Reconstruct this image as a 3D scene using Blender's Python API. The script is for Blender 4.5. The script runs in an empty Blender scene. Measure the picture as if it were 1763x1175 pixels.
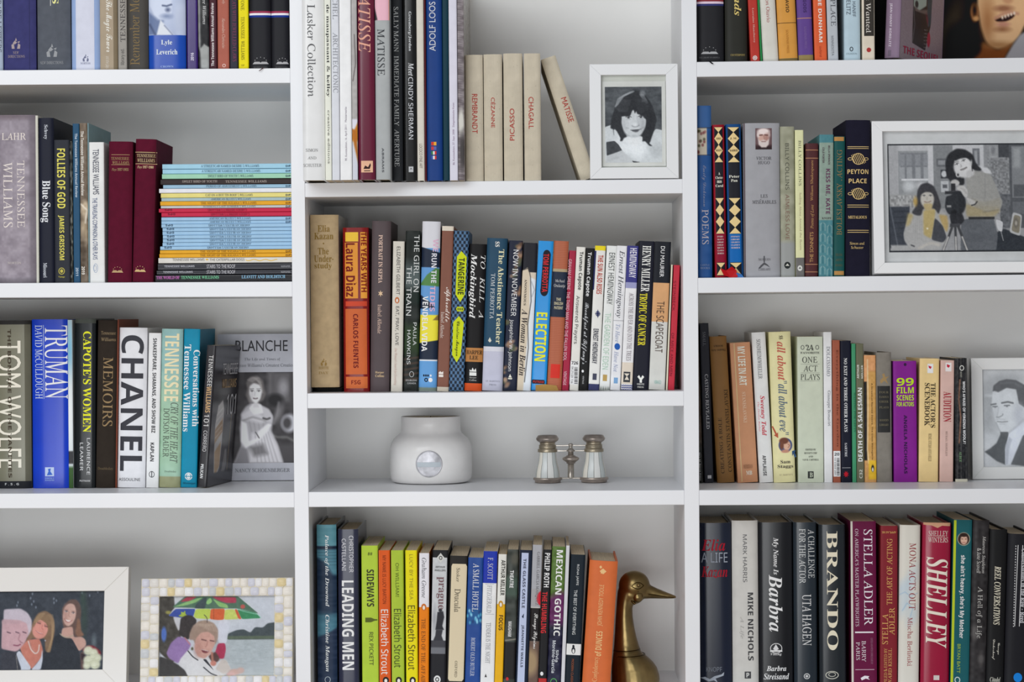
import bpy, bmesh, math, random, os
import numpy as np
from mathutils import Vector, Matrix
random.seed(4)
SC = bpy.context.scene
COL = SC.collection
# ------------------------------------------------------------ camera
D, FPX, VX, VY, Z0, ROLL = 3.2, 4000.0, 940.0, 548.0, 1.45, 0.0075
CR, SR = math.cos(ROLL), math.sin(ROLL)
cam = bpy.data.cameras.new('camera')
cam.sensor_width = 36.0
cam.lens = 36.0 * FPX / 1763.0
cam.shift_x = -(VX - 881.5) / 1763.0
cam.shift_y = -(587.5 - VY) / 1763.0
cam.clip_start = 0.05
camo = bpy.data.objects.new('camera', cam)
COL.objects.link(camo)
camo.matrix_world = Matrix(((CR, SR, 0, 0), (0, 0, -1, -D), (-SR, CR, 0, Z0), (0, 0, 0, 1)))
SC.camera = camo
# ------------------------------------------------------------ light and exposure
vs = SC.view_settings
SC.display_settings.display_device = 'sRGB'
vs.view_transform = 'Standard'
vs.look = 'None'
vs.exposure = -0.08
vs.gamma = 1.0
vs.use_curve_mapping = False
world = bpy.data.worlds.new('room_light')
SC.world = world
world.use_nodes = True
world.node_tree.nodes['Background'].inputs[0].default_value = (0.93, 0.96, 1.0, 1)
world.node_tree.nodes['Background'].inputs[1].default_value = 0.40


def area(name, loc, target, sx, sy, power, col=(1, 1, 1)):
    l = bpy.data.lights.new(name, 'AREA')
    l.shape = 'RECTANGLE'
    l.size, l.size_y, l.energy, l.color = sx, sy, power, col
    o = bpy.data.objects.new(name, l)
    COL.objects.link(o)
    o.location = loc
    o.rotation_euler = (Vector(target) - Vector(loc)).to_track_quat('-Z', 'Z').to_euler()
    return o


area('low_key_light', (-0.50, -2.8, 0.92), (-0.1, 0.1, 1.32), 2.0, 0.8, 26.5, (0.955, 0.98, 1.0))  # unseen soft key light, set low in front of the shelves
area('overhead_fill', (-1.15, -2.3, 2.40), (-0.3, 0.0, 1.15), 2.0, 0.8, 29, (0.955, 0.98, 1.0))  # added fill for ceiling bounce, brightens shelf floors and book tops


# ------------------------------------------------------------ pixel rays -> points on real planes
def W(px, py, y=0.0):
    s = (D + y) / FPX
    dx, dy = px - VX, VY - py
    return Vector(((CR * dx + SR * dy) * s, y, Z0 + (-SR * dx + CR * dy) * s))


def PX(v):
    s = FPX / (D + v.y)
    X, Z = v.x * s, (v.z - Z0) * s
    return VX + CR * X - SR * Z, VY - (SR * X + CR * Z)


# ------------------------------------------------------------ materials
def lin(c, g=1.0, mx=0.91):
    out = []
    for v in c[:3]:
        v = v / 255.0
        v = v / 12.92 if v <= 0.04045 else ((v + 0.055) / 1.055) ** 2.4
        out.append(min(mx, v * g))
    return out


GAIN = 1.1
MATS = {}


def mat(c, fin='m', g=None):
    """procedural material: m matte print, g gloss jacket, c cloth, t lettering, p page edges, w paint, b brass, s silver"""
    g = GAIN if g is None else g
    key = (tuple(int(v) for v in c), fin, round(g, 2))
    if key in MATS:
        return MATS[key]
    m = bpy.data.materials.new({'m': 'print', 'g': 'gloss_jacket', 'c': 'book_cloth', 't': 'ink', 'p': 'page_edges', 'w': 'white_paint', 'b': 'brass', 's': 'silver', 'r': 'ribbed_cloth'}[fin])
    m.use_nodes = True
    nt = m.node_tree
    N, L = nt.nodes, nt.links
    bs = N['Principled BSDF']
    base = [max(.0025, v - (.010 if fin not in 'wbsg' else (.012 if fin == 'g' else 0))) for v in lin(c, g)]
    bs.inputs['Base Color'].default_value = (*base, 1)
    rough = {'m': .5, 'g': .24, 'c': .85, 't': .55, 'p': .9, 'w': .34, 'b': .33, 's': .3, 'r': .85}[fin]
    bs.inputs['Roughness'].default_value = rough
    if 'IOR' in bs.inputs:
        bs.inputs['IOR'].default_value = 1.45
    if fin in 'bs':
        bs.inputs['Metallic'].default_value = 1.0 if fin == 'b' else .75
    else:
        bs.inputs['Specular IOR Level'].default_value = .5 if fin in 'gw' else .22
    if fin != 't':
        tc = N.new('ShaderNodeTexCoord')
        mp = N.new('ShaderNodeMapping')
        L.new(tc.outputs['Object'], mp.inputs[0])
        nz = N.new('ShaderNodeTexNoise')
        nz.inputs['Detail'].default_value = 4
        L.new(mp.outputs[0], nz.inputs['Vector'])
        amp, sc_, bump = {'m': (.08, 60, .05), 'g': (.06, 40, .02), 'c': (.16, 90, .25), 'p': (.3, 1, .5),
                          'w': (.03, 6, .05), 'b': (.45, 28, .1), 's': (.4, 90, .1), 'r': (.12, 60, .4)}[fin]
        nz.inputs['Scale'].default_value = sc_
        if fin == 'p':
            mp.inputs['Scale'].default_value = (2600, 25, 25)
        if fin == 'w':
            mp.inputs['Scale'].default_value = (1, 1, 1)
        mr = N.new('ShaderNodeMapRange')
        mr.inputs[1].default_value, mr.inputs[2].default_value = .25, .75
        mr.inputs[3].default_value, mr.inputs[4].default_value = 1 - amp, 1 + amp * .5
        L.new(nz.outputs[0], mr.inputs[0])
        mx = N.new('ShaderNodeVectorMath')
        mx.operation = 'SCALE'
        mx.inputs[0].default_value = base
        L.new(mr.outputs[0], mx.inputs['Scale'])
        L.new(mx.outputs[0], bs.inputs['Base Color'])
        bp = N.new('ShaderNodeBump')
        bp.inputs['Strength'].default_value = bump
        bp.inputs['Distance'].default_value = .0006
        src = nz.outputs[0]
        if fin in 'cr':
            wv = N.new('ShaderNodeTexWave')
            wv.bands_direction = 'X'
            wv.inputs['Scale'].default_value = 260 if fin == 'r' else 500
            wv.inputs['Distortion'].default_value = 1.0
            L.new(tc.outputs['Object'], wv.inputs[0])
            src = wv.outputs[0]
        if fin == 'w':
            n2 = N.new('ShaderNodeTexNoise')
            n2.inputs['Scale'].default_value = 160
            m2 = N.new('ShaderNodeMapping')
            m2.inputs['Scale'].default_value = (.25, 1, 1)
            L.new(tc.outputs['Object'], m2.inputs[0])
            L.new(m2.outputs[0], n2.inputs['Vector'])
            src = n2.outputs[0]
        L.new(src, bp.inputs['Height'])
        L.new(bp.outputs[0], bs.inputs['Normal'])
    MATS[key] = m
    return m


def picmat(rough=.45):
    key = ('pic', rough)
    if key not in MATS:
        m = bpy.data.materials.new('printed_picture')
        m.use_nodes = True
        nt = m.node_tree
        a = nt.nodes.new('ShaderNodeVertexColor')
        a.layer_name = 'ink'
        nt.links.new(a.outputs[0], nt.nodes['Principled BSDF'].inputs['Base Color'])
        nt.nodes['Principled BSDF'].inputs['Roughness'].default_value = rough
        nt.nodes['Principled BSDF'].inputs['Specular IOR Level'].default_value = .2
        MATS[key] = m
    return MATS[key]


def glassmat():
    if 'glass' not in MATS:
        m = bpy.data.materials.new('picture_glass')
        m.use_nodes = True
        nt = m.node_tree
        nt.nodes.clear()
        o = nt.nodes.new('ShaderNodeOutputMaterial')
        mx = nt.nodes.new('ShaderNodeMixShader')
        t = nt.nodes.new('ShaderNodeBsdfTransparent')
        g = nt.nodes.new('ShaderNodeBsdfGlossy')
        g.inputs['Roughness'].default_value = .05
        f = nt.nodes.new('ShaderNodeFresnel')
        f.inputs[0].default_value = 1.5
        nt.links.new(f.outputs[0], mx.inputs[0])
        f.inputs[0].default_value = 1.33
        nt.links.new(t.outputs[0], mx.inputs[1])
        nt.links.new(g.outputs[0], mx.inputs[2])
        nt.links.new(mx.outputs[0], o.inputs[0])
        MATS['glass'] = m
    return MATS['glass']


# ------------------------------------------------------------ mesh helpers
def mesh(name, vs_, fs, mats, parent=None, smooth=False, midx=None):
    me = bpy.data.meshes.new(name)
    me.from_pydata([tuple(v) for v in vs_], [], fs)
    for m in (mats if isinstance(mats, (list, tuple)) else [mats]):
        me.materials.append(m)
    if midx:
        me.polygons.foreach_set('material_index', midx)
    if smooth:
        me.polygons.foreach_set('use_smooth', [True] * len(me.polygons))
    me.update()
    o = bpy.data.objects.new(name, me)
    COL.objects.link(o)
    if parent is not None:
        o.parent = parent
    return o


def bev(o, w=.001, seg=2):
    bm = bmesh.new()
    bm.from_mesh(o.data)
    bmesh.ops.bevel(bm, geom=[e for e in bm.edges if e.calc_face_angle(0) > .5], offset=w, segments=seg, profile=.5, affect='EDGES')
    bmesh.ops.recalc_face_normals(bm, faces=bm.faces)
    bm.to_mesh(o.data)
    bm.free()
    return o


def hexa(name, p, m, parent=None, bw=0):
    """p: 8 corners, front face ccw then back face"""
    fs = [(0, 1, 2, 3), (5, 4, 7, 6), (4, 0, 3, 7), (1, 5, 6, 2), (3, 2, 6, 7), (4, 5, 1, 0)]
    o = mesh(name, p, fs, m, parent)
    if bw:
        bev(o, bw)
    return o


def box(name, x0, x1, y0, y1, z0, z1, m, parent=None, bw=0):
    return hexa(name, [(x0, y0, z0), (x1, y0, z0), (x1, y0, z1), (x0, y0, z1), (x0, y1, z0), (x1, y1, z0), (x1, y1, z1), (x0, y1, z1)], m, parent, bw)


def empty(name, label, cat, group=None, loc=(0, 0, 0)):
    o = bpy.data.objects.new(name, None)
    o.empty_display_size = .05
    COL.objects.link(o)
    o['label'], o['category'] = label, cat
    if group:
        o['group'] = group
    o.location = loc
    return o


def lathe(name, prof, m, parent=None, n=48, cx=0, cy=0, cz=0, smooth=True, flute=None):
    vs_, fs = [], []
    for r, z in prof:
        for i in range(n):
            a = 2 * math.pi * i / n
            rr = r if flute is None else r * flute(a, z)
            vs_.append((cx + rr * math.cos(a), cy + rr * math.sin(a), cz + z))
    k = len(prof)
    for j in range(k - 1):
        for i in range(n):
            fs.append((j * n + i, j * n + (i + 1) % n, (j + 1) * n + (i + 1) % n, (j + 1) * n + i))
    fs.append(tuple(range(n))[::-1])
    fs.append(tuple((k - 1) * n + i for i in range(n)))
    return mesh(name, vs_, fs, m, parent, smooth)


def conform(me, yf):
    """cut a printed shape along the spine's curve and lay it on the surface"""
    hw = getattr(yf, 'half', None)
    if not hw:
        return
    xs = [v.co.x for v in me.vertices]
    lo, hi = min(xs), max(xs)
    if max(abs(lo), abs(hi)) < .42 * hw:
        return
    bm = bmesh.new()
    bm.from_mesh(me)
    for u in (-.93, -.86, -.72, -.55, -.3, .3, .55, .72, .86, .93):
        if lo < u * hw < hi:
            bmesh.ops.bisect_plane(bm, geom=bm.verts[:] + bm.edges[:] + bm.faces[:], plane_co=(u * hw, 0, 0), plane_no=(1, 0, 0))
    for v in bm.verts:
        v.co.y = float(yf(v.co.x, v.co.z))
    bm.to_mesh(me)
    bm.free()


# ------------------------------------------------------------ lettering
FD = bpy.utils.system_resource('DATAFILES', path='fonts') or ''


def loadfont(n):
    p = os.path.join(FD, n)
    try:
        return bpy.data.fonts.load(p) if os.path.exists(p) else None
    except Exception:
        return None


FMATH = loadfont('NotoSansMath-Regular.woff2')
STY = {'s': (0x1d434, 0x1d44e, 0x1d7ce), 'i': (0x1d434, 0x1d44e, 0x1d7ce), 'B': (0x1d400, 0x1d41a, 0x1d7ce),
       'I': (0x1d468, 0x1d482, 0x1d7ce), 'c': (0x1d4d0, 0x1d4ea, 0x1d7ce), 'A': (0x1d5d4, 0x1d5ee, 0x1d7ec)}
TEXTS = []


def fontbody(s, f):
    if FMATH is None or f in 'g':
        return s, None
    if f == 'a':
        return s, FMATH
    up, lo, dg = STY[f]
    o = ''
    for ch in s:
        if 'A' <= ch <= 'Z':
            o += chr(up + ord(ch) - 65)
        elif 'a' <= ch <= 'z':
            o += 'ℎ' if (lo == 0x1d44e and ch == 'h') else chr(lo + ord(ch) - 97)
        elif ch.isdigit():
            o += chr(dg + ord(ch) - 48)
        else:
            o += ch
    return o, FMATH


def put_text(parent, s, f, m, xc, zc, wx, hz, rot, yf, name):
    """text box centred xc,zc sized wx by hz (local units); yf(x,z) gives surface depth"""
    body, fnt = fontbody(s, f)
    c = bpy.data.curves.new('text', 'FONT')
    c.body = body
    c.resolution_u = 3
    c.size = 1
    if f == 'w':
        pass
    if fnt:
        c.font = fnt
    o = bpy.data.objects.new('text', c)
    COL.objects.link(o)
    TEXTS.append((o, parent, f, m, xc, zc, wx, hz, rot, yf, name))


def finish_texts():
    bpy.context.view_layer.update()
    dg = bpy.context.evaluated_depsgraph_get()
    for (o, parent, f, m, xc, zc, wx, hz, rot, yf, name) in TEXTS:
        me = bpy.data.meshes.new_from_object(o.evaluated_get(dg))
        me.name = name
        n = len(me.vertices)
        if n == 0:
            continue
        co = np.empty(n * 3)
        me.vertices.foreach_get('co', co)
        co = co.reshape(n, 3)
        x, y = co[:, 0].copy(), co[:, 1].copy()
        if f == 's':
            x -= y * .25
        x = (x - (x.min() + x.max()) / 2) / max(1e-6, x.max() - x.min())
        y = (y - (y.min() + y.max()) / 2) / max(1e-6, y.max() - y.min())
        if rot == 'h':
            X, Z = x * wx, y * hz
        elif rot == 'r':
            X, Z = -x * wx, -y * hz
        elif rot == 'd':
            X, Z = y * wx, -x * hz
        else:
            X, Z = -y * wx, x * hz
        X, Z = X + xc, Z + zc
        if isinstance(yf, tuple):
            X, Y = np.full(n, yf[1]), X
        else:
            Y = yf(X, Z)
        me.vertices.foreach_set('co', np.stack([X, Y, Z], 1).ravel())
        me.materials.clear()
        me.materials.append(m)
        me.polygons.foreach_set('material_index', [0] * len(me.polygons))
        me.update()
        if callable(yf):
            conform(me, yf)
        t = bpy.data.objects.new(name, me)
        COL.objects.link(t)
        t.parent = parent
    for rec in TEXTS:
        cu = rec[0].data
        bpy.data.objects.remove(rec[0])
        bpy.data.curves.remove(cu)
    TEXTS.clear()


# ------------------------------------------------------------ painter for printed pictures
class Paint:
    """draws soft shapes into a colour grid; coordinates are free units spanning x0..x1, y0..y1 (y down)"""

    def __init__(s, x0, y0, x1, y1, nx, ny, base=(128, 128, 128)):
        s.x0, s.y0, s.x1, s.y1, s.nx, s.ny = x0, y0, x1, y1, nx, ny
        xs = np.linspace(x0, x1, nx)
        ys = np.linspace(y0, y1, ny)
        s.X, s.Y = np.meshgrid(xs, ys)
        s.C = np.ones((ny, nx, 3)) * np.array(base, float)
        s.u = abs(x1 - x0) / nx
        s.sf = 2.3 if s.u > 3 else 1.0

    def mix(s, a, c):
        a = np.clip(a, 0, 1)[..., None]
        s.C = s.C * (1 - a) + np.array(c, float) * a
        return s

    def E(s, cx, cy, rx, ry, c, soft=1.5, rot=0, al=1):
        t = math.radians(rot)
        dx, dy = s.X - cx, s.Y - cy
        u = (dx * math.cos(t) + dy * math.sin(t)) / rx
        v = (-dx * math.sin(t) + dy * math.cos(t)) / ry
        d = (np.sqrt(u * u + v * v) - 1) * min(rx, ry)
        return s.mix(np.clip(.5 - d / max(soft * s.sf, 1.1 * s.u), 0, 1) * al, c)

    def sd(s, pts):
        d = np.full(s.X.shape, 1e18)
        ins = np.zeros(s.X.shape, bool)
        n = len(pts)
        for i in range(n):
            ax, ay = pts[i]
            bx, by = pts[(i + 1) % n]
            ex, ey = bx - ax, by - ay
            wx, wy = s.X - ax, s.Y - ay
            t = np.clip((wx * ex + wy * ey) / (ex * ex + ey * ey + 1e-9), 0, 1)
            d = np.minimum(d, (wx - ex * t) ** 2 + (wy - ey * t) ** 2)
            if ay != by:
                cr = ((ay > s.Y) != (by > s.Y)) & (s.X < (bx - ax) * (s.Y - ay) / (by - ay) + ax)
                ins ^= cr
        d = np.sqrt(d)
        return np.where(ins, -d, d)

    def rnd(s, pts, closed=True):
        if s.sf <= 1:
            return pts
        for _ in range(2):
            n, o = len(pts), []
            for i in range(n if closed else n - 1):
                (ax, ay), (bx, by) = pts[i], pts[(i + 1) % n]
                ln = math.hypot(bx - ax, by - ay) + 1e-6
                k = min(.25, .009 * (s.x1 - s.x0) / ln)
                o += [(ax + (bx - ax) * k, ay + (by - ay) * k), (bx + (ax - bx) * k, by + (ay - by) * k)]
            pts = o if closed else [pts[0]] + o + [pts[-1]]
        return pts

    def Y_(s, pts, c, soft=1.5, al=1, r=True):
        pts = s.rnd(pts) if r else pts
        return s.mix(np.clip(.5 - s.sd(pts) / max(soft * s.sf, 1.1 * s.u), 0, 1) * al, c)

    def R(s, x0, y0, x1, y1, c, soft=1.5, al=1):
        return s.Y_([(x0, y0), (x1, y0), (x1, y1), (x0, y1)], c, soft, al, False)

    def S(s, pts, w, c, soft=1.5, al=1):
        pts = s.rnd(pts, False) if len(pts) > 2 else pts
        d = np.full(s.X.shape, 1e18)
        for (ax, ay), (bx, by) in zip(pts[:-1], pts[1:]):
            ex, ey = bx - ax, by - ay
            wx, wy = s.X - ax, s.Y - ay
            t = np.clip((wx * ex + wy * ey) / (ex * ex + ey * ey + 1e-9), 0, 1)
            d = np.minimum(d, (wx - ex * t) ** 2 + (wy - ey * t) ** 2)
        return s.mix(np.clip(.5 - (np.sqrt(d) - w / 2) / max(soft * s.sf, 1.1 * s.u), 0, 1) * al, c)

    def noise(s, amp, cell, seed=0, sx=1, mask=None):
        r = np.random.RandomState(seed)
        gx = max(2, int(abs(s.x1 - s.x0) / (cell * sx)) + 2)
        gy = max(2, int(abs(s.y1 - s.y0) / cell) + 2)
        g = r.uniform(-1, 1, (gy, gx))
        fx = np.linspace(0, gx - 1.001, s.nx)
        fy = np.linspace(0, gy - 1.001, s.ny)
        ix, iy = fx.astype(int), fy.astype(int)
        tx, ty = fx - ix, fy - iy
        tx, ty = tx * tx * (3 - 2 * tx), ty * ty * (3 - 2 * ty)
        a = g[np.ix_(iy, ix)] * (1 - tx) + g[np.ix_(iy, ix + 1)] * tx
        b = g[np.ix_(iy + 1, ix)] * (1 - tx) + g[np.ix_(iy + 1, ix + 1)] * tx
        v = (a * (1 - ty[:, None]) + b * ty[:, None]) * amp
        if mask is not None:
            v = v * mask
        s.C = s.C + v[..., None]
        return s


def eye(P, x, y, w, h, dark=(50, 50, 54), white=(214, 214, 214), rot=0):
    P.E(x, y, w, h, white, 3, rot)
    P.E(x, y - h * .1, h * .95, h * 1.0, dark, 3)
    t = math.radians(rot)
    c_, s_ = math.cos(t), math.sin(t)
    q = lambda u, v: (x + u * c_ - v * s_, y + u * s_ + v * c_)
    P.S([q(-w, 0), q(-w * .4, -h), q(w * .4, -h), q(w, -h * .1)], h * .45, dark, 2)
    P.E(x - h * .3, y - h * .4, h * .3, h * .3, (235, 235, 235), 2)


def picture(name, P, fx, parent, g=None, rough=.45, col_gain=None):
    """P painted grid; fx(u, v)-> arrays X,Y,Z with u,v in 0..1, v down"""
    nx, ny = P.nx, P.ny
    U, V = np.meshgrid(np.linspace(0, 1, nx), np.linspace(0, 1, ny))
    X, Y, Z = fx(U, V)
    co = np.stack([X.ravel(), Y.ravel(), Z.ravel()], 1)
    me = bpy.data.meshes.new(name)
    me.vertices.add(nx * ny)
    me.vertices.foreach_set('co', co.ravel())
    i = np.arange(nx * ny).reshape(ny, nx)
    q = np.stack([i[:-1, :-1], i[1:, :-1], i[1:, 1:], i[:-1, 1:]], -1).reshape(-1, 4)
    me.loops.add(q.size)
    me.loops.foreach_set('vertex_index', q.ravel())
    me.polygons.add(len(q))
    me.polygons.foreach_set('loop_start', np.arange(len(q)) * 4)
    me.update(calc_edges=True)
    g = GAIN if g is None else g
    c = np.clip(P.C, 0, 255) / 255
    c = np.where(c <= .04045, c / 12.92, ((c + .055) / 1.055) ** 2.4) * g
    c = np.clip(c - .012, .0025, .92).reshape(-1, 3)
    at = me.color_attributes.new('ink', 'FLOAT_COLOR', 'POINT')
    at.data.foreach_set('color', np.concatenate([c, np.ones((len(c), 1))], 1).ravel())
    me.materials.append(picmat(rough))
    o = bpy.data.objects.new(name, me)
    COL.objects.link(o)
    o.parent = parent
    return o


# ------------------------------------------------------------ books
ROW = {}
DEP = 0.268


def row(y, zfun, gain, group, yref=None):
    global GAIN
    ROW.update(y=y, z=zfun, yref=yref, group=group)
    GAIN = gain


PAGE = (214, 200, 174)


class Book:
    def __init__(s, label, xl, xr, yt, col, kind='p', lean=0, fin=None, depth=.145, y=None, side=None, page=None,
                 yaw=0, name=None, lift=0, back=None, ridge=None):
        y = ROW['y'] if y is None else y
        zb = max(ROW['z'](W(xl, VY, y).x), ROW['z'](W(xr, VY, y).x)) + lift + .0002
        depth = min(depth, DEP - y - .006)
        # bottom line in pixels at this depth
        yb = PX(Vector((W((xl + xr) / 2, VY, y).x, y, zb)))[1]
        yref = ROW['yref'] or yb
        top = max(yt, 0)
        sl = lean / (yref - top)
        s.xl0, s.w_px, s.sl, s.yref = xl, xr - xl, sl, yref
        bl = W(xl - sl * (yb - yref), yb, y)
        tl = W(xl + sl * (yref - yt), yt, y)
        up = tl - bl
        ang = math.atan2(up.x, up.z)
        if abs(ang) < .0105:
            ang = 0.0
        br = W(xr - sl * (yb - yref), yb, y)
        w = (br.x - bl.x) * math.cos(ang) - .0003
        zb += depth * abs(math.sin(math.radians(yaw)) * math.sin(ang)) * 1.1
        h = up.length
        # lowest corner rests on the shelf
        if ang > 0:
            org = Vector((br.x, y, zb)) - Vector((w * math.cos(ang), 0, -w * math.sin(ang)))
        else:
            org = Vector((bl.x, y, zb))
        e = empty(name or ('hardback_book' if kind in 'hj' else 'paperback_book'), label, 'book', ROW['group'])
        M = Matrix.Translation(org) @ Matrix.Rotation(ang, 4, 'Y') @ Matrix.Rotation(math.radians(yaw), 4, 'Z') @ Matrix.Translation((w / 2, 0, 0))
        e.matrix_world = M
        s.e, s.w, s.h, s.kind, s.yb, s.yt = e, w, h, kind, yb, yt
        s.y0 = y
        s.k = (D + y) / FPX
        s.off = .00015
        s.n = 0
        s.flat = False
        s.build(col, kind, fin, depth, side, page, ridge)

    def prof(s, t):
        t = np.clip(np.abs(t), 0, 1)
        if s.kind in 'hj':
            b = min(.0045, s.w * .13)
            return b * t ** 4
        return min(.0012, s.w * .1) * t ** 8

    def build(s, col, kind, fin, depth, side, page, ridge):
        w, h = s.w, s.h
        hard = kind in 'hj'
        fin = fin or {'h': 'c', 'j': 'g', 'p': 'm'}[kind]
        t = min(.0024 if hard else .0005, w * .2)
        us = [-1, -.985, -.95, -.9, -.83, -.75, -.65, -.5, -.3, 0, .3, .5, .65, .75, .83, .9, .95, .985, 1]
        outer = [(-w / 2, depth)] + [(-w / 2 * 1, float(s.prof(1)) + .004)] * 1 + [(u * w / 2, float(s.prof(u))) for u in us] + [(w / 2, float(s.prof(1)) + .004), (w / 2, depth)]
        inner = [(-w / 2 + t, depth)] + [(-w / 2 + t, float(s.prof(1)) + .004 + t)] + [(u * (w / 2 - t), float(s.prof(u)) + t + (.004 if abs(u) == 1 else 0)) for u in us] + [(w / 2 - t, float(s.prof(1)) + .004 + t), (w / 2 - t, depth)]
        vs_, fs, mi = [], [], []
        n = len(outer)
        for (pts, z) in ((outer, 0), (outer, h), (inner, 0), (inner, h)):
            vs_ += [(p[0], p[1], z) for p in pts]
        for i in range(n - 1):
            fs += [(i, i + 1, n + i + 1, n + i), (2 * n + i + 1, 2 * n + i, 3 * n + i, 3 * n + i + 1), (n + i, n + i + 1, 3 * n + i + 1, 3 * n + i), (i + 1, i, 2 * n + i, 2 * n + i + 1)]
            sd = 1 if (i < 1 or i >= n - 2) else 0
            mi += [sd] * 4
        fs += [(0, n, 3 * n, 2 * n), (n, n, n, n)][:1] + [(n - 1, 3 * n - 1, 4 * n - 1, 2 * n - 1)]
        mi += [1, 1]
        m0 = mat(col, fin)
        m1 = mat(side, fin) if side else m0
        vs_ = [s.L(*v) for v in vs_]
        co = mesh('cover', vs_, fs, [m0, m1], s.e, True, mi)
        co.data.set_sharp_from_angle(angle=.6)
        pc = page or PAGE
        ins = .0028 if hard else .0004
        b = w / 2 - t - .0001
        f = float(s.prof(.9)) + t + (.005 if hard else .002)
        d = depth - (.004 if hard else .0006)
        if b > .0004:
            pv = [(-b, f, ins), (b, f, ins), (b, f, h - ins), (-b, f, h - ins), (-b, d, ins), (b, d, ins), (b, d, h - ins), (-b, d, h - ins)]
            o = hexa('page_block', [s.L(*v) for v in pv], mat(pc, 'p'), s.e)
            if s.flat:
                o.data.flip_normals()

    def L(s, x, y, z):
        return (z - s.h / 2, y, x + s.w / 2) if s.flat else (x, y, z)

    def xz(s, px, py):
        """photo position on the spine -> local x, z"""
        if s.flat:
            q = W(px, py, s.y0)
            return q.x - s.org.x, q.z - s.org.z
        x0 = s.xl0 + s.sl * (s.yref - py)
        u = (px - x0) / s.w_px
        return (u - .5) * s.w, (s.yb - py) / (s.yb - s.yt) * s.h

    def yf(s, off):
        if s.flat:
            return lambda X, Z: s.prof((Z - s.w / 2) / (s.w / 2)) - off
        f = lambda X, Z: s.prof(X / (s.w / 2)) - off
        f.half = s.w / 2
        return f

    def nxt(s):
        s.off += .00005
        return s.off

    def t(s, txt, f, c, x0, x1, y0, y1, rot='d', name=None):
        cx, cy = (x0 + x1) / 2, (y0 + y1) / 2
        xc, zc = s.xz(cx, cy)
        name = name or ('title' if s.n == 0 else 'lettering')
        s.n += 1
        put_text(s.e, txt, f, mat(c, 't'), xc, zc, abs(x1 - x0) * s.k, abs(y1 - y0) * s.k, rot, s.yf(s.off + .0004), name)
        return s

    def p(s, x0, x1, y0, y1, c, name='colour_band', fin='m'):
        """printed block conforming to the spine; x None = full width"""
        off = s.nxt()
        if x0 is None:
            a, b = (-s.w / 2, s.w / 2) if not s.flat else (-s.h / 2, s.h / 2)
            cx = s.xl0 + s.w_px / 2
        else:
            a, b = s.xz(x0, (y0 + y1) / 2)[0], s.xz(x1, (y0 + y1) / 2)[0]
            cx = (x0 + x1) / 2
        zt, zb = s.xz(cx, y0)[1], s.xz(cx, y1)[1]
        lim = s.h if not s.flat else s.w
        zt, zb = min(zt, lim), max(zb, 0)
        return s.strip(a, b, zb, zt, off, c, name, fin)

    def strip(s, a, b, zb, zt, off, c, name, fin='m'):
        n = 20
        vs_, fs = [], []
        yf = s.yf(off)
        for i in range(n + 1):
            x = a + (b - a) * i / n
            for z in (zb, zt):
                vs_.append((x, float(yf(x, z)), z))
        for i in range(n):
            fs.append((2 * i, 2 * i + 2, 2 * i + 3, 2 * i + 1))
        mesh(name, vs_, fs, mat(c, fin), s.e, True)
        return s

    def g(s, pts, c, name='emblem', fin='t', hole=None):
        """polygon given in photo pixels"""
        off = s.nxt()
        yf = s.yf(off)
        q = [(a_, max(b_, .0003)) for a_, b_ in (s.xz(*p) for p in pts)]
        vs_ = [(x, float(yf(x, z)), z) for x, z in q]
        if s.flat or True:
            n = len(vs_)
            a = sum(q[i][0] * q[(i + 1) % n][1] - q[(i + 1) % n][0] * q[i][1] for i in range(n))
            f = tuple(range(n)) if a > 0 else tuple(range(n))[::-1]
        conform(mesh(name, vs_, [f], mat(c, fin), s.e).data, yf)
        return s

    def gs(s, polys, c, name='emblem'):
        """several polygons as one printed mark"""
        off = s.nxt()
        yf = s.yf(off)
        vs_, fs = [], []
        for pts in polys:
            q = [(a_, max(b_, .0003)) for a_, b_ in (s.xz(*p) for p in pts)]
            n = len(q)
            a = sum(q[i][0] * q[(i + 1) % n][1] - q[(i + 1) % n][0] * q[i][1] for i in range(n))
            idx = list(range(len(vs_), len(vs_) + n))
            fs.append(tuple(idx if a > 0 else idx[::-1]))
            vs_ += [(x, float(yf(x, z)), z) for x, z in q]
        conform(mesh(name, vs_, fs, mat(c, 't'), s.e).data, yf)
        return s

    def o(s, cx, cy, rx, ry, c, name='emblem', n=20):
        return s.g([(cx + rx * math.cos(2 * math.pi * i / n), cy + ry * math.sin(2 * math.pi * i / n)) for i in range(n)], c, name)

    def ring(s, cx, cy, rx, ry, w, c, name='emblem', n=20):
        P = []
        for i in range(n):
            a, b = 2 * math.pi * i / n, 2 * math.pi * (i + 1) / n
            P.append([(cx + rx * math.cos(a), cy + ry * math.sin(a)), (cx + rx * math.cos(b), cy + ry * math.sin(b)),
                      (cx + (rx - w) * math.cos(b), cy + (ry - w) * math.sin(b)), (cx + (rx - w) * math.cos(a), cy + (ry - w) * math.sin(a))])
        return s.gs(P, c, name)

    def art(s, y0, y1, fn, x0=None, x1=None, base=(128, 128, 128), name='spine_picture', res=1.0):
        """painted picture over part of the spine; fn(P) paints in photo pixels at the bottom-left slope-free frame"""
        off = s.nxt()
        if x0 is None:
            a, b = -s.w / 2, s.w / 2
            x0, x1 = s.xl0, s.xl0 + s.w_px
        else:
            a, b = s.xz(x0, (y0 + y1) / 2)[0], s.xz(x1, (y0 + y1) / 2)[0]
        zt, zb = min(s.h, s.xz(s.xl0, y0)[1]), max(0, s.xz(s.xl0, y1)[1])
        P = Paint(x0, y0, x1, y1, max(8, int((x1 - x0) * res)), max(8, int((y1 - y0) * res)), base)
        fn(P)
        yf = s.yf(off)

        def fx(U, V):
            X = a + (b - a) * U
            Z = zt + (zb - zt) * V
            return X, yf(X, Z), Z
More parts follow.
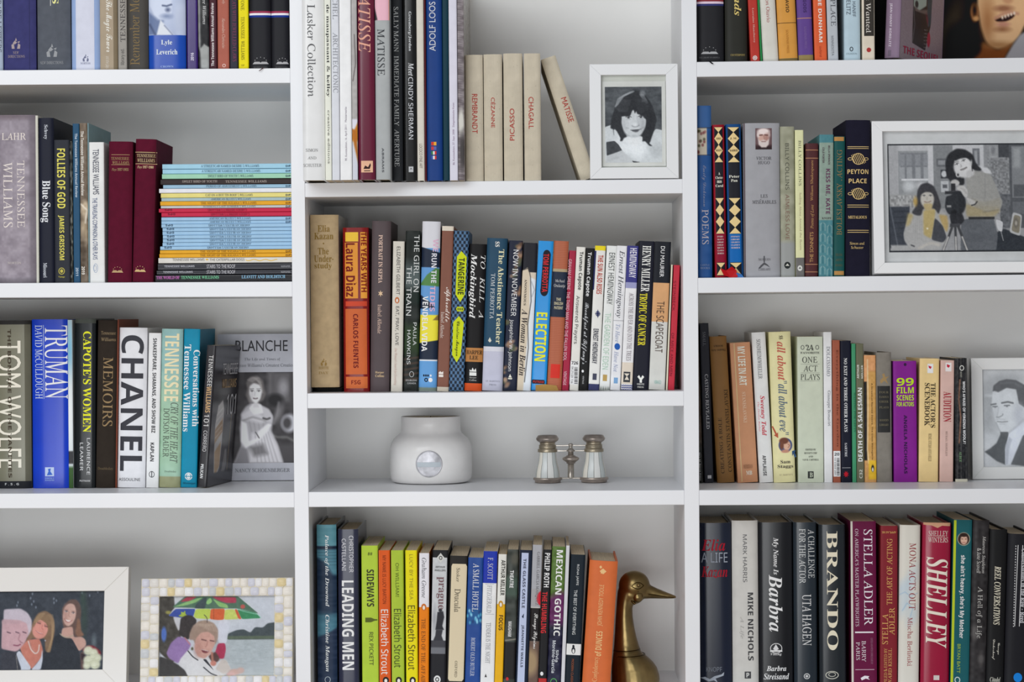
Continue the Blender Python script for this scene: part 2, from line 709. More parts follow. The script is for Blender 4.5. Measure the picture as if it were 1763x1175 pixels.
        picture(name, P, fx, s.e)
        return s


class Flat(Book):
    """book lying on its side, spine to the front; rect in photo pixels"""

    def __init__(s, label, xl, xr, y0, y1, col, y=0.0, depth=.13, fin='m', kind='p', side=None, page=None, z=None):
        s.kind, s.flat, s.y0 = kind, True, y
        k = (D + y) / FPX
        a, b = W(xl, (y0 + y1) / 2, y), W(xr, (y0 + y1) / 2, y)
        s.h = (xr - xl) * k
        s.w = (y1 - y0) * k - .0002
        s.k = k
        zb = W((xl + xr) / 2, y1, y).z if z is None else z
        s.org = Vector(((a.x + b.x) / 2, y, zb))
        s.e = empty('paperback_book', label, 'book', ROW['group'], s.org)
        s.off, s.n = .00015, 0
        s.xl0, s.w_px = xl, xr - xl
        s.build(col, kind, fin, depth, side, page, None)
# ============================================================ the built-in bookcase
GAIN = 1.0
WHITE = mat((239, 240, 243), 'w', 1.0)
BACKM = mat((243, 242, 239), 'w', 1.0)
case = empty('built_in_bookcase', 'white painted built-in bookcase with three bays of fixed shelves', 'bookcase')
DEP = 0.268


def zline(p, q):
    a, b = W(*p), W(*q)
    k = (b.z - a.z) / (b.x - a.x)
    return lambda x: a.z + k * (x - a.x)


def xline(p, q):
    a, b = W(*p), W(*q)
    k = (b.x - a.x) / (b.z - a.z)
    return lambda z: a.x + k * (z - a.z)


XL0, XL1 = xline((-178, 30), (-170, 1120)), xline((-150, 30), (-142, 1120))
XA0, XA1 = xline((498.5, 30), (509, 1120)), xline((521.5, 30), (534.5, 1120))
XB0, XB1 = xline((1173.3, 30), (1179.8, 1125)), xline((1199.3, 30), (1205.5, 1125))
XR0, XR1 = xline((1850, 30), (1858, 1125)), xline((1878, 30), (1886, 1125))
ZTOP, ZBOT = W(900, -420).z, 0.10


def post(f0, f1, inner):
    """front stile plus the thinner partition behind it (inner: fractions of the stile width)"""
    w = f1(1.4) - f0(1.4)
    g = lambda f, z, d=0: (f(z) + d)
    c = []
    for y in (0.0, 0.020):
        c += [(f0(ZBOT), y, ZBOT), (f1(ZBOT), y, ZBOT), (f1(ZTOP), y, ZTOP), (f0(ZTOP), y, ZTOP)]
    hexa('upright', c, WHITE, case, .0008)
    a, b = inner
    c = []
    for y in (0.020, DEP):
        c += [(f0(ZBOT) + a * w, y, ZBOT), (f0(ZBOT) + b * w, y, ZBOT), (f0(ZTOP) + b * w, y, ZTOP), (f0(ZTOP) + a * w, y, ZTOP)]
    hexa('partition', c, WHITE, case)


post(XL0, XL1, (.3, .7))
post(XA0, XA1, (.55, 1.0))
post(XB0, XB1, (0.0, .45))
post(XR0, XR1, (.3, .7))
CELLX = {'L': (XL1, XA0), 'M': (XA1, XB0), 'R': (XB1, XR0)}
SHELF = {}


def shelf(col, key, t0, t1, b0, b1):
    zt, zb = zline(t0, t1), zline(b0, b1)
    SHELF[key] = zt
    fa, fb = CELLX[col]
    c = []
    # front edge sits between the stiles, the board behind runs into the partitions
    for y, e in ((0.0006, 0.0), (0.020, 0.0)):
        for q, f, dx in ((zb, fa, e), (zb, fb, -e), (zt, fb, -e), (zt, fa, e)):
            x = f(q(0.0)) + dx
            c.append((x, y, q(x)))
    hexa('shelf_edge', c, WHITE, case, .0008)
    w = {'L': (.008, .0115), 'M': (0, 0), 'R': (.0115, .008)}[col]
    c = []
    for y in (0.020, DEP):
        for q, f, dx in ((zb, fa, -w[0]), (zb, fb, w[1]), (zt, fb, w[1]), (zt, fa, -w[0])):
            x = f(q(0.0)) + dx
            c.append((x, y, q(x)))
    hexa('shelf', c, WHITE, case)


shelf('L', 'L1', (0, 120.9), (498, 117.3), (0, 146.4), (498, 142.9))
shelf('L', 'L2', (0, 487.8), (500, 485.0), (0, 513.0), (500, 511.3))
shelf('L', 'L3', (0, 850.6), (505, 848.2), (0, 876.2), (505, 874.8))
shelf('L', 'L4', (0, 1213), (505, 1211), (0, 1239), (505, 1237))
shelf('M', 'M1', (530, 315.2), (1172, 308.3), (530, 339.8), (1172, 333.2))
shelf('M', 'M2', (532, 677.8), (1177, 673.8), (532, 703.8), (1177, 699.6))
shelf('M', 'M3', (532, 847.8), (1177, 844.5), (532, 873.8), (1177, 870.0))
shelf('M', 'M4', (532, 1208), (1177, 1206), (532, 1234), (1177, 1232))
shelf('R', 'R1', (1200, 106.6), (1763, 99.2), (1200, 132.5), (1763, 125))
shelf('R', 'R2', (1201, 478.7), (1763, 473.0), (1201, 505.0), (1763, 499.2))
shelf('R', 'R3', (1203, 844.6), (1763, 841.8), (1203, 870.8), (1763, 867.6))
shelf('R', 'R4', (1203, 1207), (1763, 1205), (1203, 1233), (1763, 1231))
for c_, yy in (('L', -245), ('M', -190), ('R', -250)):
    shelf(c_, c_ + '0', (600, yy - 26), (900, yy - 28), (600, yy), (900, yy - 2))
for (fa, fb) in CELLX.values():
    box('back_panel', fa(1.4) - .010, fb(1.4) + .010, DEP, DEP + .012, ZBOT, ZTOP, BACKM, case)
box('plinth', XL0(.1), XR1(.1), .0, DEP, 0.0, .10, WHITE, case, .001)
box('cornice', XL0(ZTOP) - .01, XR1(ZTOP) + .01, -.015, DEP, ZTOP, ZTOP + .05, WHITE, case, .002)
o = box('wall_back', -2.6, 2.6, DEP + .014, DEP + .11, 0, 2.7, mat((225, 224, 220), 'w', 1.0))
o['kind'] = 'structure'
o = box('floor', -2.6, 2.6, -4.2, DEP + .11, -.05, 0, mat((150, 118, 88), 'm', 1.0))
o['kind'] = 'structure'
# ============================================================ left bay, top shelf
BLK, WHT = (30, 30, 33), (226, 226, 228)


def nd(b, cx, y0, y1, c):
    """small figure colophon"""
    h = y1 - y0
    b.gs([[(cx - h * .38, y1), (cx - h * .42, y1 - h * .35), (cx - h * .2, y1 - h * .5), (cx - h * .12, y1)],
          [(cx + h * .1, y1), (cx + h * .2, y1 - h * .5), (cx + h * .4, y1 - h * .35), (cx + h * .36, y1)],
          [(cx - h * .3, y1 - h * .5), (cx - h * .1, y1 - h * .75), (cx + h * .1, y1 - h * .55), (cx - h * .1, y1 - h * .4)],
          [(cx - h * .08, y1 - h * .72), (cx, y0), (cx + h * .1, y1 - h * .72)],
          [(cx + h * .1, y1 - h * .6), (cx + h * .35, y1 - h * .7), (cx + h * .3, y1 - h * .52)]], c, 'publisher_mark')


def loa(b, cx, y, c, w=14, dots=True):
    """open book under an arc of dots"""
    P = [[(cx - w, y + 4), (cx - w * .75, y), (cx - 2, y), (cx, y + 1.6), (cx, y + 4)],
         [(cx, y + 4), (cx, y + 1.6), (cx + 2, y), (cx + w * .75, y), (cx + w, y + 4)]]
    for i in range(5):
        a = math.pi * (.08 + .84 * i / 4)
        x, yy = cx + w * .72 * math.cos(a), y - 1 - w * .48 * math.sin(a)
        P.append([(x - .8, yy), (x, yy - .9), (x + .8, yy), (x, yy + .9)])
    b.gs(P, c, 'publisher_mark')


def jewel(b, x0, x1, ys, c):
    """vertical diamonds and half diamonds"""
    P = []
    for i in range(len(ys) - 1):
        a, z = ys[i], ys[i + 1]
        m = (x0 + x1) / 2
        P.append([(x0, (a + z) / 2), (m, a), (x1, (a + z) / 2), (m, z)])
    b.gs(P, c, 'diamond_ornament')


row(.012, SHELF['L1'], 1.12, 'books on the top shelf of the left bay')
b = Book('pale blue jacketed book cut by the left edge of the photo, top shelf', -24, 5, -150, (170, 182, 198), 'j')
b.t('RARE LETTERS', 's', (90, 95, 105), -6, 3, 0, 90)
b = Book('thick violet-blue cloth hardback with a small gold figure mark', 5.5, 62, -170, (66, 66, 112), 'h')
b.t('NEW', 's', (165, 150, 150), 23, 33, 88.5, 93, 'h', 'publisher_mark')
b.t('DIRECTIONS', 's', (165, 150, 150), 14, 43, 95, 99.5, 'h', 'publisher_mark')
nd(b, 28, 65, 84, (165, 150, 150))
b.p(5.6, 7, 0, 118, (40, 45, 95)); b.p(51, 52, 0, 119, (50, 50, 92), 'hinge_line')
b = Book('thick grey cloth hardback with the end of a yellow title at its top', 64, 121.5, -165, (92, 96, 104), 'h')
b.t('S', 'B', (225, 222, 150), 91, 102, -6, 6.5)
b.t('NEW DIRECTIONS', 's', (160, 162, 165), 69, 109, 105.5, 110.5, 'h', 'publisher_mark')
b.p(87.5, 88.6, -40, 10, (200, 200, 190), 'rule'); nd(b, 90, 75, 98, (150, 152, 155))
b = Book('white-spined hardback with pale blue edges and small figure mark', 123, 172, -168, (150, 172, 212), 'j')
b.p(131, 163, -168, 121, (208, 210, 224), 'spine_panel'); nd(b, 148, 93, 106, (110, 115, 140))
b.t('NORTON', 's', (110, 115, 140), 139, 156, 107.5, 111, 'h', 'publisher_mark')
b = Book('beige paperback with a white handwritten title, top shelf', 172.5, 203, -120, (168, 152, 130), 'p', depth=.14)
b.p(196, 203, -120, 119, (122, 108, 86)); b.t('The Magic Tower', 'c', (236, 230, 220), 179, 194, 0, 90)
b.t('and other plays', 'a', (222, 214, 200), 181, 189, 97, 118)
b = Book('narrow grey spine with dark serif capitals reading upward', 203.5, 219, -130, (155, 150, 143), 'p')
b.t('TENNESSEE', 's', (70, 66, 66), 208, 216.5, -12, 72, 'u'); b.t('library ed.', 'a', (90, 88, 86), 208, 216, 84, 112, 'u')
b = Book('dark grey-brown hardback with a faded gold title reading upward', 219.5, 255.5, -160, (74, 71, 67), 'j', fin='m')
b.t('Remember Me To', 's', (128, 108, 74), 224, 241, -30, 112, 'u')


def lyle(P):
    P.noise(10, 12, 3)
    P.Y_([(256, -20), (258, 10), (266, 26), (276, 34), (289, 33), (296, 24), (298, -20)], (206, 214, 232), 4)
    P.Y_([(256, 20), (272, 34), (282, 36), (276, 60), (256, 60)], (110, 125, 160), 5)
    P.Y_([(277, 34), (300, 60), (270, 60)], (218, 222, 230), 3)
    P.S([(281, 9.5), (288, 10.5), (296, 8)], 2.4, (70, 80, 110), 3)
    P.E(290, 17, 4, 3.5, (70, 80, 112), 5, al=.8)
    P.E(288, 28, 9, 4, (120, 134, 168), 6, al=.8)
    P.S([(258, 42), (268, 60)], 3, (80, 90, 120), 4)
    P.S([(284, 44), (298, 60)], 1.5, (120, 130, 160), 3)
    P.E(312, 30, 10, 26, (196, 204, 222), 8, al=.6)


b = Book('jacketed book with a blue-tinted face over a bright blue panel', 256, 320, -150, (150, 160, 190), 'j')
b.art(-150, 60.5, lyle, base=(178, 188, 212), res=1.5)
b.p(None, 0, 60.5, 121, (20, 74, 170), 'spine_panel', 'g')
b.t('Lyle', 'B', (225, 232, 245), 278, 297, 69, 79, 'h'); b.t('Leverich', 'B', (225, 232, 245), 269.5, 306, 85, 94, 'h')
b.t('CROWN', 'B', (160, 180, 220), 277, 299, 113, 116.5, 'h', 'publisher_mark')
b = Book('glossy deep purple paperback with white year numerals', 322, 341, -110, (56, 34, 104), 'p', fin='g')
b.t('2016', 'A', (222, 215, 235), 329, 334, 91, 104.5, 'u')


def gren(P):
    P.E(350, 20, 7, 16, (60, 60, 60), 8)
    P.Y_([(346, 118), (345, 84), (352, 76), (361, 82), (361, 120)], (158, 160, 158), 3)
    P.Y_([(341, -5), (342, 80), (346, 92), (345, -5)], (140, 142, 140), 3)
    P.noise(10, 5, 5)


b = Book('black and grey paperback with a photographic spine beside the purple one', 341.5, 360.5, -95, (80, 80, 80), 'p')
b.art(-95, 120, gren, base=(42, 42, 44)); b.t('Tennessee Williams', 'i', (215, 215, 215), 350, 356, -30, 42)
b = Book('thin maroon-brown review volume with white bold title reading upward', 361, 374, -70, (70, 36, 44), 'p')
b.t('The Tennessee Williams Annual Review', 'A', (225, 215, 215), 364, 369, 5, 114, 'u')
b = Book('terracotta pink paperback with faint white lettering, top shelf', 375, 395, -100, (170, 96, 80), 'p')
b.t('Alessandro Clericuzio', 's', (220, 185, 170), 383, 388.5, 31, 83); b.t('Italy', 'i', (220, 185, 170), 383, 388.5, -6, 7)
b.ring(386, 113, 3, 3, 1, (230, 200, 190), 'publisher_mark')
b = Book('thin slate grey paperback with plum capitals beside the yellow book', 396, 410, -90, (52, 52, 62), 'p')
b.t('THE CATS WITH JEWELLED CLAWS', 's', (134, 66, 96), 401, 407.5, -20, 106)
b = Book('bright yellow paperback with grey serif capitals', 411, 428.5, -80, (232, 216, 8), 'p', fin='m')
b.t('TONE', 's', (100, 96, 30), 415.5, 421.5, -4, 18); b.t('TENNESSEE  WILLIAMS', 's', (100, 96, 30), 415.5, 421.5, 29, 103)
b.t('NDP', 's', (110, 100, 30), 415, 421, 111, 114, 'h', 'publisher_mark')
for lab, x0, x1 in (('black hardback with a tricolour stripe, standing next to the yellow book', 429.5, 467),
                    ('black hardback with a tricolour stripe, tight against the left upright', 467.5, 498)):
    b = Book(lab, x0, x1, -60, (38, 38, 42), 'j', fin='m')
    for k, c in enumerate(((150, 50, 80), (240, 228, 244), (28, 52, 138))):
        b.p(None, 0, 19 + k * 3.6, 22.7 + k * 3.6, c, 'stripe')
    m = 449 if x0 < 450 else 486.5
    loa(b, m, 106.5, (172, 170, 172), min(14, x1 - m - .5))
    b.t('THE LIBRARY OF AMERICA', 's', (120, 120, 122), m - 12, min(m + 12, x1 - 1), 115, 117.5, 'h', 'publisher_mark')
    rb = [(m - 3, .004 + .0), (m + 5, 0)]
    p0, p1 = W(m + 3, 117, -.001), W(m - 4, 122.5, -.004)
    q = b.e.matrix_world.inverted()
    a, c_ = q @ p0, q @ p1
    if x0 < 450:
        mesh('ribbon_marker', [(a.x, a.y, a.z), (a.x + .002, a.y, a.z), (c_.x + .0015, c_.y, c_.z), (c_.x, c_.y, c_.z)], [(0, 1, 2, 3)], mat((70, 26, 34), 'm'), b.e)

# ============================================================ left bay, second shelf
row(.012, SHELF['L2'], 1.12, 'books on the second shelf of the left bay')
for j_, (x0_, x1_, yt_, c_) in enumerate(((-118, -84, 216, (70, 60, 52)), (-83, -48, 208, (120, 60, 50)), (-47, -7, 203, (50, 60, 72)))):  # unseen books, added to keep light off the back panel above the row
    b = Book(('brown', 'brick red', 'slate blue')[j_] + ' plain hardback outside the left edge of the photo, second shelf', x0_, x1_, yt_, c_, 'h', depth=.2)
b = Book('thick mauve-grey mottled hardback at the left edge of the second shelf', -6, 62.5, 198, (142, 133, 142), 'j', fin='m')


def lahr(P):
    P.noise(14, 14, 8).noise(8, 4, 9)
    P.E(20, 200, 40, 6, (96, 84, 90), 8, al=.7)
    P.R(52, 190, 70, 500, (112, 104, 112), 4, al=.6)
    P.R(-10, 480, 70, 490, (100, 94, 100), 6, al=.6)


b.art(198, 488, lahr, base=(148, 139, 148))
b.t('LAHR', 's', (226, 216, 208), 5, 47, 229, 241, 'h'); b.t('TENNESSEE', 's', (222, 212, 206), 31, 44, 277, 392)
b.t('WILLIAMS', 's', (222, 212, 206), 7, 23, 279, 392); b.t('NORTON', 's', (205, 196, 190), 14, 37, 451, 455, 'h', 'publisher_mark')
b = Book('very thin cream booklet between the mauve and the black hardbacks', 63, 67.5, 199, (202, 200, 188), 'p', depth=.13)
b = Book('tall black hardback with Blue Song in white slab letters', 68, 94, 203, (36, 38, 50), 'j', fin='m', depth=.155)
b.t('Blue Song', 'B', (226, 228, 232), 70.5, 88, 311, 383); b.t('Schvey', 'B', (200, 204, 212), 77, 84.5, 215, 240)
b.t('Missouri', 'B', (200, 204, 212), 75, 81.5, 453, 478)
b = Book('charcoal paperback with tall yellow condensed capitals', 94.5, 121.5, 241, (48, 50, 57), 'p')
b.t('FOLLIES OF GOD', 'A', (222, 212, 98), 100, 114, 256, 359); b.t('JAMES GRISSOM', 'A', (222, 212, 98), 101, 111.5, 371, 448)
b.ring(106.5, 467, 5.5, 6, 1.2, (190, 178, 80), 'publisher_mark'); b.o(106.5, 467, 2.6, 3, (190, 178, 80), 'publisher_mark')
b.t('Vintage', 'B', (190, 178, 80), 101, 112, 475.5, 479, 'h', 'publisher_mark')


def bw(P):
    P.noise(60, 5, 12, .5)


b = Book('thin paperback with a speckled black and white spine beside the charcoal one', 122, 126.5, 243, (60, 60, 60), 'p', depth=.12)
b.art(243, 486, bw, base=(60, 62, 58))
b = Book('thin petrol blue review volume with white title', 127, 138.5, 213, (44, 82, 112), 'p')
b.t('The Tennessee Williams Annual Review', 'A', (190, 205, 218), 131, 135.5, 230, 340); b.t('2011', 'A', (190, 205, 218), 131, 135.5, 461, 475)


def sep(P):
    P.E(148, 360, 8, 14, (190, 172, 146), 6)
    P.E(146, 400, 6, 24, (170, 152, 126), 6)
    P.E(144, 440, 5, 30, (84, 72, 60), 6)
    P.S([(141, 352), (151, 362), (148, 384)], 2, (225, 215, 198), 3)
    P.noise(14, 5, 4)


b = Book('thin sepia brown review volume with white title', 139, 152.5, 212, (112, 98, 86), 'p', fin='g', depth=.12)
b.art(212, 487, sep, base=(112, 98, 84)); b.t('The Tennessee Williams Annual Review', 'A', (228, 222, 212), 141, 146.5, 226, 337)
b.t('2019', 'A', (228, 222, 212), 141, 146.5, 459, 473)
b = Book('thin grey-teal volume showing only its side behind the sepia one', 152.8, 154.6, 212, (130, 160, 166), 'p', depth=.165)
b = Book('white paperback with blue hand-drawn lettering down its spine', 155, 180.5, 245, (226, 226, 224), 'p', depth=.14)
b.t('TENNESSEE WILLIAMS', 'g', (62, 66, 84), 161.5, 172, 257, 335); b.t('THE TRAVELING COMPANION & OTHER PLAYS', 'g', (60, 78, 120), 160.5, 168.5, 341, 447)
b.ring(165, 462, 4, 8, .8, (150, 165, 190), 'emblem'); b.ring(164, 462, 2.5, 5, .7, (150, 165, 190), 'emblem')
MAR = (92, 30, 48)
b = Book('maroon cloth hardback with gilt title, the left of the maroon pair', 184.5, 226, 244, MAR, 'h', 2)
for yy in (266.5, 283.8):
    b.p(191, 223, yy, yy + .8, (170, 140, 100), 'rule')
b.t('TENNESSEE', 's', (176, 146, 104), 191, 222, 271, 276, 'h'); b.t('WILLIAMS', 's', (176, 146, 104), 193, 222, 278, 283, 'h')
b.t('Plays 1937-1955', 'i', (170, 140, 104), 192, 221, 290, 296, 'h'); loa(b, 202, 466, (180, 150, 110), 10)
b = Book('maroon cloth hardback leaning onto the stack of thin playscripts', 227, 262.5, 240, MAR, 'h', 6)
b.p(232, 270, 262, 283, (62, 30, 34), 'title_panel')
for yy in (262.5, 282.5):
    b.p(232, 270, yy, yy + .9, (205, 175, 130), 'rule')
b.t('TENNESSEE', 's', (212, 184, 140), 235, 267.5, 266, 271.5, 'h'); b.t('WILLIAMS', 's', (212, 184, 140), 236, 266, 274, 280, 'h')
b.t('Plays 1957-1980', 'i', (220, 190, 150), 236, 264, 286, 292, 'h'); loa(b, 241, 465, (200, 170, 120), 10)

# ---- stack of playscripts
ROW['group'] = 'thin playscripts in the horizontal stack'
LB, OR, RD = (158, 194, 222), (226, 166, 46), (196, 46, 76)
DK = (50, 70, 90)
STACK = [  # y0, y1, xl, colour, text, tx0, tx1, rot, text colour, label
    (281.7, 290.2, 279.5, (160, 204, 224), 'A STREETCAR NAMED DESIRE — WILLIAMS', 345.7, 446, 'h', DK, 'pale blue playscript on the very top of the stack'),
    (290.7, 298.5, 280, (160, 204, 224), 'A STREETCAR NAMED DESIRE — WILLIAMS', 347, 448, 'h', DK, 'pale blue playscript second from the top of the stack'),
    (298.9, 307.3, 279, (158, 206, 178), 'SWEET BIRD OF YOUTH — WILLIAMS', 358, 436, 'h', DK, 'mint green playscript near the top of the stack'),
    (307.9, 317.2, 276.5, (58, 50, 50), None, 0, 0, 'h', DK, 'dark brown playscript in the upper part of the stack'),
    (317.5, 323.6, 281, (152, 186, 208), 'PERIOD OF ADJUSTMENT — WILLIAMS', 355, 441.5, 'h', DK, 'blue-grey playscript directly under the dark brown one'),
    (324.1, 331.6, 274, (228, 228, 236), None, 0, 0, 'h', DK, 'plain white playscript without a title in the stack'),
    (332.0, 339.8, 277, (226, 214, 132), 'CAT ON A HOT TIN ROOF — WILLIAMS', 354, 435, 'h', DK, 'pale yellow playscript in the middle of the stack'),
    (340.1, 345.8, 278, (166, 188, 192), 'AMERICAN BLUES – WILLIAMS', 363, 432, 'h', DK, 'grey-green playscript directly under the pale yellow one'),
    (346.1, 353.2, 276, OR, 'THE NIGHT OF THE IGUANA — WILLIAMS', 345.7, 441.5, 'h', (110, 70, 30), 'single orange playscript above the two red ones'),
    (353.4, 358.0, 277, (190, 196, 196), 'SUDDENLY LAST SUMMER — WILLIAMS', 350, 440, 'h', DK, 'very thin light grey playscript just above the reds'),
    (358.4, 365.0, 273.6, RD, 'GARDEN DISTRICT — WILLIAMS', 357.6, 425, 'r', (110, 30, 50), 'upper of the two red playscripts'),
    (365.4, 372.6, 278, RD, 'GARDEN DISTRICT — WILLIAMS', 363, 430, 'r', (110, 30, 50), 'lower of the two red playscripts'),
    (373.2, 379.4, 278, LB, 'AMERICAN BLUES — WILLIAMS', 360, 431.5, 'h', DK, 'light blue playscript directly under the reds, title upright'),
    (379.7, 385.0, 278, LB, 'AMERICAN BLUES — WILLIAMS', 361, 432, 'h', DK, 'light blue playscript second under the reds, title upright')]
yy = 385.2
for i in range(7):
    xl_ = (278, 280, 280, 280.5, 280.5, 280, 276)[i]
    STACK.append((yy, yy + 6.1, xl_, LB, 'AMERICAN BLUES — WILLIAMS', xl_ + 81, xl_ + 153, 'r', DK,
                  ('topmost', 'second', 'third', 'fourth', 'fifth', 'sixth', 'lowest')[i] + ' of the seven light blue playscripts with upside-down titles'))
    yy += 6.38
STACK += [(430.0, 436.0, 275.5, OR, 'THE NIGHT OF THE IGUANA — WILLIAMS', 344.6, 440, 'h', (110, 70, 30), 'upper of the two orange playscripts low in the stack'),
          (436.3, 442.9, 274.5, OR, 'THE NIGHT OF THE IGUANA — WILLIAMS', 344.6, 440, 'h', (110, 70, 30), 'lower of the two orange playscripts low in the stack'),
          (443.3, 452.6, 272.8, (216, 212, 204), None, 0, 0, 'h', DK, 'cream paperback with a yellow squiggle low in the stack'),
          (453.3, 464.3, 272, (48, 48, 54), None, 0, 0, 'h', DK, 'upper of the two charcoal paperbacks low in the stack'),
          (465.0, 472.0, 270, (48, 48, 54), None, 0, 0, 'h', DK, 'lower of the two charcoal paperbacks low in the stack'),
          (472.6, 485.4, 267.5, (27, 28, 34), None, 0, 0, 'h', DK, 'glossy black book at the bottom of the stack with coloured capitals')]
zs = SHELF['L2'](W(265, 485).x) + .0002
k0 = (D + .0215) / FPX
for i, (y0, y1, xl_, c, s_, t0, t1, rot, tc_, lab) in enumerate(STACK[::-1]):
    nxt = STACK[::-1][i + 1][1] if i + 1 < len(STACK) else y0
    hh = (y1 - y0) * k0
    b = Flat(lab, xl_, (511.5, 510.5, 512)[i % 3], y0, y1, c, y=.0215 + (.0015 if i % 3 else 0), depth=.135, fin='g' if i < 3 else 'm', z=zs)
    zs += (y1 - nxt) * k0 if i + 1 < len(STACK) else 0
    m = (y0 + y1) / 2
    h = (y1 - y0)
    if s_:
        hh = min(4.3, h * .62)
        b.t(s_, 's' if c[0] != 228 else 's', tc_, t0, t1, m - hh / 2, m + hh / 2, rot)
        if rot == 'r':
            b.t('DPS', 'A', tc_, t0 - 74, t0 - 61.5, m - 1.7, m + 1.7, 'r', 'publisher_mark')
        else:
            b.t('DPS', 'A', tc_, 492, 504, m - 1.7, m + 1.7, 'h', 'publisher_mark')
    if i == 0:
        b.t('THE WORLD OF', 'B', (196, 110, 180), 269.5, 309, 475.5, 481, 'h'); b.t('TENNESSEE WILLIAMS', 'B', (120, 196, 150), 312, 377, 475, 480.5, 'h')
        b.t('LEAVITT AND HOLDITCH', 'B', (140, 186, 214), 416, 491, 473.8, 479.5, 'h')
    if i in (1, 2):
        b.t('TENNESSEE WILLIAMS', 'A', (176, 176, 182), 283 if i == 2 else 281, 335 if i == 2 else 332, m - 1.7, m + 1.7, 'h', 'author_name')
        b.t('STAIRS TO THE ROOF', 'g', (200, 198, 202), 356, 405, m - 3, m + 3, 'h', 'title')
        b.t('NDPAPER', 'A', (150, 150, 155), 484, 500, m - 1.5, m + 1.5, 'h', 'publisher_mark')
    if i == 3:
        b.t('TENNESSEE WILLIAMS', 'a', (110, 106, 100), 297, 352, 445.2, 449.4, 'h'); b.t('THE CATERPILLAR DOGS', 'a', (110, 106, 100), 361, 421, 445.2, 449.4, 'h')
        b.o(356.5, 447, 2.4, 1.4, (222, 176, 50))
        pts = [(423 + j * 3.4, 447.3 + math.sin(j * 1.1) * 1.2) for j in range(17)]
        b.gs([[p, q, (q[0], q[1] + 1.3), (p[0], p[1] + 1.3)] for p, q in zip(pts[:-1], pts[1:])], (222, 180, 60), 'squiggle')
    if y0 == 307.9:
        b.t('SWEET BIRD OF YOUTH', 's', (190, 178, 170), 314, 374, m - 2, m + 2, 'h'); b.t('TENNESSEE WILLIAMS', 's', (190, 178, 170), 388, 459, m - 2, m + 2, 'h')

# ============================================================ left bay, third shelf
row(.097, SHELF['L3'], 1.2, 'books on the third shelf of the left bay')
for j_, (x0_, x1_, yt_, c_) in enumerate(((-112, -78, 562, (64, 66, 60)), (-77, -44, 556, (110, 96, 70)), (-43, -11, 560, (56, 44, 46)))):  # out-of-view fillers, added so the gap over this row stays dark
    b = Book(('green-grey', 'tan', 'dark brown')[j_] + ' plain hardback outside the left edge of the photo, third shelf', x0_, x1_, yt_, c_, 'h')
b = Book('thick olive jacketed hardback with thin cream capitals at the left edge', -10, 54, 552, (118, 116, 98), 'j')
b.p(None, 0, 552, 559, (44, 42, 40)); b.p(None, 0, 829, 842, (36, 37, 42)); b.p(44, 54, 559, 829, (96, 94, 80))
b.t('THE BONFIRE OF THE VANITIES', 'A', (70, 60, 48), 15, 21, 567, 823)
b.t('TOM WOLFE', 'g', (226, 220, 204), -4, 38, 587, 806)
b.t('F . S . G', 'A', (190, 192, 192), 9, 33, 832, 836, 'h', 'publisher_mark')
b = Book('broad cobalt blue hardback with tall white condensed serif title', 56, 118, 550, (12, 62, 184), 'j', depth=.15)
b.t('TRUMAN', 's', (226, 230, 240), 79, 118, 561, 687); b.t('DAVID McCULLOUGH', 's', (196, 208, 232), 62, 75, 560, 687)
b.p(76.6, 77.4, 560, 687, (190, 205, 235), 'rule'); b.p(78, 93.5, 805, 820.5, (186, 200, 226), 'publisher_mark')
b.gs([[(81, 819), (84, 812), (83, 808), (88, 807), (87, 812), (91, 818)]], (60, 100, 190), 'publisher_mark')
b.t('SIMON &', 'A', (150, 175, 225), 78, 94, 822.5, 825, 'h', 'publisher_mark'); b.t('SCHUSTER', 'A', (150, 175, 225), 78, 94, 826, 828.5, 'h', 'publisher_mark')


def cloud(P):
    P.E(122, 600, 5, 40, (120, 175, 200), 8)
    P.E(122, 720, 6, 60, (226, 230, 230), 8)
    P.R(115, 778, 130, 800, (60, 60, 62), 3)
    P.R(115, 805, 130, 845, (60, 90, 50), 6)


b = Book('thin book with a sky and clouds picture beside the cobalt one', 118.6, 126.5, 551, (200, 205, 205), 'p', fin='g')
b.art(551, 842, cloud, base=(196, 204, 206))
b = Book('black jacketed hardback with yellow serif title about women', 127.5, 163.5, 549, (30, 33, 35), 'j', 1)
b.p(None, 0, 549, 557, (74, 78, 72), 'jacket_edge')
b.t("CAPOTE'S WOMEN", 'B', (232, 226, 44), 143, 157, 571, 745); b.t('LAURENCE', 'a', (214, 214, 214), 149.5, 155, 755, 818, name='author_name')
b.t('LEAMER', 'a', (214, 214, 214), 137.5, 143, 763, 811, name='author_name'); b.t('PUTNAM', 'A', (200, 200, 200), 137, 155, 827, 830, 'h', 'publisher_mark')
b = Book('dark brown worn hardback with MEMOIRS in bronze letters', 164, 198, 552, (54, 48, 43), 'h', 4)
b.t('MEMOIRS', 's', (146, 122, 88), 177, 194, 616, 735); b.t('Tennessee', 's', (150, 130, 100), 174, 199, 571, 577, 'h'); b.t('Williams', 's', (150, 130, 100), 174, 199, 582, 588, 'h')
b.t('Doubleday', 's', (110, 94, 70), 168, 194, 805, 811, 'h', 'publisher_mark')
b = Book('thin rust brown hardback whose side shows above the white one', 198.3, 200.5, 550, (120, 62, 44), 'p', 4, fin='m', depth=.16)
b = Book('large white book with huge charcoal sans capitals', 201, 249, 565, (222, 222, 228), 'j', 4, fin='m', depth=.15)
b.t('CHANEL', 'A', (62, 62, 68), 207, 246, 578, 812); b.t('ASSOULINE', 'a', (60, 60, 64), 204, 241, 824, 829, 'h', 'publisher_mark')
b = Book('narrow white paperback with small black bold capitals, third shelf', 251, 272.5, 574, (230, 230, 234), 'p', 5)
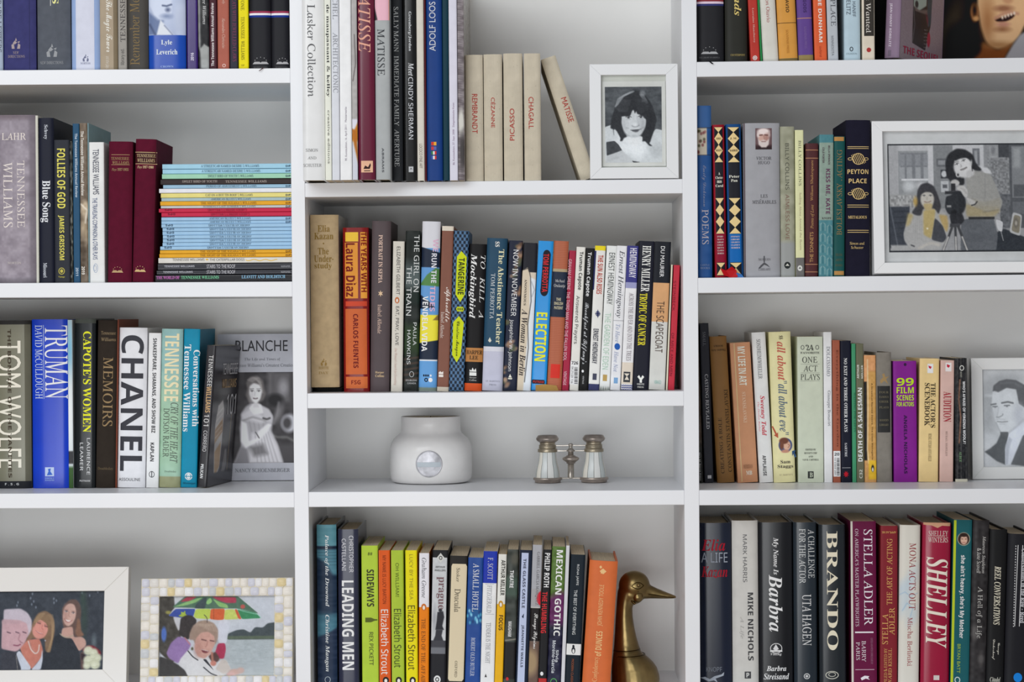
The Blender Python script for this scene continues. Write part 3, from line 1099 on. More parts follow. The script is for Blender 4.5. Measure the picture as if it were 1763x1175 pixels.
b.t('SHAKESPEARE, SHAMANS, AND SHOW BIZ', 'A', (50, 50, 54), 261, 268.5, 583, 746); b.t('KAPLAN', 'A', (50, 50, 54), 258.5, 265, 763, 795, name='author_name')
b.ring(261, 817.5, 5, 5.5, 1, (60, 60, 66), 'publisher_mark'); b.p(260.3, 261.7, 812, 823, (60, 60, 66), 'publisher_mark')


def cry(P):
    P.R(270, 560, 320, 640, (140, 180, 184), 60)
    P.R(270, 700, 320, 800, (158, 190, 158), 80)
    P.R(270, 823, 320, 845, (150, 152, 118), 2)
    P.noise(6, 8, 7)


b = Book('pale aqua to green worn book with cream block capitals', 273, 310, 567, (160, 190, 172), 'j', 5, fin='m')
b.art(567, 842, cry, base=(156, 188, 170))
b.t('TENNESSEE', 'A', (226, 214, 176), 283, 308, 575, 692); b.t('CRY OF THE HEART', 'i', (80, 84, 80), 293, 306, 694, 798)
b.t('DOTSON RADER', 's', (78, 82, 76), 280.5, 291, 704, 788); b.t('Doubleday', 's', (80, 90, 80), 283, 303, 811, 815, 'h', 'publisher_mark')
b = Book('teal blue paperback with white slab serif two-line title', 310.8, 338.5, 567, (8, 134, 166), 'p', 6, depth=.15, fin='m', side=(10, 110, 136))
b.t('Conversations with', 'B', (232, 236, 236), 332, 343, 603, 735); b.t('Tennessee Williams', 'B', (232, 236, 236), 316, 327.5, 594, 744)
b.ring(324.5, 821, 6.5, 6.5, 1.6, (220, 230, 232), 'publisher_mark'); b.o(324.5, 821, 3.4, 4.6, (220, 230, 232), 'publisher_mark')
b.p(318, 331, 820.4, 821.6, (8, 134, 166), 'publisher_mark'); b.t('Mississippi', 'i', (10, 60, 80), 314, 336, 831, 835, 'h', 'publisher_mark')
# slim black book turned so its front cover shows
b = Book('slim black glossy paperback leaning, its front cover turned towards the viewer', 340, 355.5, 597, (46, 44, 47), 'p', 16, fin='g', depth=.14, yaw=-7, y=.085)
b.t('TENNESSEE', 'a', (214, 212, 210), 358.5, 366, 614, 668); b.t('WILLIAMS', 'A', (196, 160, 116), 354.5, 363, 668, 713); b.t('101', 'a', (214, 212, 210), 351, 360, 716, 736)
b.t('CORRERO', 'a', (200, 198, 198), 349.5, 356, 744, 780, name='author_name'); b.t('PELICAN', 'A', (226, 226, 226), 345, 350, 802, 826, name='publisher_mark')
BK101 = b
# ============================================================ middle bay, top shelf
GM = 1.12
row(-.055, SHELF['M1'], GM, 'books on the top shelf of the middle bay')
b = Book('tall off-white jacketed art book, first on the top shelf of the middle bay', 521.5, 560, -60, (222, 222, 221), 'j', depth=.29)
b.t('Mary Lasker Collection', 's', (92, 92, 94), 527, 545, -45, 167); b.t('SIMON', 's', (120, 120, 120), 527, 548, 256, 261.5, 'h', 'publisher_mark')
b.t('AND', 's', (120, 120, 120), 530, 545, 269.5, 274.5, 'h', 'publisher_mark'); b.t('SCHUSTER', 's', (120, 120, 120), 522.5, 554, 282, 287.5, 'h', 'publisher_mark')
b = Book('thin cream book with bold typewriter lettering, top shelf middle bay', 560.5, 571.5, -40, (228, 229, 216), 'p', depth=.28)
b.t('de maupassant & kelley', 'B', (60, 60, 60), 563, 569.5, 8, 167); b.t('creative editions', 'g', (120, 120, 112), 565, 569, 190, 282)
b = Book('thin pale grey book with thin grey capitals, top shelf middle bay', 572, 585.5, -40, (214, 216, 222), 'p', depth=.28)
b.t('RACHEL', 's', (128, 130, 136), 575, 583.5, -22, 33); b.t('ARCHITECTONIC', 's', (140, 142, 148), 575, 583.5, 56, 160)


def fabric(P):
    P.noise(8, 6, 3)
    P.S([(612, 60), (614, 110), (609, 140)], 1.2, (70, 60, 60), 2)
    P.Y_([(606, 212), (612, 210), (619, 206), (619, 270), (606, 244)], (190, 120, 40), 3)
    P.Y_([(606, 206), (620, 206), (612, 222), (606, 232)], (214, 214, 224), 3)
    P.R(606, 244, 620, 312, (202, 204, 214), 6)
    P.Y_([(606, 222), (614, 226), (619, 290), (610, 250)], (176, 104, 34), 3)


b = Book('pure white catalogue with tiny lettering reading upward, top shelf', 586, 606.5, -50, (236, 236, 242), 'p', depth=.275)
b.t('90. Kunstauktion, 16. April 2011   Meisterwerke', 'g', (140, 132, 144), 594.5, 599, 184, 277, 'u')
b = Book('thin book with a grey fabric and orange picture on its edge, top shelf', 607, 616.5, -50, (174, 170, 166), 'p', depth=.27, fin='g')
b.art(-50, 311, fabric, base=(172, 168, 166))
b = Book('deep maroon jacketed art book with salmon italic serif capitals', 617.5, 646.5, -70, (100, 32, 54), 'j', depth=.28)
b.t('MATISSE', 'i', (224, 164, 142), 619, 640, -34, 90); b.p(622, 642.5, 277, 297, (226, 178, 146), 'publisher_mark')
b.gs([[(626, 291), (629, 285), (634, 288), (638, 281), (639, 285), (637, 291)], [(627, 293.5), (638, 293.5), (638, 295), (627, 295)]], (50, 30, 30), 'publisher_mark')


def pinkart(P):
    P.R(645, -60, 676, 36, (226, 176, 190), 2)
    P.Y_([(646, 36), (647, 12), (652, 34)], (60, 60, 62), 2)
    P.R(672, -60, 676, 36, (214, 142, 90), 2)


b = Book('light grey art book with dark serif capitals and a pink picture at its top', 647.5, 672.6, -60, (168, 171, 171), 'j', depth=.28, fin='m')
b.art(-60, 35, pinkart, base=(222, 176, 186)); b.t('MATISSE', 's', (56, 58, 62), 651.5, 664, 50, 130)
b.t('ABRAMS', 'A', (90, 92, 96), 658, 661.5, 255, 297, name='publisher_mark')
ROW['y'] = -.02
b = Book('black book with widely spaced pale serif capitals down the whole spine', 675.5, 694.5, -30, (43, 45, 48), 'j', depth=.25, fin='m')
b.t('SALLY MANN  IMMEDIATE FAMILY  APERTURE', 's', (190, 192, 192), 680, 688, 12, 287)
b = Book('very glossy black photo book with white sans capitals', 695, 718.5, -20, (24, 25, 29), 'j', depth=.25, fin='g')
b.t('Greenberg/Jordan', 'B', (214, 216, 218), 704.5, 710.5, 20, 88); b.t('Meet', 'I', (210, 212, 214), 704.5, 713.5, 108, 131)
b.t('CINDY SHERMAN', 'a', (214, 216, 220), 704.5, 712.5, 133, 240); b.p(704, 712, 287, 296.5, (190, 192, 195), 'publisher_mark')
b.gs([[(705.5, 293), (708, 289), (711, 293), (708, 291)]], (40, 40, 40), 'publisher_mark')
b = Book('narrow cream book with tiny condensed capitals near the foot, top shelf', 719, 731.5, -30, (214, 208, 196), 'h', depth=.25, fin='m')
b.t('LOCOCO FINE ART', 'a', (120, 108, 100), 722.5, 727.5, 248, 290)
b = Book('very thin dark red volume beside the narrow cream one, top shelf', 732, 735, -30, (84, 20, 36), 'p', depth=.24)
b = Book('royal blue book with four small flags near its foot', 735.5, 763, -50, (34, 64, 126), 'j', depth=.25, fin='m')
b.t('ADOLF LOOS', 'g', (206, 208, 214), 741, 752, 3, 88, 'u')
for j, cs in enumerate((((206, 60, 40), (230, 170, 60)), ((190, 60, 70), (90, 100, 170)), ((50, 120, 70), (220, 220, 215), (200, 50, 50)), ((60, 90, 170), (225, 225, 225), (200, 60, 60)))):
    for q, c in enumerate(cs):
        wq = 9.0 / len(cs)
        b.p(743 + q * wq, 743 + (q + 1) * wq, 244.5 + j * 8, 250.5 + j * 8, c, 'flag')
b = Book('dark petrol green slim book without lettering, top shelf', 763.5, 774, -40, (26, 58, 70), 'h', depth=.25, fin='m')
b = Book('pale lilac white catalogue with tiny upward lettering, top shelf', 774.5, 789, -40, (214, 212, 224), 'p', depth=.255)
b.t('86. Kunstauktion, 27. Sept. 2008   Zeitgenössische Kunst', 'g', (150, 130, 150), 780, 784, 177, 284, 'u')


def grille(P):
    P.noise(30, 4, 6, 3)
    for k in range(-60, 310, 4):
        P.S([(789, k), (797, k + 1)], 1, (80, 70, 80), 1.5, .5)
    P.E(795, 210, 5, 22, (206, 204, 196), 4)
    P.E(797, 262, 5, 30, (70, 66, 66), 5)


b = Book('grey book with a busy patterned photographic spine before the cream set', 789.5, 800.6, -60, (128, 120, 118), 'p', depth=.28, fin='g', side=(150, 142, 134))
b.art(-60, 311, grille, base=(128, 120, 122))
CRM = (202, 192, 172)
ROW['y'] = .004
ROW['group'] = 'cream ribbed art monographs'
for lab, x0, x1, yt, ln, s_, tx0, tx1, t0, t1, rot in (
        ('cream ribbed cloth book with red title, leftmost of the cream set', 802, 833, 94.5, 0, 'REMBRANDT', 814, 823, 162, 230, 'd'),
        ('cream ribbed cloth book with red title, second of the cream set', 834, 866, 93.5, 0, 'CÉZANNE', 846.5, 854.5, 168, 220, 'd'),
        ('cream ribbed cloth book whose red title reads upward', 868, 901, 92, -1, 'PICASSO', 878, 886, 187, 242, 'u'),
        ('cream ribbed cloth book with red title, last upright one of the set', 903.5, 932, 92, -3, 'CHAGALL', 909.5, 918, 167, 222, 'd')):
    b = Book(lab, x0, x1, yt, CRM, 'h', ln, fin='r', depth=.17)
    b.t(s_, 'g', (170, 50, 44), tx0, tx1, t0, t1, rot)
    r = random.Random(x0)
    b.gs([[(x + .3, y), (x + 1, y + .6), (x + .2, y + 1)] for x, y in [(r.uniform(x0 + 3, x1 - 3), r.uniform(100, 300)) for _ in range(7)]], (120, 96, 70), 'foxing_spots')
b = Book('cream ribbed cloth book with red title leaning against the others', 1000.6, 1028.5, 103, CRM, 'h', -69.5, fin='r', depth=.17, y=.032)
b.t('MATISSE', 'g', (170, 50, 44), 974, 983.5, 172, 216)

# ============================================================ middle bay, second shelf
row(.045, SHELF['M2'], 1.2, 'novels on the second shelf of the middle bay')
b = Book('thin black pad lying under the beige cloth hardback', 541, 590, 668.5, (20, 19, 20), 'p', depth=.12, y=.06)  # pad added where there is shadow, props the raised hardback
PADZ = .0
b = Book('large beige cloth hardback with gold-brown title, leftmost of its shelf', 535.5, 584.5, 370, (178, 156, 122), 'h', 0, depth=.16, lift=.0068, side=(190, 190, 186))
for s_, a0, a1, y0, y1 in (('Elia', 549, 570, 388, 399.5), ('Kazan', 543, 576, 401, 412.5), ('The', 549, 568, 427, 438.5), ('Under-', 542.5, 576, 440, 451.5), ('study', 543, 573, 453, 465)):
    b.t(s_, 'B', (128, 102, 46), a0, a1, y0, y1, 'h', 'title')
b.o(559, 419.5, 1.4, 1.4, (128, 102, 46)); nd(b, 558, 617, 630, (140, 112, 60))
for s_, y0 in (('BIRTH', 631.5), ('DAY', 640)):
    b.t(s_, 'B', (150, 126, 80), 549, 566, y0, y0 + 4.5, 'h', 'publisher_mark')
b = Book('red and orange jacketed novel with yellow blocks at the top', 592, 636.5, 392, (122, 22, 30), 'j', -2, depth=.15)
b.p(594.5, 617, 400, 416, (230, 184, 62), 'block'); b.p(594, 616.5, 418, 514, (214, 142, 56), 'block'); b.p(621, 632, 400, 514, (220, 150, 60), 'block')
b.p(595, 632, 519, 527.5, (196, 72, 48), 'block'); b.p(595, 632, 532, 645, (196, 98, 54), 'block'); b.p(595.5, 633, 649, 669, (198, 104, 58), 'block')
b.g([(614.5, 486.5), (612.8, 489.5), (612.3, 488.3)], (110, 20, 30), 'title'); b.t('Laura Diaz', 'A', (110, 20, 30), 595.5, 612, 419, 511); b.t('THE YEARS WITH', 'A', (120, 26, 30), 622, 631.5, 400, 503)
b.t('CARLOS FUENTES', 'A', (104, 26, 30), 608.5, 617, 541, 634, name='author_name'); b.t('FSG', 'A', (120, 40, 30), 605, 621, 655, 662, 'h', 'publisher_mark')
b = Book('taupe brown hardback with pale peach title and leaf ornament', 637, 670, 381, (84, 74, 76), 'j', 3, depth=.15, fin='m')
b.t('PORTRAIT IN SEPIA', 'B', (214, 184, 168), 651.5, 658.5, 405, 488); b.t('Isabel Allende', 's', (214, 184, 168), 650, 657, 525, 575, name='author_name')
b.gs([[(655 + 5 * math.cos(a) * (1 if j % 2 else .4), 506 + 6 * math.sin(a) * (1 if j % 2 else .4)) for j, a in enumerate([i * math.pi / 6 for i in range(12)])]], (214, 184, 150))
b.t('Harper', 'B', (206, 178, 140), 646, 661, 640, 644.5, 'h', 'publisher_mark'); b.t('Collins', 'B', (206, 178, 140), 646, 661, 645.5, 650, 'h', 'publisher_mark')
b = Book('cream paperback with a small orange oval in the middle of its spine', 672.5, 692.5, 416, (206, 201, 190), 'p', 4)
b.t('EAT, PRAY, LOVE', 'a', (72, 70, 70), 680, 686.5, 528, 595); b.t('ELIZABETH GILBERT', 'a', (72, 70, 70), 682.5, 688.5, 425, 508, name='author_name')
b.o(683.5, 517.5, 4, 5.6, (186, 112, 70), 'publisher_mark'); b.o(683.5, 518, 1.6, 3, (225, 220, 212), 'publisher_mark')
b.t('One Woman\'s Search for Everything', 'i', (190, 160, 150), 677.5, 683.5, 600, 664)


def girltrain(P):
    P.noise(12, 10, 5)
    P.R(690, 455, 730, 500, (96, 108, 108), 25, .8)
    P.R(690, 500, 730, 525, (30, 40, 36), 12)
    P.R(690, 560, 730, 610, (44, 62, 36), 20, .9)
    for k in range(620, 665, 9):
        P.S([(692, k), (724, k - 5)], 3, (80, 62, 52), 3, .8)


b = Book('dark blurred landscape paperback with thin white two-line title', 694.5, 720, 398, (36, 38, 36), 'p', 4, fin='g')
b.art(398, 673, girltrain, base=(36, 40, 38))
b.t('THE GIRL ON', 'a', (206, 208, 206), 712.5, 721.5, 405, 503); b.t('THE TRAIN', 'a', (206, 208, 206), 699.5, 708, 459, 544)
b.t('PAULA', 'a', (206, 208, 206), 711, 717, 556, 595, name='author_name'); b.t('HAWKINS', 'a', (206, 208, 206), 700.5, 706.5, 569, 628, name='author_name')
b.ring(708.5, 645, 4, 5, .8, (190, 190, 190), 'publisher_mark'); b.t('DOUBLEDAY', 'a', (190, 190, 190), 698.5, 718, 654, 657, 'h', 'publisher_mark'); b.t('CANADA', 'a', (190, 190, 190), 701, 716, 659, 662, 'h', 'publisher_mark')


def tides(P):
    x0, x1 = 719, 753
    P.R(x0, 370, x1, 428, (206, 206, 212), 1)
    P.Y_([(x0, 426), (x1, 436), (x1, 466), (x0, 462)], (38, 46, 62), 1.5)
    P.R(x0, 461, x1, 545, (98, 148, 200), 1.5)
    P.Y_([(x0, 490), (730, 474), (745, 462), (x1, 464), (x1, 494), (x0, 492)], (84, 128, 74), 1.5)
    P.Y_([(x0, 508), (735, 520), (745, 530), (x0, 533)], (38, 46, 62), 1.5)
    P.R(x0, 543, x1, 592, (226, 214, 66), 1.5)
    P.Y_([(742, 552), (x1, 540), (x1, 552)], (140, 116, 66), 1.5)
    P.Y_([(x0, 592), (x1, 586), (x1, 620), (x0, 622)], (38, 46, 62), 1.5)
    P.R(x0, 620, x1, 622.5, (220, 222, 226), 1)
    P.R(x0, 622.5, x1, 670, (98, 152, 204), 1)
    P.R(x0, 668, x1, 680, (120, 134, 124), 2)


b = Book('tall book with bands of white, navy, green, blue and yellow', 720, 751.5, 382, (190, 195, 200), 'j', 7, fin='m')
b.art(382, 674, tides, base=(98, 152, 204), res=1.6)
b.t('WE', 'A', (212, 176, 196), 745.5, 754.5, 412, 434); b.t('RUN THE', 'A', (214, 214, 222), 742.5, 751.5, 437, 488)
b.t('TIDES', 'A', (208, 170, 194), 740, 749, 493, 537); b.t('VENDELA VIDA', 'A', (232, 232, 236), 726.5, 736, 511, 606, name='author_name')
b.o(741, 655, 3.6, 3.8, (236, 238, 240), 'publisher_mark'); b.ring(733.5, 655, 3.4, 3.6, 1.8, (30, 36, 46), 'publisher_mark')
for q in range(3):
    b.o(729.5 + q * 3.6, 647.5, 1.5, 2, (30, 36, 46), 'publisher_mark')
b.o(741.5, 647.5, 1.5, 2, (236, 238, 240), 'publisher_mark')
b = Book('brown paperback with cream ends and faint white script', 752, 772.2, 390, (126, 84, 70), 'p', 9)
b.p(None, 0, 389, 398, (212, 202, 186), 'cream_end'); b.p(None, 0, 667, 676, (206, 196, 180), 'cream_end')
b.t('Aphrodite', 'c', (226, 214, 206), 764, 775, 495, 555); b.t('Isabel Allende', 's', (216, 200, 190), 758.5, 764.5, 538, 583, name='author_name')
b.gs([[(755, 645), (755, 642), (758, 640), (760, 642), (763, 640), (763, 645)], [(755, 646), (763, 646), (763, 650), (755, 650)]], (226, 216, 208), 'publisher_mark')


def azulejo(P):
    dk, lt = (24, 34, 46), (96, 128, 160)
    for j in range(26):
        for i in range(5):
            x, y = 768 + i * 7.8, 396 + j * 11
            P.E(x, y, 2.1, 2.6, dk, 1.2)
            P.E(x + 3.9, y + 5.5, 2.1, 2.6, dk, 1.2)
            P.S([(x - 2.6, y - 3.8), (x + 2.6, y + 3.8)], .8, dk, 1.2, .8)
            P.S([(x + 2.6, y - 3.8), (x - 2.6, y + 3.8)], .8, dk, 1.2, .8)


b = Book('blue tile-patterned paperback with two lime hexagon labels', 772.5, 798.5, 398, (80, 112, 148), 'p', 9)
b.art(398, 675, azulejo, base=(84, 116, 150), res=1.7)
LM = (196, 208, 32)
b.g([(794, 433), (803.5, 443), (800, 508), (792, 521), (784, 508), (786.5, 443)], LM, 'label_panel')
b.g([(790, 545), (798.5, 556), (793, 613), (786, 625), (778, 612), (780, 556)], LM, 'label_panel')
b.gs([[(787, 529), (797, 529), (799, 533), (797, 537), (787, 537), (785, 533)]], LM, 'label_panel')
for q in range(4):
    b.o(788.2 + q * 2.7, 533, .8, 2.4, (40, 50, 40))
b.t('TANGERINE', 'A', (50, 58, 30), 788.5, 799, 445, 508); b.t('Christine Mangan', 'c', (46, 56, 34), 783, 790.5, 554, 614, name='author_name')
b = Book('black hardback with white italic title and tan band low down', 799, 829, 421, (30, 29, 30), 'j', 9, fin='m')
b.t('Mockingbird', 'I', (226, 226, 224), 806.5, 819.5, 438, 549); b.t('TO   KILL   A', 'i', (220, 220, 218), 826, 834, 440, 548)
b.p(None, 0, 600, 624, (178, 122, 70)); b.t('HARPER', 'B', (60, 44, 30), 803, 830, 604, 611, 'h', 'author_name'); b.t('LEE', 'B', (60, 44, 30), 808, 823, 613.5, 620, 'h', 'author_name')
b.gs([[(808, 641), (808.5, 637), (811, 639.5), (813.5, 634), (816, 639), (819, 635), (820, 641)], [(808, 642.2), (820, 642.2), (820, 648), (808, 648)]], (220, 220, 216), 'publisher_mark')
b.t('Harper', 's', (200, 200, 196), 808, 820, 650, 653, 'h', 'publisher_mark'); b.t('Collins', 's', (200, 200, 196), 808, 820, 654, 657, 'h', 'publisher_mark')
b.p(None, 0, 661, 676, (206, 84, 40), 'orange_foot')
b = Book('slate blue over lilac-white jacketed hardback with cream title', 829.5, 865, 411, (44, 74, 96), 'j', 9, fin='m', side=(50, 70, 90))
b.p(None, 0, 598, 606, (206, 206, 214)); b.p(None, 0, 606, 676, (188, 188, 204), 'lilac_foot')
b.t('The Abstinence Teacher', 'B', (216, 212, 176), 856, 865.5, 430, 593); b.t('TOM PERROTTA', 's', (206, 212, 214), 844, 851, 472, 550, name='author_name')
b.t('ss', 'B', (220, 220, 214), 852.5, 860, 417, 426, 'd', 'publisher_mark'); b.t('ST. MARTIN\'S', 's', (120, 120, 130), 836, 860, 656, 659, 'h', 'publisher_mark')
b.t('PRESS', 's', (120, 120, 130), 842, 854, 662, 665, 'h', 'publisher_mark'); b.gs([[(840, 588), (843, 582), (846, 588), (843, 591)]], (210, 206, 190))


def floral(P):
    r = random.Random(3)
    for x, y in ((889, 424), (893, 440), (882, 470), (890, 500), (870, 560), (880, 590), (885, 605), (872, 640), (888, 455), (874, 660)):
        for _ in range(5):
            P.E(x - 6 + r.uniform(-5, 5), y + r.uniform(-7, 7), 3, 4.5, r.choice([(150, 116, 92), (110, 84, 66), (80, 88, 66), (170, 140, 116)]), 3, r.uniform(0, 90), .75)


b = Book('navy paperback with dusky flowers and white sans title', 865.5, 889, 415, (36, 40, 56), 'p', 11)
b.art(415, 675, floral, base=(37, 41, 57), res=1.4)
b.t('NOW IN NOVEMBER', 'a', (228, 228, 230), 881.5, 890.5, 431, 545); b.t('Josephine W. Johnson', 'a', (226, 226, 228), 874.5, 882.5, 551, 640, name='author_name')
b.gs([[(875, 651), (878, 645), (881, 651)], [(874, 652), (882, 652), (881, 654), (875, 654)]], (220, 216, 200), 'publisher_mark')


def berlin(P):
    P.R(880, 410, 930, 470, (38, 38, 44), 1)
    P.Y_([(880, 474), (892, 466), (898, 462), (903, 476), (906, 520), (904, 560), (903, 600), (900, 680), (880, 680)], (206, 192, 170), 1.5)
    P.Y_([(903, 478), (916, 484), (915, 560), (917, 600), (912, 680), (900, 680), (903, 600), (905, 540)], (214, 220, 226), 2)
    P.S([(892, 466), (900, 463), (904, 478), (907, 520), (903, 560), (906, 600), (902, 660)], 1.3, (60, 56, 54), 1.5)
    P.S([(906, 486), (912, 500), (908, 512)], 1, (140, 150, 160), 2)


b = Book('paperback with black top and torn beige paper edge, script title', 889.5, 913.5, 419, (200, 190, 172), 'p', 12)
b.art(419, 675, berlin, base=(206, 194, 176), res=1.5)
b.t('ANONYMOUS', 'B', (60, 54, 52), 902, 906, 482, 527, name='author_name'); b.t('A Woman in Berlin', 'I', (52, 46, 48), 895.5, 906, 533, 648)
b = Book('bright sky blue paperback with tall yellow capitals', 914, 940, 416, (32, 138, 208), 'p', 13, fin='g')
b.o(941.5, 440, 6.8, 9, (34, 36, 44), 'pill'); b.o(936.5, 502, 6.8, 9, (34, 36, 44), 'pill')
b.g([(935, 438), (948.3, 438), (943.5, 504), (930, 504)], (34, 36, 44), 'pill'); b.t('TOM PERROTTA', 'A', (206, 50, 56), 934, 943.5, 438, 504, name='author_name')
b.t('ELECTION', 'A', (232, 226, 48), 921.5, 940.5, 539, 623); b.g([(916, 655), (937, 655), (938, 658.5), (937, 662), (916, 662), (915, 658.5)], (34, 36, 44), 'pill')
b.t('PUTNAM', 'A', (190, 60, 56), 917.5, 936, 656.5, 660.5, 'h', 'publisher_mark')


def ribs(P):
    for k in range(410, 680, 3):
        P.S([(935, k), (985, k)], 1, (190, 120, 90), 1.2, .7)


b = Book('brick orange ribbed jacketed novel with a navy label', 941, 966.5, 416, (166, 96, 72), 'j', 13, fin='m')
b.art(416, 675, ribs, base=(164, 92, 68), res=1.5)
b.p(None, 0, 464, 469, (170, 152, 120)); b.p(None, 0, 469, 547, (42, 50, 66), 'label_panel')
b.t('Michael', 's', (200, 200, 200), 956, 972, 482, 487, 'h', 'author_name'); b.t('Ondaatje', 's', (200, 200, 200), 953.5, 973, 490, 497, 'h', 'author_name')
for s_, y in (('THE', 514), ('ENGLISH', 521), ('PATIENT', 528.5)):
    wd = 4 if s_ == 'THE' else 7.5
    b.t(s_, 'A', (198, 190, 160), 961.5 - wd, 961.5 + wd, y, y + 5, 'h')
b.p(947.5, 964, 628, 652, (206, 54, 44), 'price_sticker')
b = Book('narrow crimson paperback with pink capitals beside the brick orange novel', 967, 978.8, 432, (160, 44, 68), 'p', 13)
b.t('GRAHAM GREENE  THE THIRD MAN AND THE FALLEN IDOL', 'a', (226, 190, 198), 974, 979.5, 447, 622); b.t('VINTAGE', 'a', (226, 190, 198), 970, 975, 640, 664, name='publisher_mark')
b = Book('off-white paperback with a barcode sticker at its foot', 980, 995.8, 426, (222, 220, 212), 'p', 12.4)
b.t('Truman Capote', 'A', (54, 54, 56), 994.5, 1002.5, 434, 500, name='author_name'); b.t('Answered Prayers', 'a', (60, 60, 62), 988, 996, 510, 593)
b.p(981, 996, 622, 663, (232, 232, 232), 'barcode_sticker'); b.t('726', 'A', (50, 50, 50), 983.5, 995, 623, 628.5, 'h', 'lettering')
b.gs([[(988.5, y), (994.5, y), (994.5, y + .9 + (j % 3) * .3), (988.5, y + .9 + (j % 3) * .3)] for j, y in enumerate(np.arange(633, 661, 2.1))], (40, 40, 40), 'barcode')
b.t('04 21/20 726', 'a', (60, 60, 60), 983, 986.5, 632, 661)
b = Book('narrow black paperback, author name in white bold rounded letters', 996.5, 1012, 428, (34, 34, 34), 'p', 12)
b.t('Truman Capote', 'A', (226, 226, 226), 1008.5, 1016.5, 435, 511, name='author_name'); b.t("Breakfast at Tiffany's", 'c', (200, 202, 204), 1002, 1012, 522, 628)
b.o(1003, 640, 2, 2.4, (220, 220, 220), 'publisher_mark'); b.t('VINTAGE', 'a', (200, 200, 200), 1002.5, 1005, 648, 662, name='publisher_mark')
OW = (224, 223, 218)
b = Book('white paperback with a yellow cap and small red title', 1012.5, 1031, 424, OW, 'p', 12)
b.p(None, 0, 423, 432, (232, 206, 40), 'yellow_cap'); b.g([(1023.2, 433), (1026.5, 433), (1022.3, 500), (1020, 500)], (44, 46, 86), 'side_band')
b.t('THE SUN ALSO RISES', 'A', (176, 66, 50), 1028, 1037, 440, 507); b.t('ERNEST HEMINGWAY', 'A', (54, 56, 70), 1020, 1029, 567, 627, name='author_name')
b.ring(1029, 541, 4, 4.6, 1.2, (50, 56, 100), 'star'); b.gs([[(1029, 533), (1031, 541), (1029, 549), (1027, 541)], [(1023.5, 541), (1029, 539.5), (1034.5, 541), (1029, 542.5)]], (50, 56, 100), 'star')
b.p(1020, 1027, 644, 655, (70, 72, 90), 'publisher_mark'); b.p(None, 0, 662, 676, (62, 66, 104), 'blue_foot')
b = Book('white paperback with thin black and pale green capitals', 1031.5, 1049.5, 424, (224, 227, 223), 'p', 13)
b.t('ERNEST HEMINGWAY', 'a', (60, 64, 62), 1046.5, 1056.5, 436, 525, name='author_name'); b.t('THE GARDEN OF EDEN', 'a', (168, 196, 176), 1039, 1049, 540, 637)
b.p(1037.5, 1045, 646, 657, (180, 150, 90), 'publisher_mark'); b.gs([[(1032 + q * 3, 676), (1033 + q * 3, 665), (1034 + q * 3, 676)] for q in range(6)], (70, 84, 74), 'grass_drawing')
b = Book('white paperback with italic lettering and a small blue globe', 1050, 1067.6, 424, (224, 224, 226), 'p', 12.2)
b.t('Ernest Hemingway', 'i', (64, 66, 76), 1061.5, 1072.5, 432, 548, name='author_name'); b.p(None, 0, 552.5, 553.3, (150, 150, 155), 'rule')
b.t('To Have', 'i', (140, 150, 180), 1059.5, 1066.5, 559, 590); b.t('Have Not', 'i', (140, 150, 180), 1056.5, 1063.5, 606, 641)
b.o(1062.5, 597.5, 5, 5.8, (40, 90, 170), 'globe'); b.p(1056.5, 1063.5, 651, 661, (120, 160, 200), 'publisher_mark')
b = Book('paperback with an indigo top, white middle and cream foot', 1068.5, 1088.2, 424, (226, 225, 228), 'p', 11.3)
b.p(None, 0, 424, 487, (62, 62, 126), 'indigo_top'); b.p(None, 0, 487, 497, (150, 152, 190), 'indigo_fade')
b.t('HEMINGWAY', 'A', (214, 212, 222), 1083.5, 1095.5, 428, 479, name='author_name'); b.t('ACROSS THE RIVER AND INTO THE TREES', 's', (116, 104, 112), 1080.5, 1088.5, 505, 622)
b.p(None, 0, 625, 662, (216, 204, 188), 'cream_foot'); b.p(1073, 1085, 641, 659, (60, 62, 66), 'publisher_mark'); b.gs([[(1075, 655), (1079, 648), (1083, 655)], [(1074, 644), (1084, 644), (1079, 649)]], (214, 204, 188), 'publisher_mark')
for q in range(3):
    b.gs([[(1069 + j * 2, 663.5 + q * 3.5 + (j % 2)), (1071 + j * 2, 663.5 + q * 3.5 + ((j + 1) % 2)), (1071 + j * 2, 665 + q * 3.5 + ((j + 1) % 2)), (1069 + j * 2, 665 + q * 3.5 + (j % 2))] for j in range(10)], (70, 78, 140), 'wave_drawing')
b = Book('black-navy paperback with white and yellow condensed capitals', 1089, 1115.8, 416, (34, 35, 45), 'p', 11.4)
b.t('HENRY MILLER', 'B', (224, 224, 220), 1104.5, 1119, 424, 503, name='author_name'); b.t('TROPIC OF CANCER', 'B', (228, 214, 56), 1099.5, 1112.5, 506, 596)
b.gs([[(1097, 650), (1100, 647), (1103, 652), (1106, 647), (1109, 650), (1105, 655), (1105, 660), (1101, 660), (1101, 655)]], (226, 226, 220), 'publisher_mark')
b.t('GROVE', 'B', (214, 214, 210), 1096.5, 1109, 661, 664, 'h', 'publisher_mark'); b.t('PRESS', 'B', (214, 214, 210), 1097, 1108, 666, 669, 'h', 'publisher_mark')
b = Book('paperback in three blocks of black, apricot and pale grey', 1116.5, 1144.5, 417, (204, 204, 198), 'p', 11)
b.p(None, 0, 417, 488, (34, 36, 42), 'black_block'); b.p(None, 0, 488, 555, (206, 158, 112), 'apricot_block')
b.t('DU MAURIER', 'g', (226, 226, 226), 1136.5, 1143.5, 425, 478, name='author_name'); b.t('THE SCAPEGOAT', 'a', (74, 58, 50), 1129, 1142, 520, 608)
b.t('VIRAGO', 'a', (130, 180, 172), 1126, 1138, 656, 662, 'h', 'publisher_mark')
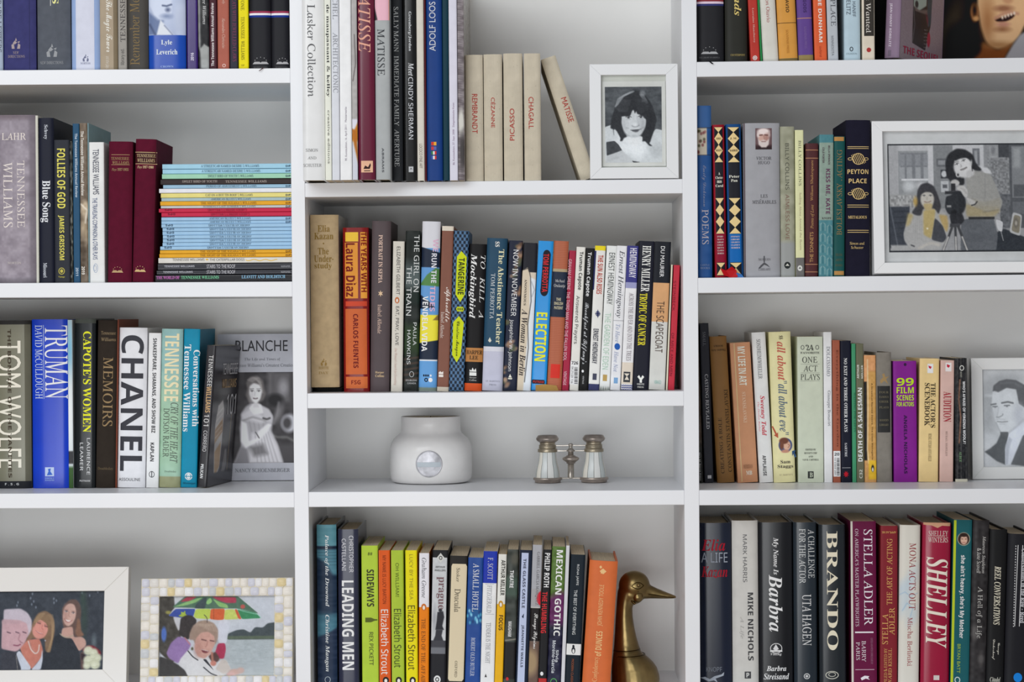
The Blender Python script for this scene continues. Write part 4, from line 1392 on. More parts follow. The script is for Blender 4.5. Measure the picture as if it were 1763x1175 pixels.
b = Book('very thin cream booklet just left of the red paperback', 1146.2, 1149.2, 456, (214, 206, 184), 'p', 9)
b = Book('slim red paperback at the right end of the novels, faint lettering', 1149.8, 1160.8, 457, (184, 52, 66), 'p', 10)
b.t('STEINBECK', 'a', (120, 30, 44), 1158, 1162.5, 484, 536, name='author_name'); b.t('OF MICE AND MEN', 'a', (120, 30, 44), 1154, 1158.5, 574, 648)
o = box('tan_tape', 0, 1, 0, 1, 0, 1, mat((178, 140, 78), 'm', 1.1))
p0, p1 = W(922, 662, .0435), W(962, 675, .0435)
zs_ = SHELF['M2'](p0.x)
o.data.clear_geometry()
o.data.from_pydata([(p0.x, .0435, zs_ + .0002), (p1.x, .0435, zs_ + .0002), (p1.x - .003, .0438, p0.z - .002), (p1.x - .02, .0438, p0.z), (p0.x, .0438, p0.z - .001),
                    (p0.x, .0441, zs_ + .0002), (p1.x, .0441, zs_ + .0002), (p1.x - .003, .0441, p0.z - .002), (p1.x - .02, .0441, p0.z), (p0.x, .0441, p0.z - .001)], [],
                   [(0, 1, 2, 3, 4), (9, 8, 7, 6, 5), (0, 5, 6, 1), (1, 6, 7, 2), (2, 7, 8, 3), (3, 8, 9, 4), (4, 9, 5, 0)])
o['label'], o['category'] = 'scrap of tan tape stuck across the feet of the sky blue and brick novels', 'tape'

# ============================================================ middle bay, bottom shelf
row(.05, SHELF['M4'], 1.2, 'novels on the bottom shelf of the middle bay', 1175)


def palace(P):
    P.R(540, 890, 590, 945, (92, 142, 154), 2)
    P.R(540, 945, 590, 952, (40, 50, 66), 3)
    P.R(540, 952, 590, 1000, (84, 130, 146), 6)
    P.Y_([(540, 962), (560, 975), (575, 1000), (590, 1004), (590, 1075), (540, 1075)], (44, 58, 78), 6)
    P.R(540, 1080, 590, 1120, (80, 130, 148), 30, .8)
    P.Y_([(540, 1122), (565, 1112), (590, 1095), (590, 1260), (540, 1260)], (46, 58, 80), 4)
    P.noise(8, 4, 3, 6)
    for k in range(957, 985, 6):
        P.S([(544, k), (584, k)], .8, (40, 60, 74), 2, .6)


b = Book('tall teal watery hardback with white italic lettering, leftmost', 547, 581, 904, (70, 110, 128), 'j', -1, depth=.15, side=(30, 36, 48))
b.art(904, 1230, palace, base=(64, 98, 116), res=1.3)
b.t('Palace of the Drowned', 'I', (222, 228, 230), 559.5, 567.5, 921, 1045); b.t('Christine Mangan', 'I', (222, 228, 230), 559.5, 568, 1059, 1157, name='author_name')
b.ring(564.5, 1171, 5, 5.5, .8, (190, 200, 205), 'publisher_mark')
b = Book('tall midnight blue hardback with large spaced white capitals', 583.5, 619, 912, (50, 52, 70), 'j', 0, depth=.15)
b.t('LEADING MEN', 'A', (230, 230, 234), 590, 610.5, 1000, 1154); b.t('CHRISTOPHER', 'a', (214, 214, 220), 603, 610.5, 923, 986, name='author_name')
b.t('CASTELLANI', 'a', (214, 214, 220), 590.5, 597.5, 928, 983, name='author_name')
b = Book('broad lime green paperback with bold black capitals', 624, 652.5, 940, (172, 198, 64), 'p')
b.t('SIDEWAYS', 'A', (56, 56, 40), 633, 645.5, 981, 1045); b.t('REX PICKETT', 'a', (60, 62, 44), 636.5, 643.5, 1089, 1146, name='author_name')
b.gs([[(630, 1064), (640, 1064), (646, 1066.5), (651, 1067), (651, 1069), (646, 1069.5), (640, 1072), (630, 1072)]], (86, 96, 40), 'bottle_drawing')
b.t('##', 'A', (60, 64, 40), 635, 643, 951, 957, 'h')
for lab, x0, x1, c, s1, y0, y1, tcol, s2, e0, e1 in (
        ('burnt orange paperback in the matched trio, white author name', 654, 673.5, (212, 90, 36), 'MY NAME IS LUCY BARTON', 957, 1040, (120, 50, 24), (236, 226, 220), 1050, 1162),
        ('leaf green paperback in the matched trio, dark author name', 675.5, 696.5, (166, 190, 60), 'OH WILLIAM!', 970, 1028, (90, 104, 40), (66, 74, 40), 1049, 1150),
        ('yellow paperback in the matched trio, dark author name', 700, 720, (226, 212, 24), 'LUCY BY THE SEA', 955, 1033, (150, 140, 40), (80, 76, 30), 1043, 1154)):
    b = Book(lab, x0, x1, 948, c, 'p', .5)
    m = (x0 + x1) / 2
    b.t('Elizabeth Strout', 'a', s2, m - 6.5, m + 6.5, e0, e1, name='author_name'); b.t(s1, 'a', tcol, m - 3, m + 3, y0, y1, name='title')
    b.o(m + 1, 1172, 5.5, 6, (40, 38, 36), 'publisher_mark'); b.o(m + 1, 1173, 2.6, 3.6, (226, 222, 214), 'publisher_mark')
    b.p(x0, x0 + 1.2, 948, 1175, tuple(min(255, v + 30) for v in c), 'edge_wear')
b = Book('white over orange paperback with an oval badge at the join', 720.5, 738, 953, (228, 126, 14), 'p', 1)
b.p(None, 0, 953, 1046, (222, 220, 226), 'white_top'); b.t('Graham Greene', 'i', (90, 88, 92), 726, 734, 961, 1030, name='author_name')
b.o(729.5, 1046, 4.6, 6, (196, 110, 50), 'publisher_mark'); b.o(729.5, 1047, 2, 3.6, (226, 222, 214), 'publisher_mark')
b.t('THE END OF THE AFFAIR', 's', (110, 70, 36), 725, 732, 1066, 1178)


def prague(P):
    P.R(730, 961, 780, 1160, (190, 192, 194), 1)
    P.noise(7, 8, 4)
    P.E(747, 1085, 3, 22, (150, 152, 158), 4, al=.8)
    P.E(757, 1068, 3.2, 3.6, (44, 44, 50), 1.5)
    P.Y_([(752, 1072), (762, 1070), (764, 1082), (761, 1100), (764, 1108), (749, 1108), (751, 1090)], (44, 44, 50), 1.6)
    P.Y_([(750, 1108), (762, 1108), (760, 1120), (764, 1132), (745, 1132), (749, 1120)], (54, 54, 60), 1.6)
    P.R(741, 1130, 770, 1146, (66, 66, 72), 2)
    P.R(741, 1144, 770, 1158, (110, 112, 118), 3)
    P.R(730, 1157, 780, 1240, (36, 36, 40), 1)


b = Book('paperback with a grey statue silhouette and lower-case title', 740, 767.5, 948, (36, 36, 38), 'p', 4.5)
b.art(961, 1240, prague, x0=742, x1=767, base=(190, 192, 194), res=1.6)
b.g([(758.5, 953), (765.5, 961.5), (758.5, 970), (751.5, 961.5)], (200, 200, 196)); b.ring(758.5, 961.5, 3, 3.4, 1.2, (40, 40, 40))
b.t('ARTHUR', 'A', (90, 88, 88), 749.5, 766, 975.5, 978.5, 'h', 'author_name'); b.t('PHILLIPS', 'A', (90, 88, 88), 748.5, 767, 981.5, 984.5, 'h', 'author_name')
b.t('prague', 'B', (120, 92, 96), 751, 763.5, 994, 1050); b.o(752.5, 1171, 6, 7, (216, 216, 216), 'publisher_mark'); b.ring(752.5, 1171, 3.4, 4, 1.6, (50, 50, 50), 'publisher_mark')
b = Book('black paperback with a long cream label panel', 768, 799, 958, (42, 40, 38), 'p', 6)
b.g([(779, 972), (802, 972), (804, 976), (798, 1170), (795, 1174), (773, 1174), (771, 1170), (777, 976)], (212, 198, 168), 'label_panel')
b.t('Stoker', 's', (80, 74, 64), 785.5, 791.5, 979, 1003, name='author_name'); b.t('Dracula', 's', (74, 68, 60), 782, 792.5, 1015, 1055); b.t('OXFORD', 's', (90, 84, 72), 782.5, 787, 1139, 1167, name='publisher_mark')


def hotel(P):
    r = random.Random(5)
    P.R(795, 1062, 835, 1092, (40, 86, 140), 8)
    for _ in range(16):
        P.E(r.uniform(801, 828), r.uniform(1066, 1090), 1.6, 3, r.choice([(150, 214, 236), (90, 170, 200), (200, 180, 200), (40, 60, 110)]), 2, 0, .9)
    P.noise(5, 10, 4)


b = Book('blue paperback with city lights picture and white serif title', 800, 826, 961, (40, 72, 138), 'p', 6, fin='g')
b.art(961, 1230, hotel, base=(42, 74, 140), res=1.5)
b.t('A SMALL HOTEL', 's', (222, 224, 230), 813.5, 824, 971, 1054); b.t('ROBERT OLEN BUTLER', 's', (206, 212, 224), 810, 817, 1099, 1165, name='author_name')
b = Book('white paperback with a royal blue top and silver serif lettering', 826.5, 850.5, 950, (226, 226, 230), 'p', 6)
b.p(None, 0, 949, 1005, (40, 58, 164), 'blue_top'); b.t('F. SCOTT', 's', (200, 200, 206), 839.5, 848.5, 961, 999, name='author_name')
b.t('FITZGERALD', 's', (150, 152, 156), 838, 846, 1009, 1056, name='author_name'); b.t('TENDER IS THE NIGHT', 's', (140, 142, 146), 836, 844, 1073, 1143)
b.gs([[(834, 1167), (836, 1161), (838, 1167)]], (60, 60, 60), 'publisher_mark')
for q in (1006.5, 1058):
    b.p(835, 850.5, q, q + .7, (170, 170, 174), 'rule')
b = Book('narrow amber paperback with white top and black bold capitals', 851, 865.5, 955, (232, 172, 34), 'p', 7)
b.p(None, 0, 954, 1041, (222, 221, 214), 'white_top'); b.t('ARTHUR MILLER', 'A', (50, 48, 44), 862, 869, 965, 1026, name='author_name'); b.t('FOCUS', 'A', (60, 48, 30), 858.5, 865.5, 1060, 1086)
b.o(862, 1041, 4.2, 6, (190, 140, 50), 'publisher_mark'); b.o(862, 1042, 1.9, 3.6, (226, 222, 214), 'publisher_mark')


def theatre(P):
    P.noise(16, 8, 8)
    P.R(860, 1000, 900, 1040, (70, 90, 78), 12, .7)
    P.E(880, 965, 7, 12, (96, 92, 80), 6, al=.6)
    P.S([(868, 1125), (885, 1122)], 2, (150, 146, 136), 3)
    P.R(860, 1128, 900, 1200, (38, 37, 38), 2)


b = Book('dark green-grey painterly paperback with small white bold title', 866, 886, 947, (62, 66, 62), 'p', 7)
b.art(947, 1230, theatre, base=(62, 66, 62), res=1.4)
b.t('THEATRE', 'A', (226, 226, 226), 877.5, 884, 983, 1013); b.t('MAUGHAM', 'A', (220, 220, 220), 874.5, 880.5, 1071, 1097, name='author_name')
b.o(873, 1170, 2.4, 3, (190, 50, 50), 'publisher_mark')
b = Book('navy paperback with a pale periwinkle panel down its spine', 887, 908.5, 948, (32, 40, 56), 'p', 8)
b.g([(898, 953), (910, 953), (902.5, 1180), (890, 1180)], (182, 192, 218), 'spine_panel')
b.t('THE GLASS CASTLE', 'A', (64, 68, 84), 899.5, 904.5, 963, 1048); b.t('JEANNETTE WALLS', 'A', (64, 68, 84), 896, 901, 1077, 1150, name='author_name')
b.gs([[(898, 1063), (902, 1057), (901, 1066)]], (30, 40, 60))


def pilgrims(P):
    P.E(930, 1034, 11, 16, (206, 44, 60), 1.5)
    P.R(900, 1052, 940, 1054, (200, 196, 190), 1)
    P.R(900, 1054, 940, 1122, (34, 30, 30), 1)
    P.R(900, 1122, 940, 1240, (104, 84, 74), 2)
    P.E(912, 1165, 12, 26, (170, 146, 110), 8, al=.8)


b = Book('silver grey paperback with a red half disc and handwritten black box', 909, 926, 939, (166, 167, 172), 'p', 8)
b.art(1015, 1230, pilgrims, base=(160, 158, 160), res=1.4)
b.t('GABRIEL GARCIA MARQUEZ', 's', (100, 98, 100), 922, 928, 951, 1043, name='author_name'); b.t('Strange Pilgrims', 'c', (226, 224, 220), 916, 925, 1057, 1118)
b = Book('black paperback with white and red condensed capitals', 926.5, 941, 947, (36, 36, 38), 'p', 9)
b.t('PHILIP ROTH', 'A', (224, 224, 224), 937, 946, 953, 1012, name='author_name'); b.t('THE HUMBLING', 'A', (206, 52, 56), 932, 941, 1020, 1091)
b.o(932.5, 1161, 2.8, 3.4, (220, 220, 220), 'publisher_mark'); b.p(None, 0, 1169, 1230, (180, 50, 50), 'red_foot')


def gothic(P):
    P.R(930, 935, 985, 1045, (86, 112, 56), 20)
    P.Y_([(935, 1045), (960, 1030), (980, 1040), (980, 1100), (935, 1100)], (96, 44, 88), 12)
    P.R(930, 1095, 985, 1240, (40, 40, 60), 20)
    P.noise(14, 6, 4)


b = Book('paperback shading from moss green to plum with bold white capitals', 941.5, 965, 942, (60, 60, 60), 'p', 9)
b.art(942, 1230, gothic, base=(84, 108, 56), res=1.4)
b.t('MEXICAN GOTHIC', 'A', (228, 230, 224), 955.5, 966.5, 948, 1096); b.t('Silvia', 'A', (200, 204, 210), 956.5, 961.5, 1120, 1141, name='author_name'); b.t('Moreno-Garcia', 'A', (200, 204, 210), 950, 956, 1104, 1160, name='author_name')
b.ring(953, 1176, 6, 7, 1.2, (90, 170, 90), 'publisher_mark')
b = Book('thin plain white volume between the plum and the navy paperbacks', 965.5, 972, 940, (206, 206, 210), 'p', 9)
b = Book('dark navy paperback with a white emblem box at mid height', 972.5, 998, 956, (30, 38, 46), 'p', 10)
b.t('RONA JAFFE', 'g', (206, 210, 210), 991.5, 996.5, 973, 1009, name='author_name'); b.t('THE BEST OF EVERYTHING', 'g', (206, 210, 210), 986.5, 992, 1017, 1094)
b.g([(975.5, 1110), (1000.5, 1110), (999.5, 1129), (974.5, 1129)], (222, 222, 220), 'publisher_mark')
b.o(987, 1121, 3.4, 6, (40, 44, 50), 'publisher_mark'); b.o(987, 1122.5, 1.8, 3.6, (222, 222, 220), 'publisher_mark'); b.o(987, 1114, 2, 2.4, (40, 44, 50), 'publisher_mark')
b.t('MODERN CLASSICS', 'g', (150, 84, 54), 983, 987, 1136, 1180)
b = Book('thick orange hardback with gilt lettering reading upward, beside the duck', 1002, 1051, 968, (206, 108, 62), 'h', 13, fin='m', depth=.15)
GO = (226, 186, 130)
b.t('JOHN KENNEDY TOOLE', 'a', GO, 1030, 1039.5, 1009, 1080, 'u', 'author_name'); b.t('of DUNCES', 'A', GO, 1024.5, 1036, 1089, 1132, 'u')
b.t('Confederacy', 's', GO, 1020, 1031, 1134, 1176, 'u'); b.gs([[(1034, 976), (1036.5, 979), (1034, 982), (1031.5, 979)], [(1038, 981), (1044, 986), (1038, 991), (1032, 986)], [(1034, 950 + 36), (1040, 986), (1040, 990), (1034, 990)]], GO)
# ============================================================ right bay, top shelf
row(.012, SHELF['R1'], 1.22, 'books on the top shelf of the right bay')
b = Book('black hardback with a tricolour stripe, against the right upright', 1200.3, 1247, -180, (40, 40, 43), 'j', fin='m')
for c, y0, y1 in (((130, 50, 56), -2, 2.6), ((214, 194, 208), 2.6, 6.4), ((50, 54, 106), 6.4, 10)):
    b.p(None, 0, y0, y1, c, 'stripe')
loa(b, 1222, 89, (160, 160, 162), 15); b.t('THE LIBRARY OF AMERICA', 's', (110, 110, 112), 1204, 1239, 98, 100.5, 'h', 'publisher_mark')
q = b.e.matrix_world.inverted()
pa, pb = q @ W(1219, 105, -.0012), q @ W(1227, 110.5, -.003)
mesh('ribbon_marker', [(pa.x, pa.y, pa.z), (pa.x + .003, pa.y, pa.z), (pb.x + .0015, pb.y, pb.z), (pb.x - .001, pb.y, pb.z)], [(0, 1, 2, 3)], mat((24, 24, 30), 'm'), b.e)
b = Book('thick black-green hardback with gold italic letters', 1249, 1287.5, -150, (46, 46, 42), 'j', -1, fin='m')
b.t('Winds', 'I', (206, 184, 112), 1264, 1276, -32, 27); b.t('COUNTERPOINT', 'B', (150, 134, 84), 1258, 1283, 93, 96.5, 'h', 'publisher_mark')
b = Book('narrow red paperback leaning left with pale lettering, top right shelf', 1292.8, 1309, -70, (176, 58, 50), 'p', -5)
b.t('Lorraine Hansberry', 'B', (206, 160, 150), 1295.5, 1299.5, 14, 74); b.ring(1300, 100, 4, 4, 1.6, (206, 200, 196), 'publisher_mark'); b.o(1300, 100, 1.5, 1.8, (206, 200, 196), 'publisher_mark')
b = Book('thin green volume leaning beside the narrow red paperback', 1309.6, 1313, -70, (44, 128, 70), 'p', -5.4)
b = Book('off-white book with a dark red serif title, top right shelf', 1314, 1341, -90, (206, 203, 194), 'j', -6, fin='m')
b.t('Don Otavio', 's', (160, 84, 84), 1319, 1325.5, -8, 39)
OC = (204, 146, 70)
b = Book('ochre hardback with black capitals and double rule', 1342, 1374.5, -100, OC, 'j', -5, fin='m')
b.t('DON OTAVIO', 'A', (70, 52, 34), 1352, 1357.5, -34, 22); b.p(None, 0, 39.6, 40.6, (80, 60, 34), 'rule'); b.p(None, 0, 101, 107, (120, 104, 66), 'olive_foot'); b.t('SOUVENIR PRESS', 'a', (170, 116, 50), 1354, 1358, 52, 92)
b = Book('violet hardback with gold rule and gilt foot', 1375.5, 1401, -100, (96, 70, 136), 'j', -4, fin='m')
b.t('AND GODS', 'A', (66, 46, 96), 1382.5, 1388, -22, 22); b.p(None, 0, 31, 32.4, (180, 130, 110), 'rule'); b.p(None, 0, 95, 107, (142, 124, 80), 'gilt_foot'); b.t('SOUVENIR PRESS', 'a', (130, 104, 160), 1385, 1389, 46, 84)
b = Book('orange paperback with bold white spaced capitals, top right shelf', 1403, 1424.5, -90, (212, 96, 58), 'p', -3)
b.t('KATHERINE DUNHAM', 'A', (226, 216, 208), 1408.5, 1414.5, -60, 73); b.t('oxford', 'a', (150, 60, 40), 1411, 1415, 80, 98)
b = Book('light grey paperback with tall dark serif capitals, top right shelf', 1426, 1444, -80, (178, 183, 188), 'p', -3, side=(90, 92, 94))
b.t('NO ONE PLACE', 's', (84, 86, 92), 1429.5, 1438, -60, 45); b.t('MINNESOTA', 'a', (110, 114, 120), 1431.5, 1435.5, 62, 96)
b = Book('pale duck-egg blue book with dark condensed capitals', 1454, 1482, -100, (176, 196, 206), 'j', -1, fin='m')
b.t('JEAN HANFF', 'a', (70, 78, 88), 1466, 1473, -20, 29); b.t('KORELITZ', 'a', (70, 78, 88), 1457, 1464, -20, 25); b.ring(1466, 84.5, 3.2, 4, 1.4, (60, 66, 72), 'publisher_mark'); b.t('CELADON', 'a', (130, 146, 154), 1457, 1475, 91, 94, 'h', 'publisher_mark')
b = Book('cream book with a black title block and small red disc', 1485, 1506.5, -80, (214, 202, 184), 'p', -1)
b.p(1487, 1504.5, -80, 62, (58, 54, 50), 'title_block'); b.t('What He Wanted', 's', (214, 208, 200), 1490.5, 1499.5, -60, 57)
b.o(1496, 86, 4, 4, (164, 56, 54), 'publisher_mark')


def sequel(P):
    P.noise(5, 8, 3)
    P.Y_([(190, -460), (525, -460), (505, 330), (425, 700), (200, 640)], (40, 34, 38), 4)
    P.Y_([(200, -400), (430, -400), (420, 60), (300, 160), (205, 120)], (150, 160, 150), 6)
    P.Y_([(430, -400), (525, -400), (505, 320), (450, 370), (440, 130)], (40, 60, 70), 6)
    P.E(255, 80, 28, 50, (40, 38, 42), 6)
    P.Y_([(210, 110), (300, 150), (440, 110), (445, 180), (240, 190)], (110, 96, 92), 10, .8)
    P.E(430, 280, 30, 90, (110, 40, 54), 14, al=.9)
    P.E(480, 530, 30, 105, (150, 34, 60), 4)
    P.Y_([(240, 180), (410, 190), (470, 400), (420, 690), (210, 620)], (38, 32, 36), 6)
    P.S([(205, 120), (235, 380), (205, 620)], 12, (110, 104, 104), 6, .7)
    for k in range(6):
        P.S([(400, 660 - k * 50), (450, 650 - k * 50)], 7, (160, 156, 150), 4, .7)


b = Book('dusky mauve hardback leaning so its pink-lettered front cover shows', 1521, 1548.5, -90, (132, 112, 132), 'j', 4, fin='m', depth=.15, y=.03, yaw=-33)
b.t('JEAN HANFF KORELITZ', 'A', (206, 194, 206), 1531, 1536.5, 12, 87, name='author_name'); b.p(1529, 1535, 93, 103, (110, 96, 112), 'publisher_mark'); b.o(1538.5, 0, 3, 4, (180, 50, 70))
SEQ = b

# ============================================================ right bay, second shelf
row(.012, SHELF['R2'], 1.2, 'books on the second shelf of the right bay')


def poems(P):
    P.noise(6, 10, 3)
    P.R(1190, 180, 1240, 222, (58, 92, 140), 12, .9)
    P.R(1198, 220, 1219, 268, (176, 168, 152), 1.2)
    P.R(1190, 220, 1230, 221, (40, 40, 50), 1.2)
    P.R(1190, 267, 1230, 268, (40, 40, 50), 1.2)
    r = random.Random(8)
    for _ in range(14):
        P.E(r.uniform(1200, 1216), r.uniform(225, 263), 2.2, 2.6, r.choice([(110, 60, 60), (70, 70, 50), (140, 90, 90)]), 2, 0, .8)


b = Book('blue jacketed hardback with a flowered cream panel near the top', 1202, 1227, 182, (42, 78, 130), 'j', -3)
b.art(182, 480, poems, base=(42, 78, 130), res=1.4)
b.t('POEMS', 's', (168, 160, 166), 1208.5, 1220, 361, 421); b.t('Emily Dickinson', 'c', (120, 126, 150), 1208, 1215.5, 285, 356, name='author_name')
b.t('CASTLE', 's', (130, 140, 160), 1206, 1222, 455, 458, 'h', 'publisher_mark'); b.t('BOOKS', 's', (130, 140, 160), 1206, 1222, 460, 463.5, 'h', 'publisher_mark')
GD, IK = (222, 196, 140), (30, 32, 38)
for lab, x0, x1, yt, ec, lc, ttl, a1, a2, foot, ln in (
        ('slim red cloth hardback with black and gold diamonds on its spine', 1231.5, 1252, 215, (140, 16, 40), (132, 24, 50), ('A', 'Christ-', 'mas', 'Carol'), 'CHARLES', 'DICKENS', ("EVERY-", "MAN'S", 'LIBRARY', 'CHILD-', "REN'S", 'CLASSICS', 'SERIES'), -5),
        ('slim blue cloth hardback with black and gold diamonds on its spine', 1254.5, 1280.5, 214, (28, 72, 124), (22, 98, 168), ('Peter', 'Pan'), 'J. M.', 'BARRIE', ("EVERYMAN'S", 'LIBRARY', "CHILDREN'S", 'CLASSICS', 'SERIES'), -5)):
    b = Book(lab, x0, x1, yt, ec, 'h', ln, fin='m')
    w_ = (x1 - x0) * .5 - 3
    cx = lambda y: (x0 + x1) / 2 + ln * (478 - y) / 263

    def slab(ya, yb, c, nm):
        b.g([(cx(ya) - w_, ya), (cx(ya) + w_, ya), (cx(yb) + w_, yb), (cx(yb) - w_, yb)], c, nm)
    slab(219, 280, IK, 'spine_panel'); slab(280, 341, (36, 36, 42), 'title_panel'); slab(341, 403, IK, 'spine_panel'); slab(403, 452, lc, 'series_panel'); slab(452, 475, IK, 'spine_panel')

    def dia(ys, half0, half1):
        P = []
        for i in range(len(ys) - 1):
            m = (ys[i] + ys[i + 1]) / 2
            P.append([(cx(m) - w_, m), (cx(ys[i]), ys[i]), (cx(m) + w_, m), (cx(ys[i + 1]), ys[i + 1])])
        if half0:
            P.append([(cx(half0) - w_, half0), (cx(half0) + w_, half0), (cx(ys[0]), ys[0])])
        if half1:
            P.append([(cx(half1) - w_, half1), (cx(ys[-1]), ys[-1]), (cx(half1) + w_, half1)])
        b.gs(P, GD, 'diamond_ornament')
    dia([228, 249.5, 270], 219.5, 279.5); dia([352, 372, 392], 341.5, 402.5); dia([461.5], 453, 474)
    b.t(a1, 'B', (70, 56, 40), cx(239) - w_ * .6, cx(239) + w_ * .6, 237, 240.5, 'h', 'author_name'); b.t(a2, 'B', (70, 56, 40), cx(259) - w_ * .7, cx(259) + w_ * .7, 257.5, 261, 'h', 'author_name')
    yy = 297 if len(ttl) == 4 else 302
    for s_ in ttl:
        wd = w_ * min(.9, .17 * len(s_) + .05)
        b.t(s_, 'B', (228, 224, 210), cx(yy) - wd, cx(yy) + wd, yy, yy + 4.4, 'h', 'title')
        yy += 7
    yy = 406.5
    for s_ in foot:
        b.t(s_, 'B', (214, 196, 190), cx(yy) - w_ * .75, cx(yy) + w_ * .75, yy, yy + 2.6, 'h', 'publisher_mark')
        yy += 4.8
rb = empty('ribbon_bookmark', 'red and blue ribbon tails curled at the foot of the two diamond-patterned hardbacks', 'ribbon', None, W(1250, 470, .0))
for nm, pts, c in (('red_ribbon', [(1240, 462), (1250, 466), (1260, 459), (1268, 466), (1270, 477), (1258, 478.5), (1246, 474)], (170, 20, 30)), ('blue_ribbon', [(1268, 470), (1276, 472), (1281, 478), (1268, 478.2)], (60, 110, 170))):
    vv = [W(p[0], p[1], .004 + .002 * (i % 2)) - Vector(rb.location) for i, p in enumerate(pts)]
    vv2 = [v + Vector((0, .0008, 0)) for v in vv]
    n = len(vv)
    mesh(nm, vv + vv2, [tuple(range(n))[::-1], tuple(range(n, 2 * n))] + [(i, (i + 1) % n, n + (i + 1) % n, n + i) for i in range(n)], mat(c, 'm', 1.3), rb)


def hugo(P):
    P.R(1300, 250, 1331, 260, (62, 46, 48), 5)
    P.E(1316, 259, 15, 7, (50, 38, 40), 3)
    P.E(1315.5, 235, 9.6, 12.5, (196, 160, 148), 2.5)
    P.E(1315.5, 226.5, 10.4, 5.4, (226, 212, 208), 3)
    P.E(1306.5, 232, 2.6, 5, (214, 200, 196), 2.5); P.E(1325, 232, 2.4, 5, (190, 172, 168), 2.5)
    P.E(1321, 238, 4, 7, (156, 116, 108), 5, al=.7)
    P.Y_([(1306, 239), (1310, 243), (1315.5, 241), (1321, 243), (1325.5, 239), (1324.5, 249), (1320, 254), (1312, 254), (1307, 249)], (206, 194, 190), 2.5)
    P.S([(1309, 233), (1313.5, 232.5)], 1.8, (92, 62, 58), 1.8); P.S([(1318, 232.5), (1322.5, 233)], 1.8, (92, 62, 58), 1.8)
    P.S([(1316, 233), (1317, 239)], 1.4, (160, 122, 112), 1.8); P.S([(1312.5, 244), (1319, 244)], 1.3, (128, 92, 88), 1.6)


b = Book('very thick silver-grey jacketed hardback with a sepia portrait photo', 1281.5, 1344.5, 212, (156, 156, 160), 'j', -1, fin='m', depth=.14)
b.p(1281.5, 1284, 212, 479, (96, 84, 88), 'hinge_line')
b.art(221, 257.5, hugo, x0=1301.5, x1=1330, base=(104, 82, 84), name='portrait_photo', res=1.7)
for s_, x0, x1, y0, y1 in (('VICTOR', 1303, 1329, 270, 275.5), ('HUGO', 1306, 1326, 277.5, 283), ('LES', 1310, 1322, 335, 340.5), ('MISERABLES', 1296, 1337, 345, 351)):
    b.t(s_, 's', (70, 70, 74), x0, x1, y0, y1, 'h', 'title')
b.g([(1308.5, 344.2), (1311, 342.6), (1311.4, 343.4)], (70, 70, 74), 'title'); b.gs([[(1310, 457), (1316, 452), (1322, 456), (1326, 461), (1321, 458), (1316, 456), (1308, 463), (1306, 462)], [(1315, 441), (1317, 441), (1317, 452), (1315, 452)]], (80, 80, 84), 'publisher_mark')
b.t('MODERN', 's', (90, 90, 94), 1306, 1327, 445, 449, 'h', 'publisher_mark'); b.t('LIBRARY', 's', (90, 90, 94), 1306, 1327, 462, 466, 'h', 'publisher_mark')
b = Book('greenish grey mottled paperback with thin dark capitals', 1345, 1369.5, 218, (150, 151, 132), 'j', 0, fin='m')


def moss(P):
    P.noise(12, 9, 5)
    P.R(1340, 418, 1375, 480, (148, 150, 148), 8)


b.art(218, 479, moss, base=(150, 150, 130))
b.t('BILLY COLLINS', 'a', (84, 84, 74), 1353.5, 1360, 247, 327, name='author_name'); b.t('AIMLESS LOVE', 'a', (128, 98, 88), 1353.5, 1360, 335, 413)
b.o(1356, 457, 5.6, 6, (40, 44, 44), 'publisher_mark'); b.gs([[(1352.5, 458), (1356, 454), (1359.5, 458)]], (200, 200, 190), 'publisher_mark')
b = Book('narrow pale yellow paperback with a grey foot, second right shelf', 1370.5, 1385.5, 224, (214, 214, 168), 'p')
b.p(None, 0, 444, 480, (108, 106, 104), 'grey_foot'); b.t('BILLY COLLINS', 's', (110, 112, 92), 1376.5, 1381, 242, 320, name='author_name'); b.t('Sailing Alone Around the Room', 's', (160, 148, 124), 1376.5, 1381, 332, 431)
b.o(1377.5, 462, 4.2, 4.8, (206, 206, 200), 'publisher_mark'); b.gs([[(1375, 463), (1377.5, 459.5), (1380, 463)]], (90, 90, 90), 'publisher_mark')
b = Book('small maroon-brown hardback with gilt lettering reading upward', 1386, 1408, 247, (80, 46, 48), 'h', 1, fin='m')
for yy in (258, 272, 455, 468):
    b.p(None, 0, yy, yy + 1.2, (176, 128, 96), 'rule')
b.t('THE SONNETS', 'g', (190, 146, 96), 1394, 1400, 400, 452, 'u'); b.t('Poems of Love', 'i', (190, 146, 96), 1395, 1402, 353, 394, 'u'); b.t('William Shakespeare', 's', (190, 146, 96), 1395, 1401, 276, 346, 'u', 'author_name')


def keys(P):
    P.R(1405, 246, 1440, 381, (136, 154, 142), 1.5)
    for j in range(5):
        for i in range(2):
            x, y = 1416 + i * 12, 392 + j * 19 + i * 4
            P.S([(x - 4, y + 7), (x - 4, y - 4), (x, y - 7), (x + 4, y - 4), (x + 4, y + 7)], 1.4, (130, 160, 160), 1.5)
            P.S([(x, y - 7), (x, y + 7)], 1.2, (50, 100, 110), 1.5)
    P.noise(5, 4, 2)


